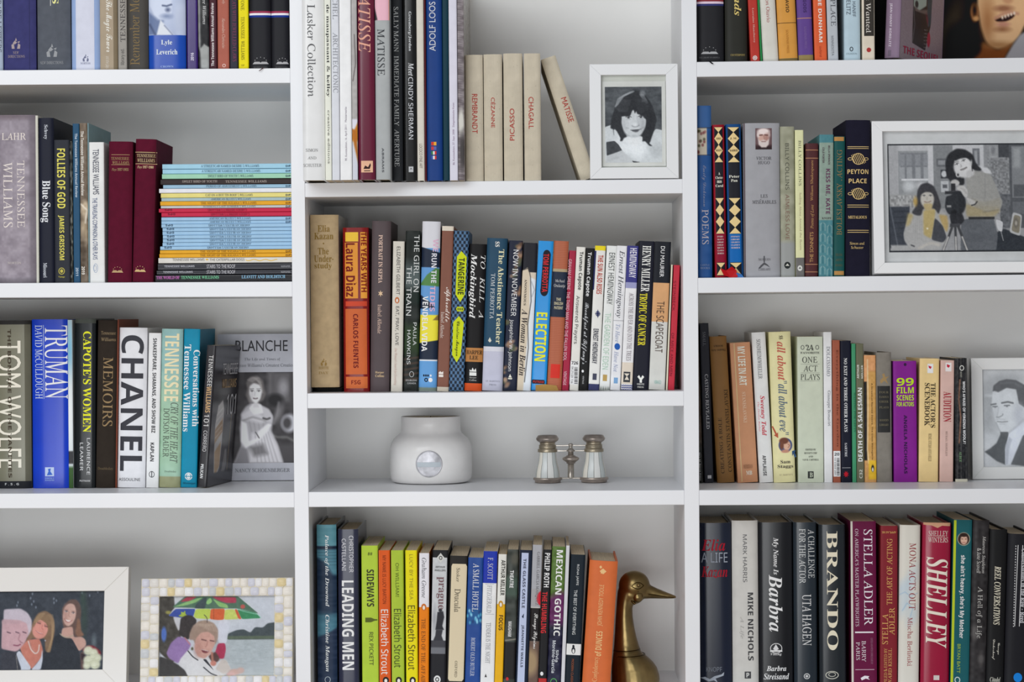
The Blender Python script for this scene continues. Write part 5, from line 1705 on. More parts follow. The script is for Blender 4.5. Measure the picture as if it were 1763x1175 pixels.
b = Book('grey-green book patterned teal above and below, purple title', 1409.5, 1434, 232, (84, 132, 138), 'p', 1)
b.art(232, 479, keys, base=(78, 128, 136), res=1.5)
b.t('KISS ME, KATE', 'A', (98, 60, 86), 1420.5, 1429, 291, 369); b.t('BELLA SPEWACK', 'A', (84, 70, 76), 1425.5, 1429, 251, 284); b.t('COLE PORTER', 'A', (84, 70, 76), 1415.5, 1419, 254, 281); b.t('KNOPF', 'B', (70, 60, 66), 1415, 1431, 374.5, 377.5, 'h', 'publisher_mark')
b = Book('dark green hardback with worn tan ends and tan lettering reading upward', 1434.8, 1454, 235, (32, 80, 78), 'h', 1, fin='m')
b.p(1436, 1453, 236, 243, (176, 130, 74), 'worn_end'); b.p(1436, 1453, 467, 474, (176, 130, 74), 'worn_end')
b.t('BOLESLAVSKY . ACTING', 's', (140, 116, 78), 1440.5, 1449.5, 258, 405, 'u')
for yy, s_ in ((437, 'THEATRE'), (446, 'ARTS'), (455, 'BOOKS')):
    b.t(s_, 's', (96, 96, 70), 1438, 1450, yy, yy + 4, 'h', 'publisher_mark')
b = Book('thick midnight navy hardback with gilt scroll ornaments', 1455.5, 1498, 207, (36, 35, 48), 'h', 1, depth=.15)
GL = (206, 178, 122)
for yy in (252.5, 255.5, 353, 356.5, 396.5, 400):
    b.p(1459, 1496, yy, yy + 1, GL, 'rule')
for cy in (274, 334):
    P_ = []
    for k in range(-3, 4):
        hh = 9 * math.sqrt(max(0, 1 - (k / 4.2) ** 2))
        P_ += [[(1477.5 + k * 3.2 - hh * .45, cy - hh), (1477.5 + k * 3.2 - hh * .45 + 1.1, cy - hh), (1477.5 + k * 3.2 + hh * .45 + 1.1, cy + hh), (1477.5 + k * 3.2 + hh * .45, cy + hh)]]
    b.gs(P_, GL, 'scroll_ornament')
    b.ring(1477.5, cy, 10.5, 10, 1.2, GL, 'scroll_ornament')
    for sx in (-1, 1):
        b.ring(1477.5 + sx * 14, cy, 4, 2.6, 1, GL, 'scroll_ornament')
b.t('PEYTON', 'A', GL, 1459, 1495, 292, 300, 'h'); b.t('PLACE', 'A', GL, 1461, 1492, 308, 316, 'h', 'title'); b.t('METALIOUS', 'B', GL, 1460, 1492, 372, 377, 'h', 'author_name')
b.t('Simon and', 's', GL, 1463, 1488, 417, 422, 'h', 'publisher_mark'); b.t('Schuster', 's', GL, 1465, 1486, 424, 429, 'h', 'publisher_mark')

# ============================================================ right bay, third shelf
row(.135, SHELF['R3'], 1.35, 'books on the third shelf of the right bay')


def strip_(P):
    P.R(1195, 600, 1215, 760, (84, 62, 48), 30, .7)
    P.noise(14, 6, 3)


b = Book('dark narrow book with a brownish photo spine beside the right upright', 1203, 1210.8, 559, (46, 44, 42), 'p', -8.4)
b.art(559, 833, strip_, base=(42, 42, 40)); b.t('by J. M. Barrie Press', 'a', (190, 190, 186), 1203.6, 1206.5, 780, 828)
b = Book('slim black book with thin grey capitals, leaning left', 1213.5, 1229, 557, (46, 47, 53), 'p', -9, fin='m')
b.t('CASTING REVEALED', 's', (190, 190, 194), 1215, 1220.5, 645, 739); b.t('SMALL', 's', (110, 112, 120), 1210, 1215, 572, 596); b.p(1218.5, 1225, 819, 824.5, (190, 190, 192), 'publisher_mark')
b = Book('brown hardback with black capitals reading upward, leaning left', 1235.4, 1265, 580, (126, 92, 54), 'h', -14, fin='m')
b.t('CREATING A ROLE', 's', (44, 36, 30), 1239, 1245, 720, 816, 'u'); b.t('CONSTANTIN STANISLAVSKI', 's', (44, 36, 30), 1250.5, 1257, 672, 814, 'u', 'author_name')
b.t('Theatre Arts', 'B', (70, 52, 34), 1225, 1250, 602, 606, 'r', 'publisher_mark'); b.t('BOOKS', 'B', (70, 52, 34), 1229, 1245, 595, 598.5, 'r', 'publisher_mark')
b = Book('salmon tan worn paperback with faded white lettering', 1270.5, 1305.5, 591, (188, 136, 102), 'p', -14)
b.t('MY LIFE IN ART', 'A', (226, 216, 200), 1271.5, 1284, 598, 665); b.t('STANISLAVSKI', 'B', (206, 178, 152), 1279, 1285, 676, 729, name='author_name')
b.t('MERIDIAN', 'B', (140, 100, 74), 1280, 1296, 801, 808, 'h', 'publisher_mark'); b.t('MB', 'B', (226, 216, 200), 1285, 1295, 812, 819, 'h', 'publisher_mark'); b.p(1270, 1271.5, 592, 830, (200, 176, 130), 'edge_wear')
b = Book('white hardback with red handwritten title, third right shelf', 1308, 1332, 573, (218, 217, 212), 'j', -14, fin='m')
b.t('SONDHEIM/WHEELER', 's', (70, 70, 74), 1304, 1311, 585, 653, name='author_name'); b.t('Sweeney Todd', 'I', (186, 40, 60), 1308.5, 1318.5, 682, 751); b.t('The Demon Barber', 'i', (206, 110, 120), 1305.5, 1308.5, 692, 744)
b.t('APPLAUSE', 'A', (60, 60, 62), 1313.5, 1319.5, 785, 820, name='publisher_mark')


def sam(P):
    P.E(1352.5, 767.5, 12, 12.5, (70, 84, 124), 1.2)
    P.E(1355, 768, 6.5, 8.5, (204, 164, 140), 2)
    P.E(1350, 760, 8, 5.5, (104, 64, 50), 2)
    P.E(1346, 768, 3.5, 7, (112, 70, 54), 2)
    P.S([(1357, 766), (1360, 768), (1357, 772)], 1, (140, 90, 80), 1.5)
    P.E(1352, 778, 7, 3, (180, 130, 110), 2)


b = Book('cream hardback with large red and blue italics and a round portrait', 1332.8, 1370.5, 572, (226, 208, 160), 'j', -9, fin='m')
b.art(754, 781, sam, x0=1338, x1=1366, base=(226, 208, 160), name='round_portrait', res=1.7)
b.t('all about', 'I', (182, 92, 78), 1338.5, 1353, 589, 656); b.t('"all about eve"', 'I', (92, 106, 120), 1341, 1356.5, 657, 750); b.t('Sam', 'B', (60, 54, 56), 1344, 1361, 793, 799, 'h', 'author_name'); b.t('Staggs', 'B', (60, 54, 56), 1339, 1366, 801, 808, 'h', 'author_name')
b.gs([[(1329, 735), (1331, 734), (1337.5, 747), (1339.5, 745), (1340, 755), (1332.5, 750), (1335, 748.5)]], (170, 84, 60), 'arrow'); b.gs([[(1364, 778), (1370.5, 777), (1369, 781), (1372, 788), (1369, 790), (1366.5, 783), (1364.5, 787)]], (60, 86, 120), 'arrow')
b.t('ST. MARTIN\'S', 's', (150, 140, 120), 1342, 1365, 817, 820, 'h', 'publisher_mark'); b.t('ss', 'B', (70, 60, 54), 1341, 1348, 579, 585, 'd', 'publisher_mark')
b = Book('pale sage green thick paperback with stacked black serif title', 1374.5, 1418.5, 580, (188, 194, 175), 'p', -1)
for s_, f, x0, x1, y0, y1 in (('24', 's', 1388, 1402, 594, 603.5), ('FAVORITE', 'B', 1379, 1412, 606, 609.5), ('ONE', 's', 1382, 1408, 614.5, 625), ('ACT', 's', 1384, 1408, 629.5, 640), ('PLAYS', 's', 1379, 1412, 644.5, 654.5)):
    b.t(s_, f, (66, 68, 64), x0, x1, y0, y1, 'h', 'title')
for yy in (627, 642, 656):
    b.p(1379, 1412, yy, yy + .5, (130, 134, 124), 'rule')
for s_, y0, w_ in (('EDITED BY', 773, 9), ('BENNETT CERF', 779, 11), ('AND', 785, 4), ('VAN H. CARTMELL', 790.5, 14)):
    b.t(s_, 'B', (80, 82, 76), 1396 - w_, 1396 + w_, y0, y0 + 3, 'h', 'author_name')
for xx in (1382.5, 1408):
    b.ring(xx, 598.5, 3.2, 4, 1, (90, 92, 88), 'mask_drawing')
b.p(1391, 1401, 812, 824, (56, 58, 56), 'publisher_mark'); b.t('B', 'B', (188, 194, 175), 1394, 1399.5, 814, 822, 'h', 'publisher_mark')
b = Book('slim white-lilac paperback with thin grey serif capitals', 1419.5, 1434, 572, (216, 216, 226), 'p', -1)
b.t('DOLCISSIMO', 's', (104, 106, 114), 1424, 1430, 597, 648); b.t('Giuseppe Bonaviri', 's', (90, 92, 100), 1424.5, 1430.5, 673, 734, name='author_name')
b = Book('brick brown paperback with a white number sticker at its foot', 1434.8, 1448, 586, (152, 86, 66), 'p')
b.p(1435.3, 1447.6, 777, 821, (220, 220, 218), 'barcode_sticker'); b.t('20', 'A', (50, 50, 54), 1437, 1445.5, 780, 785, 'h')
b.gs([[(1441, y), (1446, y), (1446, y + 1 + (j % 3) * .3), (1441, y + 1 + (j % 3) * .3)] for j, y in enumerate(np.arange(789, 819, 2.2))], (50, 50, 52), 'barcode'); b.t('19 0303 201', 'a', (70, 70, 70), 1436.8, 1439.5, 788, 818)
b.t('Everything in the Garden', 'B', (110, 58, 44), 1440.5, 1445, 602, 770)
b = Book('navy-black paperback with white lettering and red sunburst at the foot', 1448.5, 1467, 587, (28, 30, 42), 'p')
b.t('NO EXIT AND THREE OTHER PLAYS', 'B', (214, 214, 216), 1454.5, 1460, 617, 744); b.t('SARTRE', 'B', (190, 190, 194), 1455, 1459, 763, 787, name='author_name')
b.gs([[(1457 + (5 if j % 2 else 2.6) * math.cos(j * math.pi / 8), 817 + (6 if j % 2 else 3.2) * math.sin(j * math.pi / 8)) for j in range(16)]], (176, 30, 44), 'sunburst'); b.p(1450, 1465, 805.5, 806.3, (160, 160, 164), 'rule')
b = Book('thin emerald green volume beside the sunburst paperback', 1467.8, 1475, 592, (66, 138, 100), 'p')
b.t('WAITING FOR LEFTY', 'B', (40, 96, 70), 1471, 1474, 676, 745)
b = Book('olive grey paperback with white hand-cut capitals reading upward', 1475.5, 1488.5, 592, (100, 100, 80), 'p')
b.t('DEATH OF A SALESMAN', 'A', (222, 222, 214), 1478, 1485.5, 668, 795, 'u'); b.t('MILLER', 'A', (206, 206, 196), 1484.5, 1487.5, 629, 652, 'u', 'author_name'); b.t('ARTHUR', 'A', (206, 206, 196), 1477, 1480.5, 628, 652, 'u', 'author_name')
b.t('C32', 'A', (200, 200, 190), 1480, 1485, 809, 824, 'u', 'publisher_mark')


def tatty(P):
    P.R(1485, 605, 1512, 658, (200, 146, 100), 3)
    P.R(1485, 658, 1494, 795, (34, 32, 32), 2)
    P.R(1494, 640, 1512, 800, (190, 146, 84), 3)
    P.S([(1495, 620), (1495.5, 700), (1494, 775), (1496, 800)], 2, (214, 190, 150), 2)
    P.R(1496, 795, 1512, 828, (210, 170, 50), 3)
    P.E(1503, 809, 2.6, 6, (40, 38, 34), 1.2)
    P.E(1503, 811, 1.4, 3.6, (220, 216, 206), 1.2)
    P.noise(8, 4, 5)


b = Book('battered orange and black pocket paperback with torn spine', 1489, 1509.5, 612, (190, 146, 100), 'p')
b.art(612, 833, tatty, base=(190, 144, 92), res=1.5)
b.t('A Streetcar Named Desire, The Glass Menagerie', 'A', (110, 82, 44), 1500.5, 1504, 660, 792)
b = Book('grey cloth hardback with a black label and faint gilt runner', 1510, 1536.5, 607, (126, 121, 113), 'h')
b.p(1512, 1534, 665, 745, (46, 46, 46), 'label_panel'); b.gs([[(1516, 656), (1522, 650), (1520, 645), (1524, 643), (1526, 650), (1533, 648), (1527, 653), (1531, 662), (1524, 656), (1518, 661)]], (150, 124, 84), 'runner_mark')
for s_, yy in (('FOUR', 674), ('FAMOUS', 682), ('GREEK', 690), ('PLAYS', 700), ('MODERN', 722), ('LIBRARY', 730)):
    b.t(s_, 'B', (104, 98, 80), 1515, 1531, yy, yy + 3.6, 'h', 'title')
b = Book('bright purple paperback with lime green stacked lettering', 1539.5, 1579.5, 622, (122, 36, 130), 'p')
LG = (176, 206, 40)
for s_, y0, y1 in (('99', 651, 664.5), ('FILM', 667, 677.5), ('SCENES', 680.5, 690), ('FOR ACTORS', 692.5, 700)):
    b.t(s_, 'A', LG, 1545, 1574.5, y0, y1, 'h', 'title')
b.t('ANGELA NICHOLAS', 'A', (40, 26, 60), 1557, 1562.5, 715, 816, name='author_name'); b.o(1560, 628, 2.4, 2.6, (50, 30, 60), 'publisher_mark')
b = Book('buff yellow paperback with black stencil-like capitals', 1581.5, 1615, 618, (216, 188, 134), 'p', 2)
b.t("THE ACTOR'S", 'B', (54, 46, 36), 1602, 1610.5, 660, 737); b.t('SCENEBOOK', 'B', (54, 46, 36), 1591.5, 1600.5, 660, 734); b.t('MICHAEL SCHULMAN AND EVA MEKLER', 's', (100, 84, 60), 1598, 1603.5, 747, 795, name='author_name')
b.p(1596.5, 1606.5, 627, 643, (222, 218, 214), 'publisher_mark'); b.gs([[(1598, 630), (1604, 632), (1602, 636), (1599, 634)]], (180, 40, 60), 'publisher_mark')
b = Book('pinkish beige paperback with dark red stencil capitals', 1617.5, 1641, 621, (198, 166, 156), 'p', 2)
b.t('AUDITION', 'B', (150, 40, 52), 1624, 1637.5, 675, 727); b.t('MICHAEL SHURTLEFF', 's', (120, 100, 92), 1627.5, 1631, 743, 786, name='author_name')
b.p(1627.5, 1638, 625, 640, (214, 208, 206), 'publisher_mark'); b.gs([[(1630, 627.5), (1636, 630), (1633, 634), (1630, 632)]], (180, 40, 60), 'publisher_mark')


def woolf(P):
    for k in (1650, 1656, 1665):
        P.S([(k, 610), (k - 1, 832)], 1, (110, 108, 104), 1.5, .6)
    P.S([(1654, 655), (1652, 690), (1655, 720), (1652, 765)], 2.4, (130, 96, 78), 1.6, .9)
    P.noise(12, 3, 7)
    P.R(1640, 828, 1670, 834, (190, 186, 170), 1)


b = Book('scuffed black paperback with white title on its right half', 1645, 1666.5, 617, (40, 40, 40), 'p', .5)
b.art(617, 833, woolf, base=(40, 40, 42), res=1.6)
b.t("WHO'S AFRAID OF VIRGINIA WOOLF?", 'A', (222, 222, 216), 1659, 1663.5, 657, 765); b.ring(1658, 634, 4, 4.6, 1.2, (206, 206, 200), 'publisher_mark'); b.t('SIGNET', 'B', (160, 160, 150), 1655, 1658, 640, 650)
b.t('ALBEE', 'B', (110, 140, 104), 1652, 1656, 778, 796, name='author_name')

# ============================================================ right bay, bottom shelf
row(.05, SHELF['R4'], 1.28, 'theatre biographies on the bottom shelf of the right bay', 1175)
b = Book('glossy midnight blue biography with red script, beside the right upright', 1206, 1261, 901, (30, 35, 50), 'j', -3)
b.t('Elia', 'I', (160, 30, 46), 1207, 1248, 929, 949, 'h'); b.t('A LIFE', 'a', (150, 156, 168), 1207, 1252, 952, 969, 'h', 'lettering'); b.t('Kazan', 'I', (160, 30, 46), 1207, 1252, 976, 996, 'h')
b.t('KNOPF', 'a', (120, 126, 136), 1216, 1243, 1149, 1157, 'h', 'publisher_mark')
b.gs([[(1206, 1168), (1214, 1166), (1222, 1170), (1230, 1165), (1242, 1162), (1247, 1158), (1246, 1164), (1232, 1169), (1236, 1176), (1229, 1172), (1220, 1174), (1212, 1170)]], (160, 166, 176), 'running_dog_mark')
b = Book('light grey biography with black spaced sans capitals', 1262, 1307, 897, (194, 192, 187), 'j', -4, fin='m')
b.t('MIKE NICHOLS', 'A', (62, 62, 64), 1287, 1296.5, 1021, 1138); b.t('MARK HARRIS', 'a', (96, 96, 98), 1277.5, 1284.5, 921, 1003, name='author_name'); b.t('A Life', 'i', (160, 158, 154), 1272.5, 1280, 1062, 1100)
b.p(1282, 1293, 1157, 1169, (70, 70, 72), 'publisher_mark'); b.t('P', 'A', (200, 200, 196), 1285, 1290, 1159, 1167, 'h', 'publisher_mark')
b = Book('thick glossy black memoir with large white italic name', 1308, 1366.5, 900, (27, 28, 31), 'j', -2)
b.t('Barbra', 'I', (228, 228, 228), 1324, 1347.5, 990, 1088); b.t('My Name Is', 'I', (216, 216, 216), 1329.5, 1340, 926, 990); b.ring(1336.5, 1117, 10.5, 9, 1.2, (206, 206, 206), 'publisher_mark'); b.p(1326, 1347, 1120, 1123, (206, 206, 206), 'publisher_mark')
b.gs([[(1331, 1118), (1336, 1110), (1341, 1118), (1338, 1120), (1334, 1120)]], (206, 206, 206), 'publisher_mark'); b.t('Viking', 'I', (200, 200, 200), 1327, 1346, 1124.5, 1130, 'h', 'publisher_mark')
b.t('Barbra', 'I', (222, 222, 222), 1320, 1354, 1147, 1156, 'h', 'author_name'); b.t('Streisand', 'I', (222, 222, 222), 1315, 1359, 1160, 1170.5, 'h', 'author_name')
b = Book('charcoal-blue book with very narrow white condensed serif lettering', 1368, 1408, 900, (38, 45, 52), 'j', -1)
b.t('A CHALLENGE', 's', (200, 202, 202), 1392.5, 1403.5, 912, 996); b.t('FOR THE ACTOR', 's', (200, 202, 202), 1377, 1388, 911, 1005, name='title'); b.t('UTA HAGEN', 's', (206, 206, 206), 1382, 1397.5, 1024, 1112, name='author_name')
b.ring(1389.5, 1165, 5.4, 5, 1.4, (190, 190, 190), 'publisher_mark'); b.o(1389.5, 1165, 2.4, 2.2, (190, 190, 190), 'publisher_mark')
b = Book('black jacketed biography with widely spaced cream serif capitals', 1412, 1458, 904, (35, 39, 43), 'j', 0)
b.t('BRANDO', 'B', (216, 208, 186), 1425, 1444, 915, 1120); b.ring(1433, 1163, 11.5, 7, 1.3, (190, 188, 176), 'publisher_mark'); b.ring(1433, 1162, 6.5, 4, 1, (190, 188, 176), 'publisher_mark')
b = Book('burgundy paperback with white cover edge and white spaced capitals', 1466.5, 1510.5, 898, (98, 28, 62), 'p', 0)
b.p(1466.6, 1470, 898, 1210, (196, 190, 180), 'white_edge')
b.t('STELLA ADLER', 's', (224, 214, 220), 1489, 1504, 912, 1077); b.t("ON AMERICA'S MASTER PLAYWRIGHTS", 's', (206, 186, 198), 1474, 1480, 911, 1079); b.p(1473, 1505, 1088, 1090.5, (222, 212, 218), 'rule')
b.t('BARRY', 's', (214, 200, 208), 1484.5, 1491.5, 1104, 1140, name='author_name'); b.t('PARIS', 's', (214, 200, 208), 1474.5, 1481, 1106, 1137, name='author_name'); b.t('EDITED AND WITH COMMENTARY BY', 's', (160, 110, 136), 1500, 1503.5, 1099, 1144)
b.p(1473, 1506, 1153, 1154, (200, 170, 184), 'rule'); b.gs([[(1482, 1168), (1489, 1164), (1497, 1165), (1495, 1168), (1498, 1171), (1491, 1169), (1484, 1172)]], (222, 212, 218), 'publisher_mark')
b = Book('brick red paperback with gold serif lettering reading upward', 1515, 1544.5, 906, (124, 40, 48), 'p', 1)
b.t('THE ART OF ACTING', 's', (206, 160, 96), 1526.5, 1536, 928, 1042, 'u'); b.t('STELLA', 's', (206, 160, 96), 1518.5, 1528.5, 1058, 1110, 'u', 'author_name'); b.t('ADLER', 's', (206, 160, 96), 1530.5, 1540, 1047, 1094, 'u', 'author_name')
b.t('COMPILED & EDITED BY', 's', (206, 160, 96), 1521.5, 1527, 1117, 1192, 'u'); b.t('HOWARD KISSEL', 's', (206, 160, 96), 1529, 1535, 1117, 1192, 'u', 'author_name'); b.t('APPLAUSE', 'B', (206, 160, 96), 1518, 1543, 915.5, 919, 'r', 'publisher_mark')


def mona(P):
    for x, y, rx, ry in ((1570, 1010, 9, 26), (1562, 1050, 8, 18), (1575, 1070, 7, 14), (1556, 1020, 6, 12)):
        P.E(x - 6, y, rx, ry, (166, 190, 210), 14, 20, .5)
    P.S([(1546, 1032), (1556, 1026), (1566, 1034), (1578, 1028)], 1, (130, 166, 196), 2, .7)
    P.S([(1552, 1060), (1560, 1046), (1570, 1056), (1566, 1070)], 1.2, (130, 166, 196), 2, .7)


b = Book('ivory jacketed hardback with dark red lettering over pale blue strokes', 1546.5, 1582, 905, (206, 203, 193), 'j', 3, fin='m')
b.art(905, 1210, mona, base=(206, 203, 193), res=1.1)
b.t('MONA ACTS OUT', 's', (140, 48, 56), 1565, 1576.5, 936, 1051); b.t('Mischa Berlinski', 's', (150, 64, 68), 1562, 1571, 1064, 1148, name='author_name')
b = Book('thick crimson hardback with huge cream italic capitals', 1585, 1634, 902, (146, 22, 56), 'j', 4)
b.gs([[(1590, 901), (1637, 901), (1636, 907), (1622, 906), (1614, 910), (1604, 906), (1590, 905)]], (196, 150, 120), 'torn_edge')
b.t('SHELLEY', 'I', (222, 210, 196), 1594, 1631, 960, 1117); b.t('SHELLEY', 's', (222, 204, 196), 1599, 1632, 915, 924.5, 'h', 'author_name'); b.t('WINTERS', 's', (222, 204, 196), 1598, 1632, 926, 935, 'h', 'author_name')
b.p(1607, 1617, 1164, 1172, (200, 190, 186), 'publisher_mark')


def bry(P):
    P.E(1659, 929, 11, 11.4, (196, 186, 160), 1.2)
    P.E(1659, 929, 10, 10.4, (60, 44, 40), 1.2)
    P.E(1659.5, 930.5, 6, 8, (206, 168, 148), 2)
    P.E(1659, 922, 6.6, 3.4, (50, 36, 32), 1.6)
    P.S([(1655.5, 929), (1657.5, 929)], 1, (70, 46, 40), 1.2); P.S([(1661.5, 929), (1663.5, 929)], 1, (70, 46, 40), 1.2)
    P.S([(1657, 935), (1662, 935)], 1, (160, 96, 90), 1.2)


b = Book('teal book with lime edge, white hand-lettering and round portrait', 1636, 1668, 896, (34, 88, 94), 'p', 6)
b.art(915, 943, bry, x0=1646, x1=1672, base=(34, 88, 94), name='round_portrait', res=1.8)
b.g([(1642.3, 897), (1646.5, 897), (1640, 1200), (1635.8, 1200)], (170, 186, 40), 'lime_edge')
b.t("she ain't heavy, she's My Mother", 'A', (220, 224, 220), 1650.5, 1660.5, 957, 1100); b.t('BRYAN BATT', 'g', (150, 176, 80), 1647.5, 1653, 1110, 1160, name='author_name'); b.ring(1648, 1172, 5, 5.6, 1.6, (190, 200, 196), 'publisher_mark')


def hell(P):
    P.noise(9, 6, 6)
    P.E(1676, 1100, 5, 14, (120, 116, 114), 5, al=.5)
    P.E(1688, 1148, 5, 12, (120, 116, 114), 5, al=.5)


b = Book('charcoal hardback with grey serif title and smoky spots', 1668.5, 1697, 897, (50, 48, 48), 'j', 7, fin='m')
b.art(897, 1210, hell, base=(50, 48, 49))
b.t('A Hell of a Life', 's', (176, 174, 170), 1680, 1691, 1011, 1100); b.t('Maureen Stapleton', 'i', (190, 188, 184), 1689.5, 1696.5, 924, 988, name='author_name'); b.t('& Jane Scovell', 'i', (190, 188, 184), 1681.5, 1688.5, 945, 988, name='author_name')
b = Book('matt black book with cream brush lettering', 1697.5, 1728, 913, (32, 32, 33), 'j', 7, fin='m')
b.t('REEL CONVERSATIONS', 'I', (212, 206, 186), 1711, 1722, 976, 1077); b.t('George', 'c', (206, 202, 190), 1716, 1721, 1108, 1128, name='author_name'); b.t('Dickerhoof', 'c', (206, 202, 190), 1707.5, 1712.5, 1102, 1137, name='author_name'); b.t('Citadel', 'I', (190, 188, 176), 1704, 1722, 1167, 1175, 'h', 'publisher_mark')
b = Book('black book with a dotted white label frame at the right edge of the photo', 1729, 1776, 921, (34, 34, 38), 'j', 7, fin='m')
for xx, yy0, yy1, sl in ((1752, 940, 1080, -6), (1760, 940, 1080, -6)):
    b.g([(xx, yy0), (xx + 1.2, yy0), (xx + 1.2 + sl, yy1), (xx + sl, yy1)], (200, 200, 200), 'label_frame')
b.gs([[(1748 - j * .14 + 0, 941 + j * 4.6), (1749.4 - j * .14, 941 + j * 4.6), (1749.4 - j * .14, 943 + j * 4.6), (1748 - j * .14, 943 + j * 4.6)] for j in range(31)], (200, 200, 200), 'dotted_rule')
b.t('Conversations in the Raw - Reed', 'B', (190, 190, 194), 1757, 1766, 946, 1074); b.o(1752, 1168, 7.5, 8, (30, 120, 200), 'publisher_mark')
# ============================================================ picture frames
GAIN = 1.15


def frame(label, xl, xr, yt, bd, y, tilt, th, zf, colour, group=None, lean=0, fin='w', name='picture_frame'):
    """bd = border widths in pixels (left, right, top, bottom); returns the empty and its local size"""
    k = (D + y) / FPX
    t = math.radians(tilt)
    a = W(xl, VY, y)
    w = (xr - xl) * k
    zs = max(zf(a.x), zf(a.x + w)) + .0002
    h = .2
    for _ in range(12):
        top = Vector((a.x + w / 2, y + h * math.sin(t), zs + th * math.sin(t) + h * math.cos(t)))
        h += (PX(top)[1] - yt) * k
    e = empty(name, label, 'picture frame', group)
    e.matrix_world = Matrix.Translation((a.x, y + th * math.cos(t), zs)) @ Matrix.Rotation(-t, 4, 'X') @ Matrix.Translation((0, -th, 0))
    L, R, T, B = [v * k for v in bd]
    m = mat(colour, fin)
    i0, i1, j0, j1 = L, w - R, B, h - T
    for q in ([(0, 0), (w, 0), (i1, j0), (i0, j0)], [(w, 0), (w, h), (i1, j1), (i1, j0)], [(w, h), (0, h), (i0, j1), (i1, j1)], [(0, h), (0, 0), (i0, j0), (i0, j1)]):
        hexa('frame_rail', [(x, 0, z) for x, z in q] + [(x, th, z) for x, z in q], m, e, .0007)
    box('backing_board', i0 - .001, i1 + .001, th * .72, th * .9, j0 - .001, j1 + .001, mat((120, 104, 84), 'm'), e)
    return e, w, h, (i0, i1, j0, j1), k


def pane(e, r, y):
    mesh('glass', [(r[0], y, r[2]), (r[1], y, r[2]), (r[1], y, r[3]), (r[0], y, r[3])], [(0, 1, 2, 3)], glassmat(), e)


def flatpic(name, P, e, x0, x1, z0, z1, y, g=None, rough=.4):
    def fx(U, V):
        return x0 + (x1 - x0) * U, np.full(U.shape, y), z1 + (z0 - z1) * V
    picture(name, P, fx, e, g, rough)


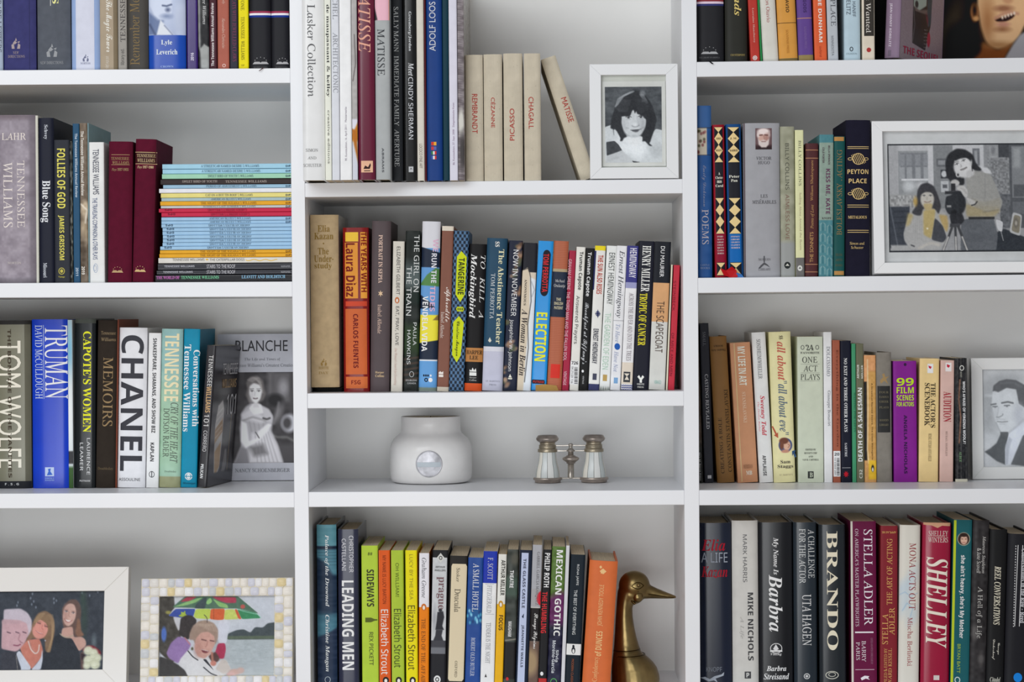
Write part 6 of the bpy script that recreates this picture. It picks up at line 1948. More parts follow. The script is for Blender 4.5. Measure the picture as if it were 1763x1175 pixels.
# ---- portrait of a girl (top of the middle bay)
def girl():
    P = Paint(65, 62, 870, 1115, 100, 132, (86, 90, 94))
    P.noise(14, 60, 2, 2).noise(8, 25, 5, 3)
    P.R(60, 560, 180, 640, (70, 74, 78), 20)
    P.Y_([(60, 622), (150, 590), (250, 640), (340, 760), (600, 760), (700, 720), (790, 650), (880, 670), (880, 1130), (60, 1130)], (206, 210, 212), 4)
    P.E(330, 860, 160, 120, (222, 225, 227), 30)
    P.Y_([(78, 828), (195, 812), (250, 860), (305, 945), (200, 985), (85, 1020)], (68, 71, 75), 4)
    P.noise(5, 40, 9)
    P.Y_([(85, 1022), (305, 948), (480, 1100), (470, 1130), (60, 1130)], (196, 199, 201), 8)
    P.S([(110, 1080), (300, 1030)], 20, (176, 180, 182), 14, .6)
    P.E(800, 950, 90, 80, (180, 184, 186), 40, al=.7)
    P.E(520, 900, 130, 150, (226, 229, 231), 40)
    P.Y_([(440, 1090), (560, 1112), (470, 1125)], (60, 62, 66), 4)
    P.Y_([(385, 740), (390, 840), (500, 900), (580, 830), (585, 740)], (224, 226, 227), 10)
    # hair mass
    H = (52, 54, 58)
    P.Y_([(400, 150), (480, 112), (560, 120), (640, 180), (700, 260), (745, 340), (770, 430), (800, 520), (775, 620), (760, 680), (720, 760), (690, 850), (735, 890), (690, 885), (630, 820), (590, 825), (600, 760),
          (560, 745), (400, 745), (350, 690), (372, 760), (330, 775), (310, 815), (275, 820), (282, 775), (240, 690), (205, 650), (185, 660), (190, 740), (178, 650), (140, 640), (150, 520), (190, 400), (215, 290), (290, 200)], H, 7)
    P.E(600, 155, 40, 42, (120, 124, 128), 14)
    for k in range(14):
        a = k / 13
        P.S([(480 - a * 60, 125 + a * 18), (350 - a * 100, 170 + a * 60), (250 - a * 40, 300 + a * 40)], 11, (150 + 40 * math.sin(k * 2.1), 154 + 40 * math.sin(k * 2.1), 158 + 40 * math.sin(k * 2.1)), 9, .5)
    for k in range(6):
        P.S([(560 + k * 10, 170), (600 + k * 14, 230 + k * 8), (590 + k * 16, 290)], 8, (150, 154, 158), 6, .5)
    # face
    F = (206, 209, 211)
    P.E(470, 560, 172, 206, F, 12)
    P.Y_([(298, 470), (640, 470), (655, 560), (615, 660), (560, 735), (500, 765), (440, 755), (370, 700), (318, 620)], F, 8)
    P.E(345, 600, 36, 80, (188, 191, 194), 22, al=.6)
    P.E(600, 590, 46, 90, (172, 175, 179), 26, al=.7)
    P.E(480, 748, 70, 16, (176, 180, 183), 10, al=.7)
    # fringe
    P.Y_([(290, 300), (470, 250), (640, 280), (700, 420), (690, 470), (640, 462), (560, 452), (520, 440), (510, 400), (490, 440), (470, 380), (450, 400), (430, 455), (400, 480), (340, 470), (300, 478), (262, 420)], (48, 50, 54), 6)
    for k in range(9):
        P.S([(430 - k * 22, 250), (400 - k * 24, 330 + k * 3), (380 - k * 14, 400)], 9, (120, 124, 128), 14, .3)
    for k in range(8):
        P.S([(500 + k * 18, 240), (520 + k * 20, 330), (560 + k * 16, 430)], 7, (84, 86, 90), 14, .3)
    P.Y_([(560, 450), (700, 380), (780, 440), (760, 660), (700, 840), (600, 800), (590, 720), (640, 620), (650, 520)], (48, 50, 54), 8)
    P.Y_([(300, 470), (292, 560), (330, 700), (300, 780), (240, 690), (200, 560), (250, 420)], (52, 54, 58), 8)
    # eyes, brows, nose, mouth
    for ex, ey in ((398, 486), (574, 480)):
        P.E(ex, ey, 36, 17, (200, 202, 204), 6); P.E(ex, ey - 1, 18, 19, (52, 54, 58), 5); P.E(ex - 6, ey - 7, 4, 4, (220, 222, 224), 4)
        P.S([(ex - 38, ey - 2), (ex - 10, ey - 20), (ex + 20, ey - 18), (ex + 40, ey)], 7, (60, 62, 66), 5)
        P.S([(ex - 28, ey + 30), (ex + 24, ey + 30)], 8, (160, 163, 167), 9, .7)
    P.S([(520, 480), (530, 540), (545, 590)], 12, (168, 171, 175), 14, .7)
    P.S([(448, 606), (480, 622), (520, 618), (545, 600)], 9, (120, 123, 127), 8, .8)
    P.E(490, 590, 22, 18, (222, 224, 226), 12)
    P.S([(366, 632), (398, 638)], 7, (140, 143, 147), 8, .7); P.S([(565, 655), (612, 628)], 7, (130, 133, 137), 8, .7)
    P.Y_([(432, 664), (490, 656), (560, 656), (530, 690), (495, 696), (455, 684)], (92, 94, 98), 7)
    P.S([(425, 664), (490, 666), (572, 652)], 5, (58, 60, 64), 5)
    P.S([(770, 440), (800, 430), (795, 470), (770, 470)], 6, (56, 58, 62), 5, .7)
    return P.noise(5, 14, 21).noise(4, 34, 22)


e, w, h, r, k = frame('white box frame holding a black and white portrait of a smiling fringed girl', 1018, 1170.5, 110, (20, 20.5, 19, 19.5), .0, 2.5, .022, SHELF['M1'], (222, 223, 224))
GAIN = 1.0
box('mat_board', r[0], r[1], .008, .0095, r[2], r[3], mat((208, 210, 202), 'm'), e)
box('photo_paper', r[0] + 2 * k, r[1] - 1 * k, .0066, .008, r[2] + 2.5 * k, r[3] - 10 * k, mat((218, 219, 214), 'm', 1.05), e)
flatpic('photograph', girl(), e, r[0] + 6.6 * k, r[0] + 104.5 * k, r[2] + 9 * k, r[2] + 140.5 * k, .0064, 1.15)
pane(e, r, .004)


# ---- two people with a film camera
def studio():
    P = Paint(40, 60, 1500, 1130, 240, 176, (150, 150, 152))
    Y = (176, 156, 100)
    P.R(40, 60, 520, 600, (178, 178, 180), 3)
    P.R(40, 60, 150, 600, (160, 160, 162), 10)
    P.R(150, 130, 460, 600, (140, 142, 144), 4); P.R(175, 150, 450, 410, (120, 122, 126), 4)
    for x in (190, 265, 355, 440):
        P.R(x - 28, 165, x + 28, 275, (136, 138, 142), 4); P.R(x - 28, 290, x + 28, 405, (152, 154, 157), 4)
    P.R(180, 405, 460, 425, (196, 196, 198), 3); P.R(200, 430, 440, 580, (150, 152, 154), 6)
    P.E(260, 480, 60, 50, (186, 188, 190), 20); P.E(380, 470, 40, 30, (190, 190, 192), 16)
    P.R(460, 80, 522, 480, (188, 188, 190), 3)
    P.R(515, 80, 720, 700, (128, 130, 132), 4)
    P.R(548, 208, 650, 288, (100, 102, 105), 3); P.R(565, 225, 640, 270, (140, 142, 145), 4)
    P.R(590, 318, 680, 405, (60, 62, 66), 3); P.E(625, 360, 28, 32, (190, 192, 194), 5)
    P.R(590, 430, 670, 540, (180, 182, 184), 3); P.R(608, 465, 655, 500, (90, 92, 96), 5)
    P.R(720, 70, 1050, 330, (186, 186, 188), 4); P.R(925, 110, 1000, 280, (110, 112, 116), 4); P.R(945, 130, 975, 260, (150, 152, 155), 4)
    P.R(1040, 70, 1190, 420, (138, 139, 141), 4); P.R(1100, 90, 1185, 210, (150, 151, 153), 3); P.E(1140, 130, 22, 40, (120, 121, 124), 8)
    P.R(1195, 70, 1310, 210, (70, 72, 76), 3)
    P.R(1080, 200, 1310, 560, (128, 129, 131), 4).noise(24, 16, 4, 1, (P.X > 1080) * (P.X < 1310) * (P.Y > 190) * (P.Y < 760))
    P.R(1305, 60, 1500, 900, (84, 86, 90), 3); P.R(1330, 90, 1500, 600, (126, 128, 131), 3); P.R(1345, 470, 1500, 590, (88, 90, 94), 6)
    P.R(1350, 110, 1420, 300, (150, 152, 154), 14); P.R(1330, 640, 1500, 760, (104, 106, 110), 4)
    P.R(1200, 560, 1310, 900, (96, 98, 102), 6).noise(16, 18, 6, 1, (P.X > 1190) * (P.X < 1310) * (P.Y > 540) * (P.Y < 920))
    P.R(40, 560, 330, 680, (150, 150, 150), 8).noise(30, 18, 3, 1, (P.X < 330) * (P.Y > 570) * (P.Y < 700))
    P.R(40, 680, 260, 1090, (62, 66, 74), 6)
    for q in range(730, 1000, 55):
        P.S([(100, q), (240, q - 5)], 8, (44, 48, 54), 6, .7)
    P.S([(60, 690), (130, 1070)], 14, (92, 96, 104), 5); P.R(60, 1060, 260, 1120, (160, 160, 160), 8)
    P.Y_([(1230, 900), (1500, 1010), (1500, 1140), (1120, 1140), (1130, 960)], (50, 54, 60), 6)
    P.Y_([(1150, 808), (1228, 836), (1214, 944), (1165, 910)], (196, 196, 198), 3); P.S([(1205, 940), (1225, 1020)], 6, (180, 180, 182), 4)
    P.Y_([(1330, 740), (1427, 770), (1400, 980), (1290, 940)], (178, 178, 178), 3); P.Y_([(1345, 765), (1412, 785), (1392, 955), (1310, 925)], (128, 122, 108), 3)
    P.E(1362, 850, 22, 46, (96, 92, 86), 8); P.E(1362, 850, 13, 22, (170, 164, 154), 6)
    # woman: body
    P.Y_([(1000, 290), (1080, 300), (1130, 360), (1050, 370)], (196, 196, 198), 8)
    P.Y_([(880, 800), (1130, 800), (1170, 960), (1150, 1120), (780, 1120), (790, 820)], (96, 99, 104), 5).noise(5, 40, 9, 3, (P.X > 800) * (P.X < 1150) * (P.Y > 800))
    P.Y_([(860, 370), (930, 330), (1010, 340), (1110, 370), (1150, 450), (1190, 560), (1230, 640), (1200, 720), (1140, 780), (1050, 795), (850, 780), (838, 680), (870, 560), (850, 460)], (150, 149, 146), 5)
    P.Y_([(840, 660), (960, 680), (1180, 680), (1200, 730), (1130, 790), (850, 785)], (160, 146, 112), 14, .8)
    P.S([(1050, 370), (1046, 600)], 5, (120, 120, 120), 8, .6)
    P.Y_([(900, 600), (1040, 640), (1200, 600), (1210, 700), (1060, 740), (930, 690)], (150, 146, 136), 10, .8)
    P.S([(1020, 740), (1180, 720)], 6, (112, 108, 98), 8, .7)
    P.R(870, 786, 1140, 810, (48, 48, 50), 4)
    # woman: hair and head
    P.Y_([(690, 150), (760, 108), (850, 118), (930, 170), (960, 260), (1020, 320), (1000, 335), (930, 325), (900, 300), (760, 300), (830, 380), (838, 450), (820, 476), (780, 470), (690, 440), (650, 380), (640, 260), (655, 190)], (44, 45, 48), 7)
    P.E(820, 300, 92, 100, (198, 197, 197), 9, -28)
    P.Y_([(735, 215), (860, 195), (915, 250), (905, 330), (850, 365), (800, 350), (745, 300)], (204, 203, 203), 8)
    P.Y_([(850, 330), (935, 310), (940, 370), (870, 410)], (186, 185, 185), 8)
    P.Y_([(715, 210), (735, 150), (840, 130), (925, 190), (915, 240), (890, 208), (830, 198), (780, 215), (745, 235)], (44, 45, 48), 6)
    for ex, ey in ((762, 262), (832, 226)):
        eye(P, ex, ey + 2, 21, 9, (48, 48, 50), (214, 213, 213), -24); P.S([(ex - 22, ey - 16), (ex + 16, ey - 26)], 5, (80, 80, 82), 5, .8)
    P.S([(800, 270), (812, 285), (800, 292)], 5, (150, 148, 148), 6); P.S([(800, 322), (830, 318), (862, 298)], 9, (110, 104, 104), 6); P.S([(800, 318), (860, 295)], 3, (60, 58, 58), 4)
    P.E(910, 250, 9, 22, (180, 180, 180), 6, 10); P.S([(916, 285), (920, 330)], 8, (50, 50, 52), 4)
    P.E(770, 368, 24, 26, (190, 190, 190), 4); P.E(770, 370, 11, 13, (60, 60, 62), 4)
    # camera and hands
    P.Y_([(690, 430), (740, 410), (790, 440), (770, 480), (700, 470)], (182, 180, 178), 6)
    P.R(695, 455, 740, 530, (50, 50, 53), 4); P.R(630, 530, 800, 560, (54, 55, 58), 5)
    P.E(760, 650, 85, 120, (44, 46, 50), 7); P.Y_([(640, 580), (760, 560), (780, 780), (660, 760), (625, 690)], (50, 52, 56), 6)
    P.R(648, 670, 692, 690, (150, 150, 150), 4); P.E(720, 740, 30, 26, (36, 37, 40), 5)
    P.Y_([(670, 760), (800, 740), (830, 820), (780, 870), (690, 870)], (46, 47, 51), 6); P.R(670, 850, 780, 885, (70, 71, 75), 4)
    P.Y_([(750, 490), (830, 470), (870, 530), (860, 600), (820, 580), (800, 530), (760, 520)], (186, 184, 182), 6)
    for q in range(4):
        P.S([(790 + q * 16, 500 + q * 16), (840 + q * 8, 520 + q * 14)], 4, (140, 138, 136), 4, .6)
    P.Y_([(850, 590), (950, 630), (930, 690), (870, 650)], (180, 178, 176), 6); P.S([(905, 672), (940, 665), (962, 636)], 12, (46, 46, 48), 4)
    for x0, x1 in ((700, 600), (730, 735), (760, 850)):
        P.S([(x0, 880), (x1, 1115)], 26, (66, 67, 70), 4); P.S([(x0 + (x1 - x0) * .45, 985), (x1, 1115)], 17, (176, 174, 172), 4)
    # child
    P.Y_([(400, 700), (520, 690), (620, 740), (680, 840), (660, 940), (620, 1040), (560, 1110), (260, 1100), (200, 1020), (190, 950), (240, 780), (270, 720)], (164, 163, 162), 6)
    P.Y_([(240, 740), (300, 760), (260, 860), (215, 880)], Y, 12, .7); P.Y_([(400, 720), (530, 700), (510, 860), (480, 1000), (400, 960)], Y, 10, .85)
    P.Y_([(560, 760), (650, 770), (660, 880), (640, 940), (600, 880)], (178, 150, 90), 10, .8)
    P.Y_([(520, 790), (600, 870), (640, 990), (600, 1040), (480, 1010)], (70, 72, 78), 5)
    for q in range(5):
        P.S([(300 + q * 20, 780), (290 + q * 22, 1000)], 3, (140, 140, 142), 4, .5)
    P.S([(350, 1090), (470, 1040), (560, 1060)], 26, (178, 174, 168), 8); P.S([(270, 1060), (300, 1072)], 12, (70, 70, 74), 5)
    P.Y_([(345, 520), (380, 460), (450, 442), (520, 480), (560, 580), (590, 680), (560, 760), (520, 700), (400, 700), (380, 770), (330, 770), (275, 740), (320, 690), (335, 600)], (62, 62, 66), 7)
    P.E(445, 610, 70, 88, (184, 180, 172), 8); P.Y_([(400, 650), (500, 650), (490, 720), (420, 720)], (176, 160, 120), 8)
    P.Y_([(370, 570), (385, 500), (450, 480), (510, 510), (525, 580), (500, 545), (440, 535), (395, 550)], (60, 60, 64), 6)
    for ex in (412, 480):
        eye(P, ex, 573, 16, 8, (56, 56, 58), (206, 203, 196))
    P.S([(445, 590), (442, 610)], 5, (150, 144, 134), 6); P.S([(415, 632), (448, 642), (482, 628)], 7, (130, 106, 90), 5); P.E(440, 898, 9, 9, (220, 214, 196), 4)
    P.E(322, 630, 22, 44, (180, 150, 86), 10, al=.9)
    # dark negative border
    P.R(30, 50, 1510, 74, (44, 46, 50), 2); P.R(30, 50, 52, 1140, (44, 46, 50), 2); P.R(30, 1114, 1510, 1140, (44, 46, 50), 2)
    return P.noise(5, 10, 21).noise(4, 26, 22)


GAIN = 1.5
e, w, h, r, k = frame('wide white frame with black and white photo of woman and child beside film camera', 1506, 1808, 207.5, (18.5, 18.5, 18, 18.5), .0, 4.5, .036, SHELF['R2'], (216, 217, 222))
GAIN = 1.3
box('mat_board', r[0], r[1], .010, .0115, r[2], r[3], mat((196, 197, 197), 'm'), e)
flatpic('photograph', studio(), e, r[0] + 9.6 * k, r[0] + 253 * k, r[2] + 19 * k, r[3] - 20.5 * k, .0098, 1.35)
pane(e, r, .006)


# ---- portrait of a man in a suit
def suit():
    P = Paint(40, 45, 640, 1135, 96, 172, (188, 190, 192))
    P.E(160, 330, 120, 160, (160, 163, 166), 60, al=.8); P.E(130, 600, 90, 240, (158, 161, 164), 60, al=.8); P.E(330, 150, 160, 60, (150, 153, 156), 40, al=.7)
    P.R(70, 320, 200, 350, (200, 203, 206), 12, .6); P.R(60, 760, 260, 930, (182, 185, 188), 30, .8)
    P.E(60, 1000, 120, 200, (196, 198, 201), 60, al=.9)
    P.Y_([(60, 965), (130, 925), (200, 870), (250, 770), (260, 745), (340, 750), (345, 800), (310, 940), (305, 1115), (200, 1070)], (92, 95, 98), 8)
    P.Y_([(345, 770), (500, 640), (640, 620), (640, 830), (500, 830), (380, 1110), (300, 1115), (300, 940)], (202, 206, 214), 6)
    P.Y_([(350, 800), (385, 830), (350, 930), (330, 1110), (300, 1110), (305, 900)], (176, 180, 188), 8)
    P.Y_([(510, 790), (640, 700), (640, 1140), (365, 1110)], (100, 103, 106), 7)
    # head
    P.Y_([(165, 290), (210, 250), (440, 260), (520, 330), (560, 480), (530, 600), (450, 680), (350, 745), (255, 748), (215, 690), (180, 590), (160, 480), (150, 420)], (196, 199, 202), 7)
    P.Y_([(165, 290), (175, 225), (240, 175), (330, 152), (440, 165), (540, 220), (620, 300), (640, 480), (530, 470), (470, 430), (440, 270), (330, 250), (230, 300), (190, 285)], (98, 100, 103), 7)
    P.S([(260, 200), (400, 190), (500, 240)], 16, (124, 126, 129), 12, .6)
    P.E(470, 560, 60, 110, (180, 183, 190), 34, al=.8); P.E(180, 560, 30, 120, (176, 179, 182), 24, al=.6)
    P.S([(145, 438), (200, 430)], 15, (104, 107, 110), 6); P.S([(270, 420), (340, 408), (400, 422)], 17, (100, 103, 106), 6)
    P.S([(165, 460), (215, 458)], 9, (96, 99, 102), 5); P.S([(300, 450), (360, 448)], 10, (90, 93, 96), 5); P.E(192, 466, 10, 8, (120, 123, 126), 5); P.E(330, 458, 11, 8, (116, 119, 122), 5)
    P.S([(232, 470), (222, 530), (210, 575)], 9, (168, 171, 174), 9, .8); P.S([(208, 578), (235, 580), (275, 560), (280, 545)], 9, (130, 133, 136), 6)
    P.S([(212, 604), (240, 598), (300, 605)], 9, (176, 179, 182), 8); P.S([(215, 628), (270, 634), (335, 628)], 7, (110, 112, 115), 5); P.S([(240, 655), (300, 655)], 9, (172, 175, 178), 8, .8)
    P.S([(200, 640), (235, 720), (255, 748)], 9, (140, 143, 146), 8, .7); P.S([(350, 745), (450, 680), (520, 600)], 12, (166, 169, 176), 14, .8)
    P.Y_([(245, 745), (340, 745), (335, 790), (255, 790)], (96, 98, 101), 6)
    return P.noise(3, 12, 21).noise(4, 50, 22)


GAIN = 1.35
e, w, h, r, k = frame('pale frame with a faded grey portrait of a man in suit and tie', 1672.5, 1800, 616.5, (19.5, 19.5, 20, 21), .175, 2, .016, SHELF['R3'], (206, 206, 204))
flatpic('photograph', suit(), e, r[0], r[1], r[2], r[3], .0058, 1.4)
pane(e, r, .004)


# ---- three women at a party
def party():
    P = Paint(-760, 60, 1340, 1130, 250, 142, (58, 64, 74))
    P.noise(7, 60, 3)
    for x, y in ((560, 160), (600, 185), (565, 215), (255, 195), (225, 235), (290, 275), (232, 90), (205, 150), (1105, 120), (990, 80), (1230, 70), (15, 205), (0, 250)):
        P.E(x, y, 9, 14, (160, 170, 186), 8, al=.8)
    P.E(1030, 420, 40, 200, (58, 84, 66), 40, al=.6); P.E(1190, 740, 36, 80, (120, 134, 140), 20, al=.6); P.E(1000, 150, 30, 90, (60, 90, 70), 30, al=.5)
    # right woman
    P.Y_([(740, 230), (800, 175), (900, 168), (960, 230), (985, 330), (975, 480), (985, 610), (1040, 660), (960, 690), (880, 680), (860, 560), (720, 560), (700, 460), (690, 300)], (104, 82, 76), 9)
    P.Y_([(930, 420), (975, 470), (990, 600), (1045, 665), (950, 690), (900, 640)], (150, 108, 84), 12, .7)
    P.Y_([(700, 560), (860, 540), (880, 690), (1000, 680), (1060, 720), (1075, 800), (1000, 860), (960, 880), (870, 740), (680, 700)], (196, 158, 146), 8)
    P.Y_([(640, 640), (760, 700), (850, 700), (960, 880), (985, 950), (1010, 1130), (400, 1130), (420, 900), (560, 700)], (44, 49, 58), 7)
    P.S([(670, 640), (720, 680), (790, 692), (865, 665)], 12, (200, 190, 170), 4); P.S([(670, 640), (720, 680), (790, 692), (865, 665)], 3, (120, 110, 90), 3)
    P.Y_([(740, 260), (800, 222), (880, 240), (908, 330), (900, 420), (860, 500), (790, 545), (735, 510), (705, 430), (710, 330)], (204, 170, 158), 8)
    P.E(745, 380, 40, 110, (180, 140, 130), 24, al=.7)
    for ex, ey in ((755, 335), (862, 355)):
        eye(P, ex, ey, 25, 11, (70, 54, 58), (222, 208, 204), 8); P.S([(ex - 26, ey - 24), (ex + 24, ey - 20)], 6, (130, 100, 94), 6, .8)
    P.S([(800, 350), (790, 400), (815, 408)], 8, (176, 136, 124), 8); P.Y_([(735, 440), (790, 455), (840, 458), (800, 482), (755, 470)], (226, 216, 212), 5); P.S([(728, 434), (760, 476), (800, 488), (845, 458)], 7, (160, 90, 92), 5)
    P.Y_([(985, 900), (1040, 880), (1050, 1130), (1000, 1130)], (120, 84, 76), 12, .7)
    # bouquet
    P.Y_([(1000, 870), (1080, 800), (1180, 800), (1300, 880), (1300, 940), (1180, 900)], (120, 36, 48), 10)
    P.Y_([(990, 900), (1080, 940), (1050, 1040), (1010, 1000)], (50, 36, 44), 8)
    for x, y, q in ((1105, 870, 62), (1190, 900, 56), (1240, 970, 60), (1110, 1000, 66), (1215, 1060, 66), (1090, 1075, 50), (1180, 960, 40)):
        P.E(x, y, q * 1.15, q, (206, 208, 184), 14); P.E(x - 10, y + 6, q * .6, q * .5, (226, 228, 210), 22, al=.8); P.S([(x - q * .6, y + q * .4), (x, y + q * .6), (x + q * .6, y + q * .3)], 5, (172, 176, 146), 8, .6)
    # middle woman
    P.Y_([(270, 430), (330, 350), (430, 320), (520, 360), (575, 450), (590, 600), (560, 760), (525, 900), (450, 880), (440, 700), (240, 700), (130, 790), (200, 600)], (132, 106, 84), 9)
    for q in range(6):
        P.S([(470 + q * 16, 380), (540 + q * 8, 520), (545 + q * 2, 700), (480 + q * 8, 880)], 8, (176, 148, 112), 9, .6)
    P.Y_([(180, 720), (360, 700), (420, 860), (400, 960), (250, 1125), (120, 960), (60, 820)], (196, 128, 112), 9)
    P.Y_([(10, 900), (60, 860), (130, 950), (235, 1080), (240, 1130), (60, 1130)], (200, 206, 218), 6); P.Y_([(405, 850), (418, 980), (390, 1130), (240, 1130), (330, 1040), (390, 960)], (200, 206, 218), 6)
    P.Y_([(300, 460), (370, 430), (470, 500), (490, 580), (450, 670), (380, 712), (300, 700), (250, 640), (245, 560)], (212, 150, 138), 8)
    P.Y_([(270, 470), (330, 370), (430, 350), (520, 420), (530, 520), (490, 590), (470, 510), (420, 470), (360, 440), (310, 470), (260, 560)], (140, 114, 88), 8)
    for q in range(5):
        P.S([(420 - q * 14, 360), (380 - q * 20, 420), (320 - q * 12, 480)], 7, (180, 152, 118), 8, .6)
    for ex, ey in ((345, 490), (455, 535)):
        P.S([(ex - 26, ey - 6), (ex + 22, ey + 8)], 9, (74, 56, 60), 4); P.S([(ex - 24, ey + 5), (ex + 20, ey + 17)], 5, (170, 112, 106), 4); P.S([(ex - 26, ey - 24), (ex + 24, ey - 12)], 5, (128, 92, 80), 4)
    P.S([(400, 520), (385, 560), (405, 575)], 8, (186, 116, 108), 8); P.S([(305, 600), (345, 625), (400, 638)], 10, (214, 196, 190), 5); P.S([(300, 594), (345, 634), (405, 642)], 5, (160, 76, 80), 5)
    P.S([(190, 740), (230, 850), (300, 915), (350, 880), (358, 790)], 16, (214, 206, 200), 5); P.S([(215, 740), (245, 830), (300, 890)], 4, (160, 140, 140), 4)
    P.E(447, 730, 10, 10, (190, 190, 205), 5)
    # left woman, white hair
    P.Y_([(-200, 300), (60, 290), (170, 350), (235, 450), (235, 580), (190, 660), (150, 700), (100, 640), (-200, 480)], (198, 188, 198), 10)
    P.Y_([(-220, 440), (40, 450), (160, 490), (190, 620), (150, 740), (60, 850), (0, 880), (-220, 840)], (200, 166, 172), 9)
    P.Y_([(-220, 440), (40, 455), (90, 480), (0, 500), (-220, 500)], (190, 160, 166), 14)
    for ex in (20, 128, -110):
        P.S([(ex - 26, 610), (ex + 24, 626)], 13, (96, 72, 86), 6)
    P.S([(60, 640), (35, 720), (70, 740)], 11, (160, 120, 128), 9); P.S([(-30, 790), (30, 800), (70, 780)], 14, (130, 70, 92), 7); P.S([(70, 750), (100, 760)], 8, (140, 100, 112), 8)
    P.Y_([(-220, 880), (0, 885), (100, 1130), (-220, 1130)], (60, 62, 72), 7); P.S([(10, 930), (40, 1130)], 5, (176, 170, 160), 4)
    P.Y_([(-760, 300), (-500, 220), (-420, 500), (-300, 700), (-260, 1130), (-760, 1130)], (70, 74, 86), 20); P.E(-560, 460, 90, 110, (196, 160, 146), 10)
    return P.noise(4, 12, 21).noise(5, 50, 22)


GAIN = 1.12
e, w, h, r, k = frame('large off-white frame with a colour photo of three smiling women at the left edge', -110, 212, 977.5, (41.5, 41.5, 41.5, 42), .055, 9.5, .020, SHELF['L4'], (222, 219, 214))
flatpic('photograph', party(), e, r[0], r[1], r[2], r[3], .006, 1.1)
pane(e, r, .004)


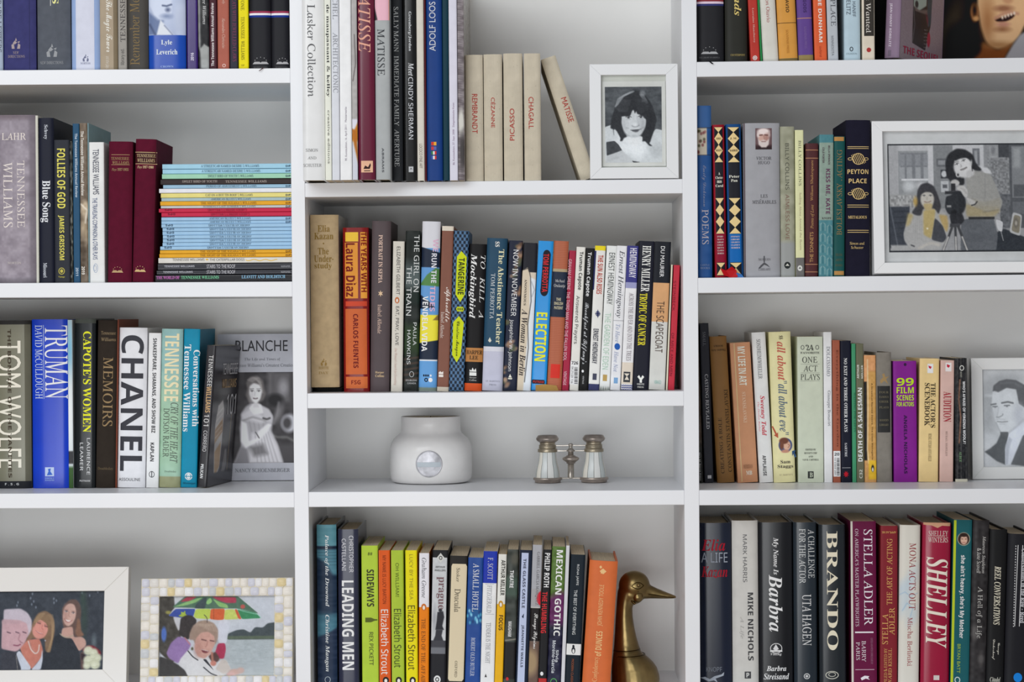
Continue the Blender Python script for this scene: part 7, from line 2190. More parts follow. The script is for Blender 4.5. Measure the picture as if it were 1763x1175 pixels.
# ---- woman under an umbrella by the water, pearl-shell frame
def umbrella():
    P = Paint(35, 45, 1600, 1130, 208, 146, (196, 200, 208))
    P.R(700, 640, 1620, 1140, (176, 184, 188), 5).noise(6, 14, 3, 4, (P.Y > 640) * (P.X > 700))
    P.Y_([(960, 560), (1080, 510), (1180, 500), (1270, 550), (1330, 470), (1440, 480), (1500, 420), (1620, 405), (1620, 640), (955, 640)], (70, 80, 84), 6); P.R(955, 592, 1620, 634, (98, 112, 88), 8, .8)
    P.Y_([(35, 45), (230, 45), (240, 320), (330, 560), (280, 900), (200, 960), (35, 800)], (74, 70, 64), 8).noise(12, 40, 5, 1, (P.X < 300))
    P.R(235, 50, 420, 110, (206, 208, 212), 6)
    P.Y_([(215, 320), (310, 320), (320, 480), (290, 520), (240, 400)], (200, 200, 204), 8)
    P.E(95, 560, 36, 100, (84, 116, 190), 8)
    # umbrella
    P.Y_([(375, 45), (1090, 45), (1250, 150), (1380, 295), (1415, 350), (1200, 350), (900, 372), (300, 330), (150, 310), (200, 240)], (204, 206, 212), 5)
    P.Y_([(375, 45), (1090, 45), (1380, 290), (1180, 235), (1070, 215), (640, 215), (420, 200), (200, 195)], (84, 116, 96), 4)
    P.Y_([(310, 120), (400, 50), (540, 50), (440, 110)], (170, 66, 84), 5); P.Y_([(740, 50), (1070, 60), (1075, 140), (940, 140), (820, 100)], (176, 64, 88), 8)
    P.Y_([(215, 190), (400, 120), (560, 70), (620, 60), (520, 130), (380, 170)], (140, 186, 120), 5); P.Y_([(668, 110), (720, 60), (750, 120), (700, 158), (664, 150)], (146, 196, 124), 4); P.Y_([(750, 80), (860, 130), (950, 160), (970, 215), (840, 190)], (140, 188, 118), 5)
    P.Y_([(640, 60), (675, 60), (650, 215), (500, 210), (530, 150)], (66, 80, 84), 5); P.E(1162, 190, 32, 28, (190, 92, 84), 6)
    P.Y_([(250, 215), (520, 215), (495, 310), (470, 330), (320, 335), (150, 310)], (58, 80, 160), 5); P.Y_([(280, 310), (330, 290), (320, 250), (360, 268), (380, 230), (385, 290), (410, 300), (350, 330)], (166, 186, 70), 4)
    P.E(150, 262, 36, 22, (156, 150, 80), 8)
    P.Y_([(525, 218), (728, 218), (720, 360), (520, 345), (495, 310)], (186, 204, 92), 4); P.Y_([(728, 218), (920, 218), (908, 368), (820, 372), (715, 358)], (206, 100, 56), 4); P.Y_([(920, 228), (1050, 225), (1110, 360), (908, 368)], (196, 206, 110), 4)
    P.Y_([(1050, 225), (1085, 225), (1150, 362), (1105, 360)], (206, 96, 60), 4); P.Y_([(1085, 222), (1180, 240), (1340, 275), (1412, 350), (1150, 362)], (62, 140, 96), 4); P.S([(1085, 225), (1200, 262), (1380, 300), (1410, 345)], 9, (170, 214, 200), 5, .8)
    P.S([(770, 220), (770, 360)], 4, (110, 60, 40), 3)
    # figures behind
    P.Y_([(840, 400), (930, 360), (1000, 400), (970, 520), (945, 690), (840, 690), (820, 480)], (206, 208, 218), 6)
    P.Y_([(830, 690), (925, 685), (940, 770), (915, 900), (850, 900), (780, 860)], (170, 50, 84), 6)
    P.Y_([(700, 860), (800, 800), (860, 900), (820, 950), (740, 930)], (90, 62, 58), 8)
    P.Y_([(320, 340), (400, 300), (480, 310), (540, 370), (520, 480), (470, 560), (430, 640), (300, 570), (310, 440)], (56, 50, 50), 7)
    P.Y_([(130, 820), (190, 680), (290, 590), (400, 620), (470, 700), (400, 830), (290, 960), (170, 890)], (150, 122, 172), 8); P.S([(380, 610), (450, 700)], 14, (190, 130, 130), 6)
    P.Y_([(40, 860), (160, 900), (300, 980), (400, 1060), (440, 1140), (40, 1140)], (62, 60, 60), 8)
    # woman
    P.Y_([(430, 770), (520, 830), (640, 900), (700, 870), (780, 1000), (880, 905), (950, 920), (1010, 1040), (900, 1140), (430, 1140), (380, 1040), (300, 980), (320, 900)], (212, 212, 214), 7)
    P.Y_([(880, 905), (950, 920), (1010, 1040), (920, 1110), (800, 1040)], (198, 190, 184), 10)
    P.S([(425, 790), (490, 870), (560, 915)], 14, (44, 44, 50), 4); P.Y_([(625, 905), (670, 900), (780, 1060), (720, 1000)], (44, 46, 54), 4); P.S([(640, 1015), (740, 1100), (820, 1130)], 14, (44, 46, 54), 4)
    P.Y_([(440, 560), (480, 460), (560, 385), (660, 370), (770, 410), (830, 500), (830, 620), (800, 700), (520, 700), (500, 640), (440, 640)], (158, 136, 122), 9)
    for q in range(6):
        P.S([(500 + q * 40, 450), (560 + q * 44, 410 + q * 4), (640 + q * 34, 480 + q * 10)], 10, (186, 166, 150), 12, .6)
    P.Y_([(530, 620), (600, 540), (700, 530), (780, 590), (790, 700), (730, 830), (650, 900), (560, 870), (510, 760)], (200, 158, 146), 8)
    P.E(560, 760, 50, 100, (180, 136, 126), 24, al=.7)
    P.S([(610, 635), (670, 650)], 15, (110, 78, 76), 6); P.S([(725, 650), (775, 660)], 15, (110, 78, 76), 6); P.S([(690, 660), (680, 720), (660, 735)], 11, (170, 122, 114), 8)
    P.Y_([(600, 760), (660, 790), (720, 790), (680, 825), (620, 815)], (120, 60, 66), 6); P.S([(610, 772), (700, 795)], 9, (214, 200, 196), 5); P.E(482, 760, 16, 22, (96, 92, 70), 5)
    P.S([(640, 300), (680, 340), (680, 400)], 9, (70, 66, 64), 4)
    P.E(770, 960, 40, 36, (196, 130, 116), 8); P.S([(750, 820), (760, 930)], 30, (176, 120, 104), 8); P.E(1060, 1080, 80, 40, (200, 166, 156), 10); P.E(1010, 1110, 60, 30, (206, 170, 166), 8); P.E(1140, 1060, 50, 40, (196, 168, 160), 10)
    return P.noise(4, 12, 21).noise(5, 40, 22)


GAIN = 1.1
e, w, h, r, k = frame('mother-of-pearl mosaic frame with a colour photo of a woman under a bright umbrella', 235.5, 498.5, 996, (31.5, 32, 31, 32), .055, 7.5, .018, SHELF['L4'], (214, 206, 186), fin='m')
flatpic('photograph', umbrella(), e, r[0], r[1], r[2], r[3], .006, 1.1)
pane(e, r, .004)
rnd = random.Random(12)
TILEM = []
for c in ((236, 234, 234), (226, 222, 216), (212, 212, 222), (226, 208, 162), (236, 230, 220), (206, 208, 210)):
    m = mat(c, 'm', 1.08).copy()
    m.name = 'mother_of_pearl'
    m.node_tree.nodes['Principled BSDF'].inputs['Roughness'].default_value = .22
    for n_ in m.node_tree.nodes:
        if n_.type == 'TEX_NOISE':
            n_.inputs['Scale'].default_value = 130
        if n_.type == 'BUMP':
            n_.inputs['Strength'].default_value = .35
    TILEM.append(m)


def tile(x0, x1, z0, z1):
    """irregular domed shell chip"""
    j = .0006
    cx, cz = (x0 + x1) / 2, (z0 + z1) / 2
    rx, rz = (x1 - x0) / 2 - .00025, (z1 - z0) / 2 - .00025
    n = 10
    out, inn = [], []
    for i in range(n):
        a = 2 * math.pi * (i + .5) / n
        c_, s_ = math.cos(a), math.sin(a)
        q = .86
        px_ = cx + rx * math.copysign(abs(c_) ** .45, c_) + rnd.uniform(-j, j) * .3
        pz_ = cz + rz * math.copysign(abs(s_) ** .45, s_) + rnd.uniform(-j, j) * .3
        out.append((px_, -.0002, pz_))
        inn.append((cx + (px_ - cx) * .8, -.0012 + rnd.uniform(-.0003, .0002), cz + (pz_ - cz) * .8))
    top = (cx + rnd.uniform(-1, 1) * rx * .3, -.0017, cz + rnd.uniform(-1, 1) * rz * .3)
    vs_ = out + inn + [top]
    fs = [(i, (i + 1) % n, n + (i + 1) % n, n + i) for i in range(n)] + [(n + i, n + (i + 1) % n, 2 * n) for i in range(n)]
    m = TILEM[rnd.choice((0, 0, 0, 1, 1, 2, 2, 3, 4, 4, 4, 5))]
    mesh('shell_tile', vs_, fs, m, e, True)


for side in range(4):
    L_, R_, T_, B_ = r[0], w - r[1], h - r[3], r[2]
    if side in (0, 1):
        bwid = T_ if side == 0 else B_
        for rw in range(2):
            za = (h - bwid * (rw + 1) / 2) if side == 0 else bwid * rw / 2
            x = 0.0005
            while x < w - .004:
                wd = rnd.uniform(.0095, .0135)
                x2 = min(w - .0005, x + wd)
                if w - x2 < .006:
                    x2 = w - .0005
                tile(x, x2, za, za + bwid / 2)
                x = x2
    else:
        bwid = L_ if side == 2 else R_
        for rw in range(2):
            xa = bwid * rw / 2 if side == 2 else w - bwid * (rw + 1) / 2
            z = r[2]
            while z < r[3] - .004:
                z2 = min(r[3], z + rnd.uniform(.010, .014))
                if r[3] - z2 < .006:
                    z2 = r[3]
                tile(xa, xa + bwid / 2, z, z2)
                z = z2


# ============================================================ books standing face out
def faceout(label, xl, xr, yt, y, tilt, th, zf, cover, g, row_group, depth_name='paperback_book'):
    k = (D + y) / FPX
    t = math.radians(tilt)
    a = W(xl, VY, y)
    w = (xr - xl) * k
    zs = max(zf(a.x), zf(a.x + w)) + .0002
    h = .2
    for _ in range(12):
        top = Vector((a.x + w / 2, y + h * math.sin(t), zs + h * math.cos(t)))
        h += (PX(top)[1] - yt) * k
    e = empty(depth_name, label, 'book', row_group)
    e.matrix_world = Matrix.Translation((a.x, y, zs + th * math.sin(t))) @ Matrix.Rotation(-t, 4, 'X')
    m = mat(cover, 'm', g)
    box('front_cover', 0, w, 0, .0005, 0, h, m, e)
    box('back_cover', 0, w, th - .0005, th, 0, h, m, e)
    box('spine', 0, .0005, .0005, th - .0005, 0, h, m, e)
    box('page_block', .0006, w - .0005, .0006, th - .0006, .0004, h - .0004, mat(PAGE, 'm', g), e)
    return e, w, h, k


def blanche():
    P = Paint(150, 320, 880, 1030, 150, 146, (52, 50, 52))
    P.noise(10, 40, 3)
    P.R(560, 320, 600, 560, (110, 108, 110), 20, .7); P.R(600, 320, 760, 560, (84, 82, 84), 20)
    P.E(690, 440, 40, 60, (140, 138, 142), 20, al=.8); P.R(750, 320, 900, 640, (60, 58, 60), 20)
    P.E(740, 720, 70, 70, (160, 160, 166), 14); P.E(720, 720, 36, 46, (60, 58, 60), 12); P.E(620, 540, 70, 50, (30, 29, 31), 14)
    P.E(650, 640, 30, 70, (96, 94, 96), 16, 20); P.S([(650, 560), (640, 640), (610, 720)], 16, (120, 118, 120), 10, .7)
    P.S([(560, 800), (640, 830), (720, 830), (800, 870)], 14, (110, 110, 108), 10, .8); P.R(600, 880, 900, 1040, (66, 64, 66), 20)
    # gown
    P.Y_([(370, 590), (420, 560), (500, 580), (570, 610), (605, 680), (590, 780), (640, 880), (690, 1030), (270, 1030), (330, 900), (320, 760), (335, 640)], (150, 148, 152), 9)
    P.Y_([(420, 800), (560, 760), (640, 900), (680, 1030), (400, 1030)], (186, 184, 188), 14, .9)
    for q in range(4):
        P.S([(400 + q * 40, 700 + q * 8), (420 + q * 34, 780)], 6, (120, 118, 122), 6, .6)
    P.Y_([(280, 1030), (330, 900), (380, 920), (400, 1030)], (110, 108, 112), 10, .8)
    P.Y_([(400, 900), (520, 880), (560, 960), (440, 980)], (70, 68, 70), 18, .7)
    P.Y_([(330, 650), (420, 600), (560, 690), (500, 720), (350, 690)], (184, 182, 186), 12, .8); P.S([(345, 700), (430, 670), (540, 700)], 9, (104, 102, 104), 9, .7)
    for q in range(6):
        P.S([(450 + q * 22, 790), (470 + q * 34, 1020)], 5, (120, 118, 122), 7, .6)
    P.Y_([(490, 575), (560, 610), (600, 660), (590, 720), (540, 700)], (168, 166, 170), 8)
    # shoulders, arm
    P.Y_([(440, 560), (500, 570), (520, 640), (440, 650), (400, 600)], (206, 204, 206), 8)
    P.Y_([(335, 700), (380, 720), (400, 860), (480, 830), (470, 790), (560, 720), (590, 730), (560, 780), (490, 850), (370, 915), (330, 860)], (196, 194, 197), 8)
    P.S([(455, 790), (485, 835)], 7, (60, 58, 60), 4); P.S([(520, 680), (550, 690), (575, 680)], 12, (50, 48, 50), 6)
    # head
    P.Y_([(375, 400), (410, 355), (470, 345), (520, 385), (530, 450), (545, 490), (520, 540), (480, 560), (400, 560), (370, 500), (385, 450)], (92, 88, 88), 8)
    for q in range(5):
        P.S([(390 + q * 10, 380 + q * 4), (430 + q * 14, 360), (500 + q * 4, 400 + q * 20)], 6, (140, 136, 134), 7, .7)
    P.Y_([(405, 430), (440, 405), (490, 420), (510, 470), (495, 530), (460, 570), (425, 545), (402, 490)], (208, 206, 207), 7); P.E(425, 500, 22, 60, (170, 168, 170), 14, al=.6)
    P.Y_([(440, 560), (480, 560), (490, 600), (430, 600)], (180, 178, 180), 8)
    for ex, ey in ((425, 468), (482, 468)):
        eye(P, ex, ey, 16, 7, (46, 44, 46), (216, 214, 216)); P.S([(ex - 16, ey - 16), (ex + 14, ey - 18)], 4, (80, 78, 80), 4)
    P.S([(452, 475), (448, 502)], 5, (160, 158, 160), 6); P.S([(438, 524), (455, 529), (472, 524)], 8, (78, 66, 70), 4)
    return P


ROW['group'] = 'books on the third shelf of the left bay'
e, w, h, k = faceout('grey face-out paperback behind the slim black one, vintage photo of woman in gown', 373, 526, 576, .225, 2.2, .016, SHELF['L3'], (166, 167, 174), 1.6, ROW['group'])
flatpic('cover_picture', blanche(), e, 3 * k, w - 1 * k, (h / k - 222.5) * k, (h / k - 66) * k, -.0002, 1.75)
yfn = lambda X, Z: np.full(np.shape(X), -.0006)
put_text(e, 'BLANCHE', 'g', mat((60, 60, 64), 't', 1.15), 76 * k, h - 20.5 * k, 90 * k, 19 * k, 'h', yfn, 'title')
put_text(e, 'The Life and Times of', 's', mat((110, 112, 118), 't', 1.15), 77 * k, h - 44 * k, 62 * k, 6 * k, 'h', yfn, 'subtitle')
put_text(e, "Tennessee Williams's Greatest Creation", 's', mat((110, 112, 118), 't', 1.15), 77 * k, h - 54 * k, 112 * k, 6 * k, 'h', yfn, 'subtitle')
put_text(e, 'NANCY SCHOENBERGER', 's', mat((96, 98, 104), 't', 1.15), 77 * k, h - 235 * k, 94 * k, 6.5 * k, 'h', yfn, 'author_name')


def boy():
    P = Paint(-340, -1294, 2143, 845, 200, 170, (20, 15, 12))
    P.E(760, 300, 130, 420, (62, 52, 40), 60, 20, .8); P.E(900, 500, 200, 260, (16, 12, 12), 60)
    P.Y_([(1180, -700), (1500, -900), (1800, -700), (1900, -100), (1850, 200), (1740, 400), (1640, 500), (1530, 560), (1420, 575), (1320, 545), (1250, 450), (1195, 280), (1150, 0)], (214, 172, 128), 20)
    P.E(1500, -800, 420, 300, (60, 40, 24), 40)
    P.Y_([(1220, 480), (1420, 585), (1640, 500), (1560, 640), (1420, 860), (900, 860), (1180, 620)], (120, 66, 30), 24)
    P.E(1290, 200, 90, 260, (150, 96, 56), 60, 0, .7); P.E(1440, 520, 190, 50, (150, 104, 62), 30, 0, .7)
    P.E(1110, 90, 60, 120, (140, 92, 56), 14); P.E(1110, 60, 26, 70, (30, 18, 12), 16); P.E(1130, 170, 40, 30, (190, 140, 90), 12)
    P.E(1520, 40, 120, 40, (120, 70, 50), 20, 0, .7); P.Y_([(1385, 190), (1500, 150), (1640, 110), (1690, 120), (1630, 180), (1520, 220), (1430, 215)], (40, 14, 14), 10)
    P.S([(1400, 170), (1500, 110), (1620, 90), (1720, 110)], 34, (176, 124, 104), 16, .8)
    for q in range(5):
        P.E(1500 + q * 42, 160 - q * 14, 16, 22, (222, 200, 180), 8)
    P.E(1510, 250, 90, 34, (186, 132, 110), 16); P.E(1500, 320, 90, 34, (120, 70, 44), 24, 0, .8); P.E(1530, 400, 140, 60, (220, 178, 134), 40, 0, .6)
    P.E(1400, -300, 60, 26, (50, 30, 24), 12); P.E(1700, -320, 60, 26, (50, 30, 24), 12); P.E(1580, -80, 70, 60, (190, 140, 104), 20)
    P.Y_([(1640, 520), (1750, 380), (2100, 200), (2100, 860), (1420, 860)], (158, 156, 160), 16)
    return P


ROW['group'] = 'books on the top shelf of the right bay'
e, w, h, k = faceout('dark book standing face out with a close-up of a laughing child, top right corner', 1503, 1810, -160, .19, 2, .02, SHELF['R1'], (40, 30, 24), 1.3, ROW['group'], 'hardback_book')
flatpic('cover_picture', boy(), e, 2 * k, w - 1 * k, .002, h - .001, -.0002, 1.2)


# covers seen from the side on the two turned books
def side_picture(b, P, depth, g, name='front_cover_picture'):
    X0 = b.w / 2 + .0002

    def fx(U, V):
        return np.full(U.shape, X0), .004 + (depth - .006) * U, b.h * (1 - V)
    picture(name, P, fx, b.e, g, .22)


def c101():
    P = Paint(0, 0, 100, 200, 70, 150, (50, 49, 52))
    P.R(0, 0, 100, 34, (66, 66, 70), 10); P.E(34, 78, 20, 24, (30, 29, 31), 6)
    P.Y_([(16, 112), (24, 86), (42, 78), (50, 92), (48, 140), (44, 176), (24, 196), (18, 150)], (176, 172, 168), 3)
    P.Y_([(17, 120), (46, 104), (48, 124), (18, 140)], (150, 118, 82), 3); P.Y_([(20, 152), (44, 138), (44, 172), (26, 190)], (166, 138, 104), 3)
    for q in range(5):
        P.S([(20, 100 + q * 8), (44, 90 + q * 8)], 1, (230, 226, 220), 1.5, .7)
    P.S([(82, 96), (76, 190)], 2, (150, 130, 90), 2, .8); P.S([(92, 100), (90, 190)], 1, (120, 110, 90), 2, .8)
    P.Y_([(62, 150), (70, 150), (74, 170), (60, 196), (50, 190)], (130, 128, 126), 4, .8)
    P.R(0, 182, 100, 200, (44, 44, 48), 3)
    return P


side_picture(BK101, c101(), .14, 1.2)
sq = sequel_P = Paint(0, -700, 720, 900, 90, 170, (134, 118, 124))
sequel(sq)
side_picture(SEQ, sq, .15, 1.25)


def side_text(b, s, f, c, y, z, wy, hz, name):
    put_text(b.e, s, f, mat(c, 't', 1.2), y, z, wy, hz, 'h', ('side', b.w / 2 + .0006), name)


side_text(BK101, 'TENNESSEE', 'a', (196, 194, 194), .088, BK101.h - .034, .082, .016, 'title')
side_text(BK101, 'WILLIAMS', 'A', (160, 134, 100), .088, BK101.h - .055, .080, .013, 'title')
side_text(BK101, '101', 'a', (190, 188, 188), .106, BK101.h - .086, .052, .030, 'title')
side_text(SEQ, 'THE SEQUEL', 'A', (150, 44, 70), .077, .012, .125, .013, 'title')

# ============================================================ white candle jar
y_ = .178
k = (D + y_) / FPX
c0 = W(742.3, 836, y_)
zs = SHELF['M3'](c0.x - .06) + .0004
jar = empty('candle_jar', 'round-shouldered white glass candle jar with a silver disc, on the open shelf', 'candle', None, (c0.x, y_, zs))
GAIN = 1.05
pr = [(58, 0), (63, .8), (67, 3), (69.5, 8), (70.6, 16), (70.8, 30), (70.8, 50), (70.2, 60), (68, 68), (64, 75), (58, 80.5), (54, 84), (52, 87), (51.2, 91), (51, 100), (51, 112.4), (50.6, 113.4), (49.6, 113.4), (49, 112.6), (49, 108.6)]
gm = mat((240, 238, 236), 'g', 1.0)
lathe('glass_body', [(a * k, z * k) for a, z in pr], gm, jar, 72)
lathe('wax', [(0.001, 108.9 * k), (48.9 * k, 108.9 * k), (48.9 * k, 111.8 * k), (0.001, 111.9 * k)], mat((190, 168, 128), 'm'), jar, 48)
wick = lathe('wick', [(.0006, 111 * k), (.0006, 116 * k - .002)], mat((60, 50, 40), 'm'), jar, 8)
sm = mat((206, 205, 210), 's', 1.0).copy()
sm.node_tree.nodes['Principled BSDF'].inputs['Roughness'].default_value = .5
R0 = 70.9 * k


def disc(name, rr, y0, z0, m, n=40, yo=0, band=None):
    vs_, fs = [], []
    if band is None:
        vs_ = [(0, -y0, z0)]
        for j, q in enumerate((.5, 1.0)):
            for i in range(n):
                a = 2 * math.pi * i / n
                x, z = q * rr * math.cos(a), z0 + q * rr * math.sin(a)
                vs_.append((x, -math.sqrt(max(0, y0 * y0 - x * x)), z))
        vs_ += [(v[0], v[1] + .0008, v[2]) for v in vs_[1 + n:]]
        fs = [(0, 1 + i, 1 + (i + 1) % n) for i in range(n)] + [(1 + i, 1 + n + i, 1 + n + (i + 1) % n, 1 + (i + 1) % n) for i in range(n)] + \
             [(1 + n + i, 1 + 2 * n + i, 1 + 2 * n + (i + 1) % n, 1 + n + (i + 1) % n) for i in range(n)]
    return mesh(name, vs_, fs, m, jar)


disc('silver_disc', 22 * k, R0 + .0006, 35.5 * k, sm)
lz = 35.5 * k
ring_v, ring_f = [], []
for i in range(48):
    a = 2 * math.pi * i / 48
    for rr, yy in ((20.6, .0008), (21.2, .0014), (22.0, .0014), (22.5, .0006)):
        x = rr * k * math.cos(a)
        ring_v.append((x, -math.sqrt((R0 + yy) ** 2 - x * x), lz + rr * k * math.sin(a)))
for i in range(48):
    for j in range(3):
        ring_f.append((i * 4 + j, ((i + 1) % 48) * 4 + j, ((i + 1) % 48) * 4 + j + 1, i * 4 + j + 1))
mesh('disc_rim', ring_v, ring_f, sm, jar, True)
bv = []
for i in range(13):
    x = (-1 + i / 6) * 20 * k
    for z in (-5.2, 2.8):
        bv.append((x, -math.sqrt((R0 + .0011) ** 2 - x * x), lz + z * k))
mesh('disc_band', bv, [(2 * i, 2 * i + 2, 2 * i + 3, 2 * i + 1) for i in range(12)], mat((190, 198, 204), 'm'), jar)

# ============================================================ opera glasses
y_ = .160
k = (D + y_) / FPX
c0 = W(983, 833, y_)
zs = SHELF['M3'](c0.x - .06) + .0004
og = empty('opera_glasses', 'small antique opera glasses with silvered rims and pearl panels, standing upright', 'binoculars', None, (c0.x, y_, zs))
SIL, DSL, BRN = mat((190, 182, 172), 's', 1.0), mat((178, 166, 156), 's', 1.0), mat((176, 164, 142), 's', 1.0)
q = 11.19


def P_(l):
    return [(r_ / q * k, (1050 - zy) / q * k) for r_, zy in l]


pearl = []
for c in ((226, 226, 222), (206, 210, 208), (230, 226, 214), (196, 202, 200)):
    m = mat(c, 'g', 1.1).copy()
    m.name = 'mother_of_pearl'
    pearl.append(m)
for sx in (-1, 1):
    cx = sx * 39.9 * k
    lathe('objective_rim', P_([(235, 1050), (250, 1046), (250, 1018), (258, 1008), (278, 1000), (280, 965), (270, 955), (248, 952)]), DSL, og, 48, cx)
    lathe('barrel_core', P_([(225, 955), (214, 850), (182, 700), (166, 560), (158, 465)]), mat((120, 116, 110), 'm'), og, 32, cx)
    lathe('upper_collar', P_([(182, 466), (190, 458), (190, 445), (182, 436), (190, 425), (188, 408), (160, 398), (160, 392), (168, 388), (164, 352), (156, 346), (168, 342), (166, 330), (150, 322), (146, 300), (152, 275)]), BRN, og, 48, cx)
    lathe('eyecup', P_([(150, 282), (176, 268), (205, 244), (220, 214), (216, 196), (200, 172), (186, 150), (176, 143), (168, 146), (160, 156), (120, 160), (40, 162)]), DSL, og, 48, cx)
    prof = [(244, 956), (240, 925), (236, 880), (228, 820), (212, 750), (194, 690), (182, 630), (175, 560), (170, 510), (168, 466)]
    nf = 11
    for f_ in range(nf):
        vs_, fs = [], []
        a0 = 2 * math.pi * f_ / nf + .12
        m_ = 4
        for r_, zy in prof:
            for i in range(m_ + 1):
                t_ = i / m_
                a = a0 + (2 * math.pi / nf) * (.03 + .94 * t_)
                bul = 1 - .045 * (2 * t_ - 1) ** 2 * 1.0 + .0
                flat_ = math.cos(math.pi / nf) / math.cos((t_ - .5) * 2 * math.pi / nf)
                rr = r_ / q * k * (flat_ * .6 + bul * .4)
                vs_.append((cx + rr * math.cos(a), rr * math.sin(a), (1050 - zy) / q * k))
        for j in range(len(prof) - 1):
            for i in range(m_):
                o_ = j * (m_ + 1) + i
                fs.append((o_, o_ + 1, o_ + m_ + 2, o_ + m_ + 1))
        mesh('pearl_panel', vs_, fs, pearl[f_ * 7 % 4], og, True)
lathe('centre_post', P_([(60, 975), (64, 965), (62, 955), (62, 700)]), SIL, og, 32)
lathe('focus_wheel', P_([(60, 695), (84, 688), (88, 668), (112, 650), (150, 622), (164, 600), (160, 580), (130, 560), (92, 548), (88, 536), (60, 530)]), DSL, og, 48)
lathe('focus_spindle', P_([(54, 540), (54, 462), (84, 450), (84, 438), (60, 420), (52, 402), (36, 396), (34, 352), (50, 345), (46, 318), (30, 302), (4, 298)]), SIL, og, 32)
for zy in (342, 445):
    box('bridge_bar', -26 * k, 26 * k, -.0016, .0016, (1050 - zy) / q * k - .0008, (1050 - zy) / q * k + .0008, SIL, og, .0004)
box('bridge_plate', -19 * k, 19 * k, -.004, .004, (1050 - 985) / q * k, (1050 - 958) / q * k, SIL, og, .0005)

# ============================================================ brass duck bookend
y_ = .115
k = (D + y_) / FPX
zs = SHELF['M4'](W(1050, 1175, y_).x) + .0003
c0 = W(1097, 1175, y_)
duck = empty('duck_bookend', 'brass duck head bookend holding up the thick orange hardback', 'bookend', None, (c0.x, y_, zs))
BR = mat((146, 126, 84), 'b', 1.0)


def q2(px, py):
    v = W(px, py, y_)
    return v.x - c0.x, v.z - zs


def ring_loft(secs, n=28):
    """secs: centre x, z, radius in plane, radius in depth, tilt of the section plane"""
    vs_, fs = [], []
    for (cx, cz, ra, rb, tl) in secs:
        for i in range(n):
            a = 2 * math.pi * i / n
            u = ra * math.cos(a)
            vs_.append((cx + u * math.cos(tl), rb * math.sin(a), cz + u * math.sin(tl)))
    for j in range(len(secs) - 1):
        for i in range(n):
            fs.append((j * n + i, j * n + (i + 1) % n, (j + 1) * n + (i + 1) % n, (j + 1) * n + i))
    fs.append(tuple(range(n))[::-1])
    fs.append(tuple((len(secs) - 1) * n + i for i in range(n)))
    return vs_, fs


def sec(xa, xb, py, rb, tl=0):
    a, b = q2(xa, py), q2(xb, py)
    return ((a[0] + b[0]) / 2, a[1], (b[0] - a[0]) / 2, rb, tl)


bm = bmesh.new()


def addl(vs_, fs):
    vv = [bm.verts.new(v) for v in vs_]
    for f in fs:
        try:
            bm.faces.new([vv[i] for i in f])
        except ValueError:
            pass


zb_ = -.0
base_z = PX(Vector((c0.x, y_, zs)))[1]
addl(*ring_loft([sec(1053, 1134, base_z, .036), sec(1053, 1136, 1171, .037), sec(1053, 1135, 1163, .036), sec(1053, 1131, 1150, .034), sec(1054, 1124, 1140, .031),
                 sec(1055, 1114, 1131, .027), sec(1056, 1104, 1123, .023), sec(1057, 1100, 1112, .0195), sec(1058, 1096, 1098, .018), sec(1059, 1092, 1080, .0168), sec(1060, 1089.5, 1062, .016),
                 sec(1061, 1089, 1048, .0158), sec(1062, 1092, 1034, .0165), sec(1063, 1100, 1022, .018)]))


def ell(px, py, rx, ry, rz, dy=0):
    c = q2(px, py)
    t = bmesh.ops.create_uvsphere(bm, u_segments=28, v_segments=20, radius=1)
    for v in t['verts']:
        v.co = Vector((c[0] + v.co.x * rx * k, dy + v.co.y * ry, c[1] + v.co.z * rz * k))


ell(1092, 1009, 27, .0215, 26)
ell(1087, 1022, 24, .019, 20)
addl(*ring_loft([(*q2(1104, 1017), 15 * k, .0150, 1.5), (*q2(1112, 1018), 13.6 * k, .0130, 1.5), (*q2(1120, 1019.8), 11.4 * k, .0112, 1.48), (*q2(1130, 1022.3), 9 * k, .0104, 1.46), (*q2(1140, 1024.4), 7 * k, .0096, 1.45), (*q2(1150, 1026.4), 5 * k, .0084, 1.45), (*q2(1159, 1028), 3.2 * k, .0062, 1.45), (*q2(1164.5, 1028.8), 1.4 * k, .003, 1.45)], 20))
me = bpy.data.meshes.new('body')
bmesh.ops.recalc_face_normals(bm, faces=bm.faces)
bm.to_mesh(me)
bm.free()
bo = bpy.data.objects.new('body', me)
COL.objects.link(bo)
md = bo.modifiers.new('r', 'REMESH')
md.mode, md.voxel_size = 'VOXEL', .0013
md2 = bo.modifiers.new('s', 'SMOOTH')
md2.factor, md2.iterations = .5, 6
bpy.context.view_layer.update()
me2 = bpy.data.meshes.new_from_object(bo.evaluated_get(bpy.context.evaluated_depsgraph_get()))
bo.modifiers.clear()
bo.data = me2
me2.name = 'body'
me2.materials.clear()
me2.materials.append(BR)
me2.polygons.foreach_set('use_smooth', [True] * len(me2.polygons))
bo.parent = duck


def arc_tube(name, pts, rad, m):
    """tube through 3d points"""
    cu = bpy.data.curves.new(name, 'CURVE')
    cu.dimensions = '3D'
    cu.bevel_depth, cu.bevel_resolution = rad, 3
    sp = cu.splines.new('NURBS')
    sp.points.add(len(pts) - 1)
    for p_, c_ in zip(sp.points, pts):
        p_.co = (*c_, 1)
    sp.use_endpoint_u = True
    sp.order_u = 3
    o = bpy.data.objects.new(name, cu)
    COL.objects.link(o)
    bpy.context.view_layer.update()
    me_ = bpy.data.meshes.new_from_object(o.evaluated_get(bpy.context.evaluated_depsgraph_get()))
    bpy.data.objects.remove(o)
    me_.name = name
    me_.materials.clear()
    me_.materials.append(m)
    o = bpy.data.objects.new(name, me_)
    COL.objects.link(o)
    o.parent = duck
    return o


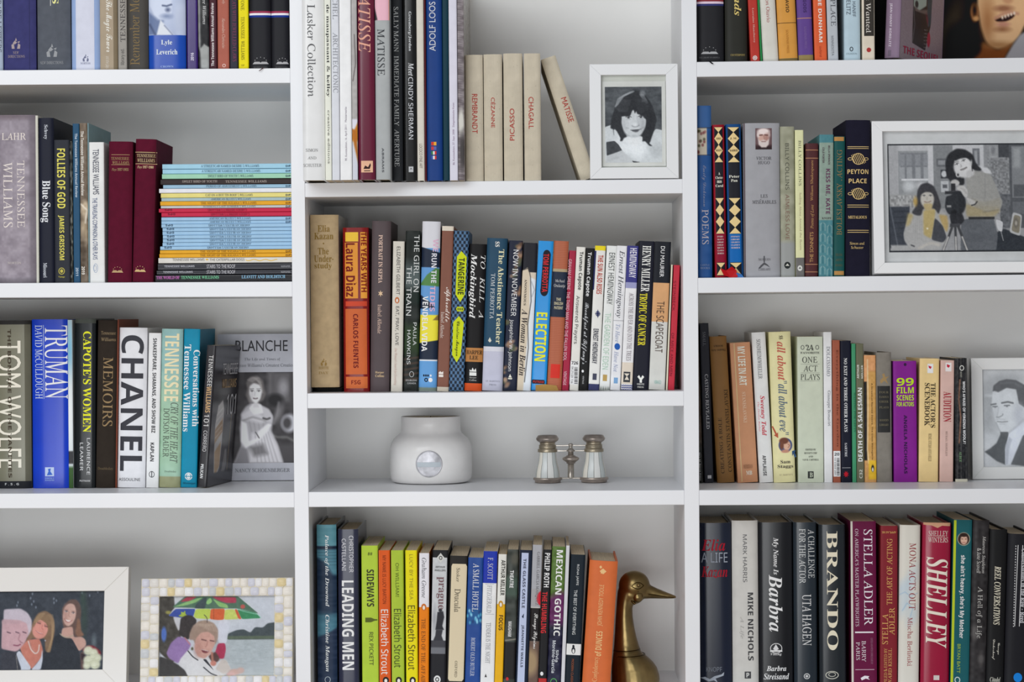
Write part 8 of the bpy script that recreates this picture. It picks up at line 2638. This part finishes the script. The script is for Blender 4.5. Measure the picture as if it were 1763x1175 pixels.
def hy(px, py):
    """front depth of the head ellipsoid at a photo point"""
    u, v = (px - 1092) / 27, (py - 1009) / 26
    return -.0215 * math.sqrt(max(0.05, 1 - u * u - v * v))


def on(px, py, d=0.0):
    a = q2(px, py)
    return (a[0], hy(px, py) + d, a[1])


DKB = mat((84, 66, 36), 'b', 1.0)
arc_tube('upper_eyelid', [on(1086.5, 1007.5), on(1091, 1002.5), on(1097, 1000.3), on(1103, 1002), on(1107.5, 1006.5)], .0007, DKB)
arc_tube('lower_eyelid', [on(1086.5, 1007.5), on(1092, 1010.5), on(1098, 1012.3), on(1103, 1010.5), on(1107.5, 1006.5)], .0007, DKB)
a = on(1098.3, 1005.6, .0014)
bpy_e = lathe('eyeball', [(.0001, -.0030), (.0022, -.0022), (.0031, 0), (.0022, .0022), (.0001, .0030)], BR, duck, 20, a[0], a[1], a[2])
a = (q2(1097.5, 1026.5)[0], -.0165, q2(1097.5, 1026.5)[1])
lathe('cheek_disc', [(.0001, -.0080), (.0034, -.0070), (.0060, -.0048), (.0076, 0), (.0060, .0048), (.0034, .0070), (.0001, .0080)], BR, duck, 24, a[0], a[1] + .002, a[2])
arc_tube('cheek_groove', [(q2(1097 + 11.5 * math.cos(a_), 1027 + 12 * math.sin(a_))[0], -.0196 + .0035 * abs(math.cos(a_)) + .004 * max(0, math.sin(a_)), q2(1097 + 11.5 * math.cos(a_), 1027 + 12 * math.sin(a_))[1]) for a_ in np.linspace(1.9, 4.9, 9)], .0016, DKB)
arc_tube('bill_line', [(*q2(1116, 1023)[:1], -.0128, q2(1116, 1023)[1]), (q2(1130, 1024.5)[0], -.0112, q2(1130, 1024.5)[1]), (q2(1148, 1027.6)[0], -.0095, q2(1148, 1027.6)[1]), (q2(1160, 1028.6)[0], -.0062, q2(1160, 1028.6)[1])], .0006, DKB)
for py, ra in ((1121.5, 22.5), (1130.5, 26)):
    a = q2((1056 + 1102) / 2, py)
    xa, xb = (1057, 1101.5) if py < 1125 else (1057, 1110)
    ca, cb = q2(xa, py), q2(xb, py - 2.5)
    rx_, cx_ = (cb[0] - ca[0]) / 2 + .0003, (ca[0] + cb[0]) / 2
    ry_ = .0225 if py < 1125 else .0265
    arc_tube('ring_groove', [(cx_ + (rx_ - .0002) * math.cos(t_), (ry_ - .0002) * math.sin(t_), (ca[1] + cb[1]) / 2 + .0016 + (cb[1] - ca[1]) / 2 * math.cos(t_)) for t_ in np.linspace(0, 2 * math.pi, 25)], .0007, DKB)
    arc_tube('neck_ring', [(cx_ + rx_ * math.cos(t_), ry_ * math.sin(t_), (ca[1] + cb[1]) / 2 + (cb[1] - ca[1]) / 2 * math.cos(t_)) for t_ in np.linspace(0, 2 * math.pi, 25)], .0010, BR)

finish_texts()
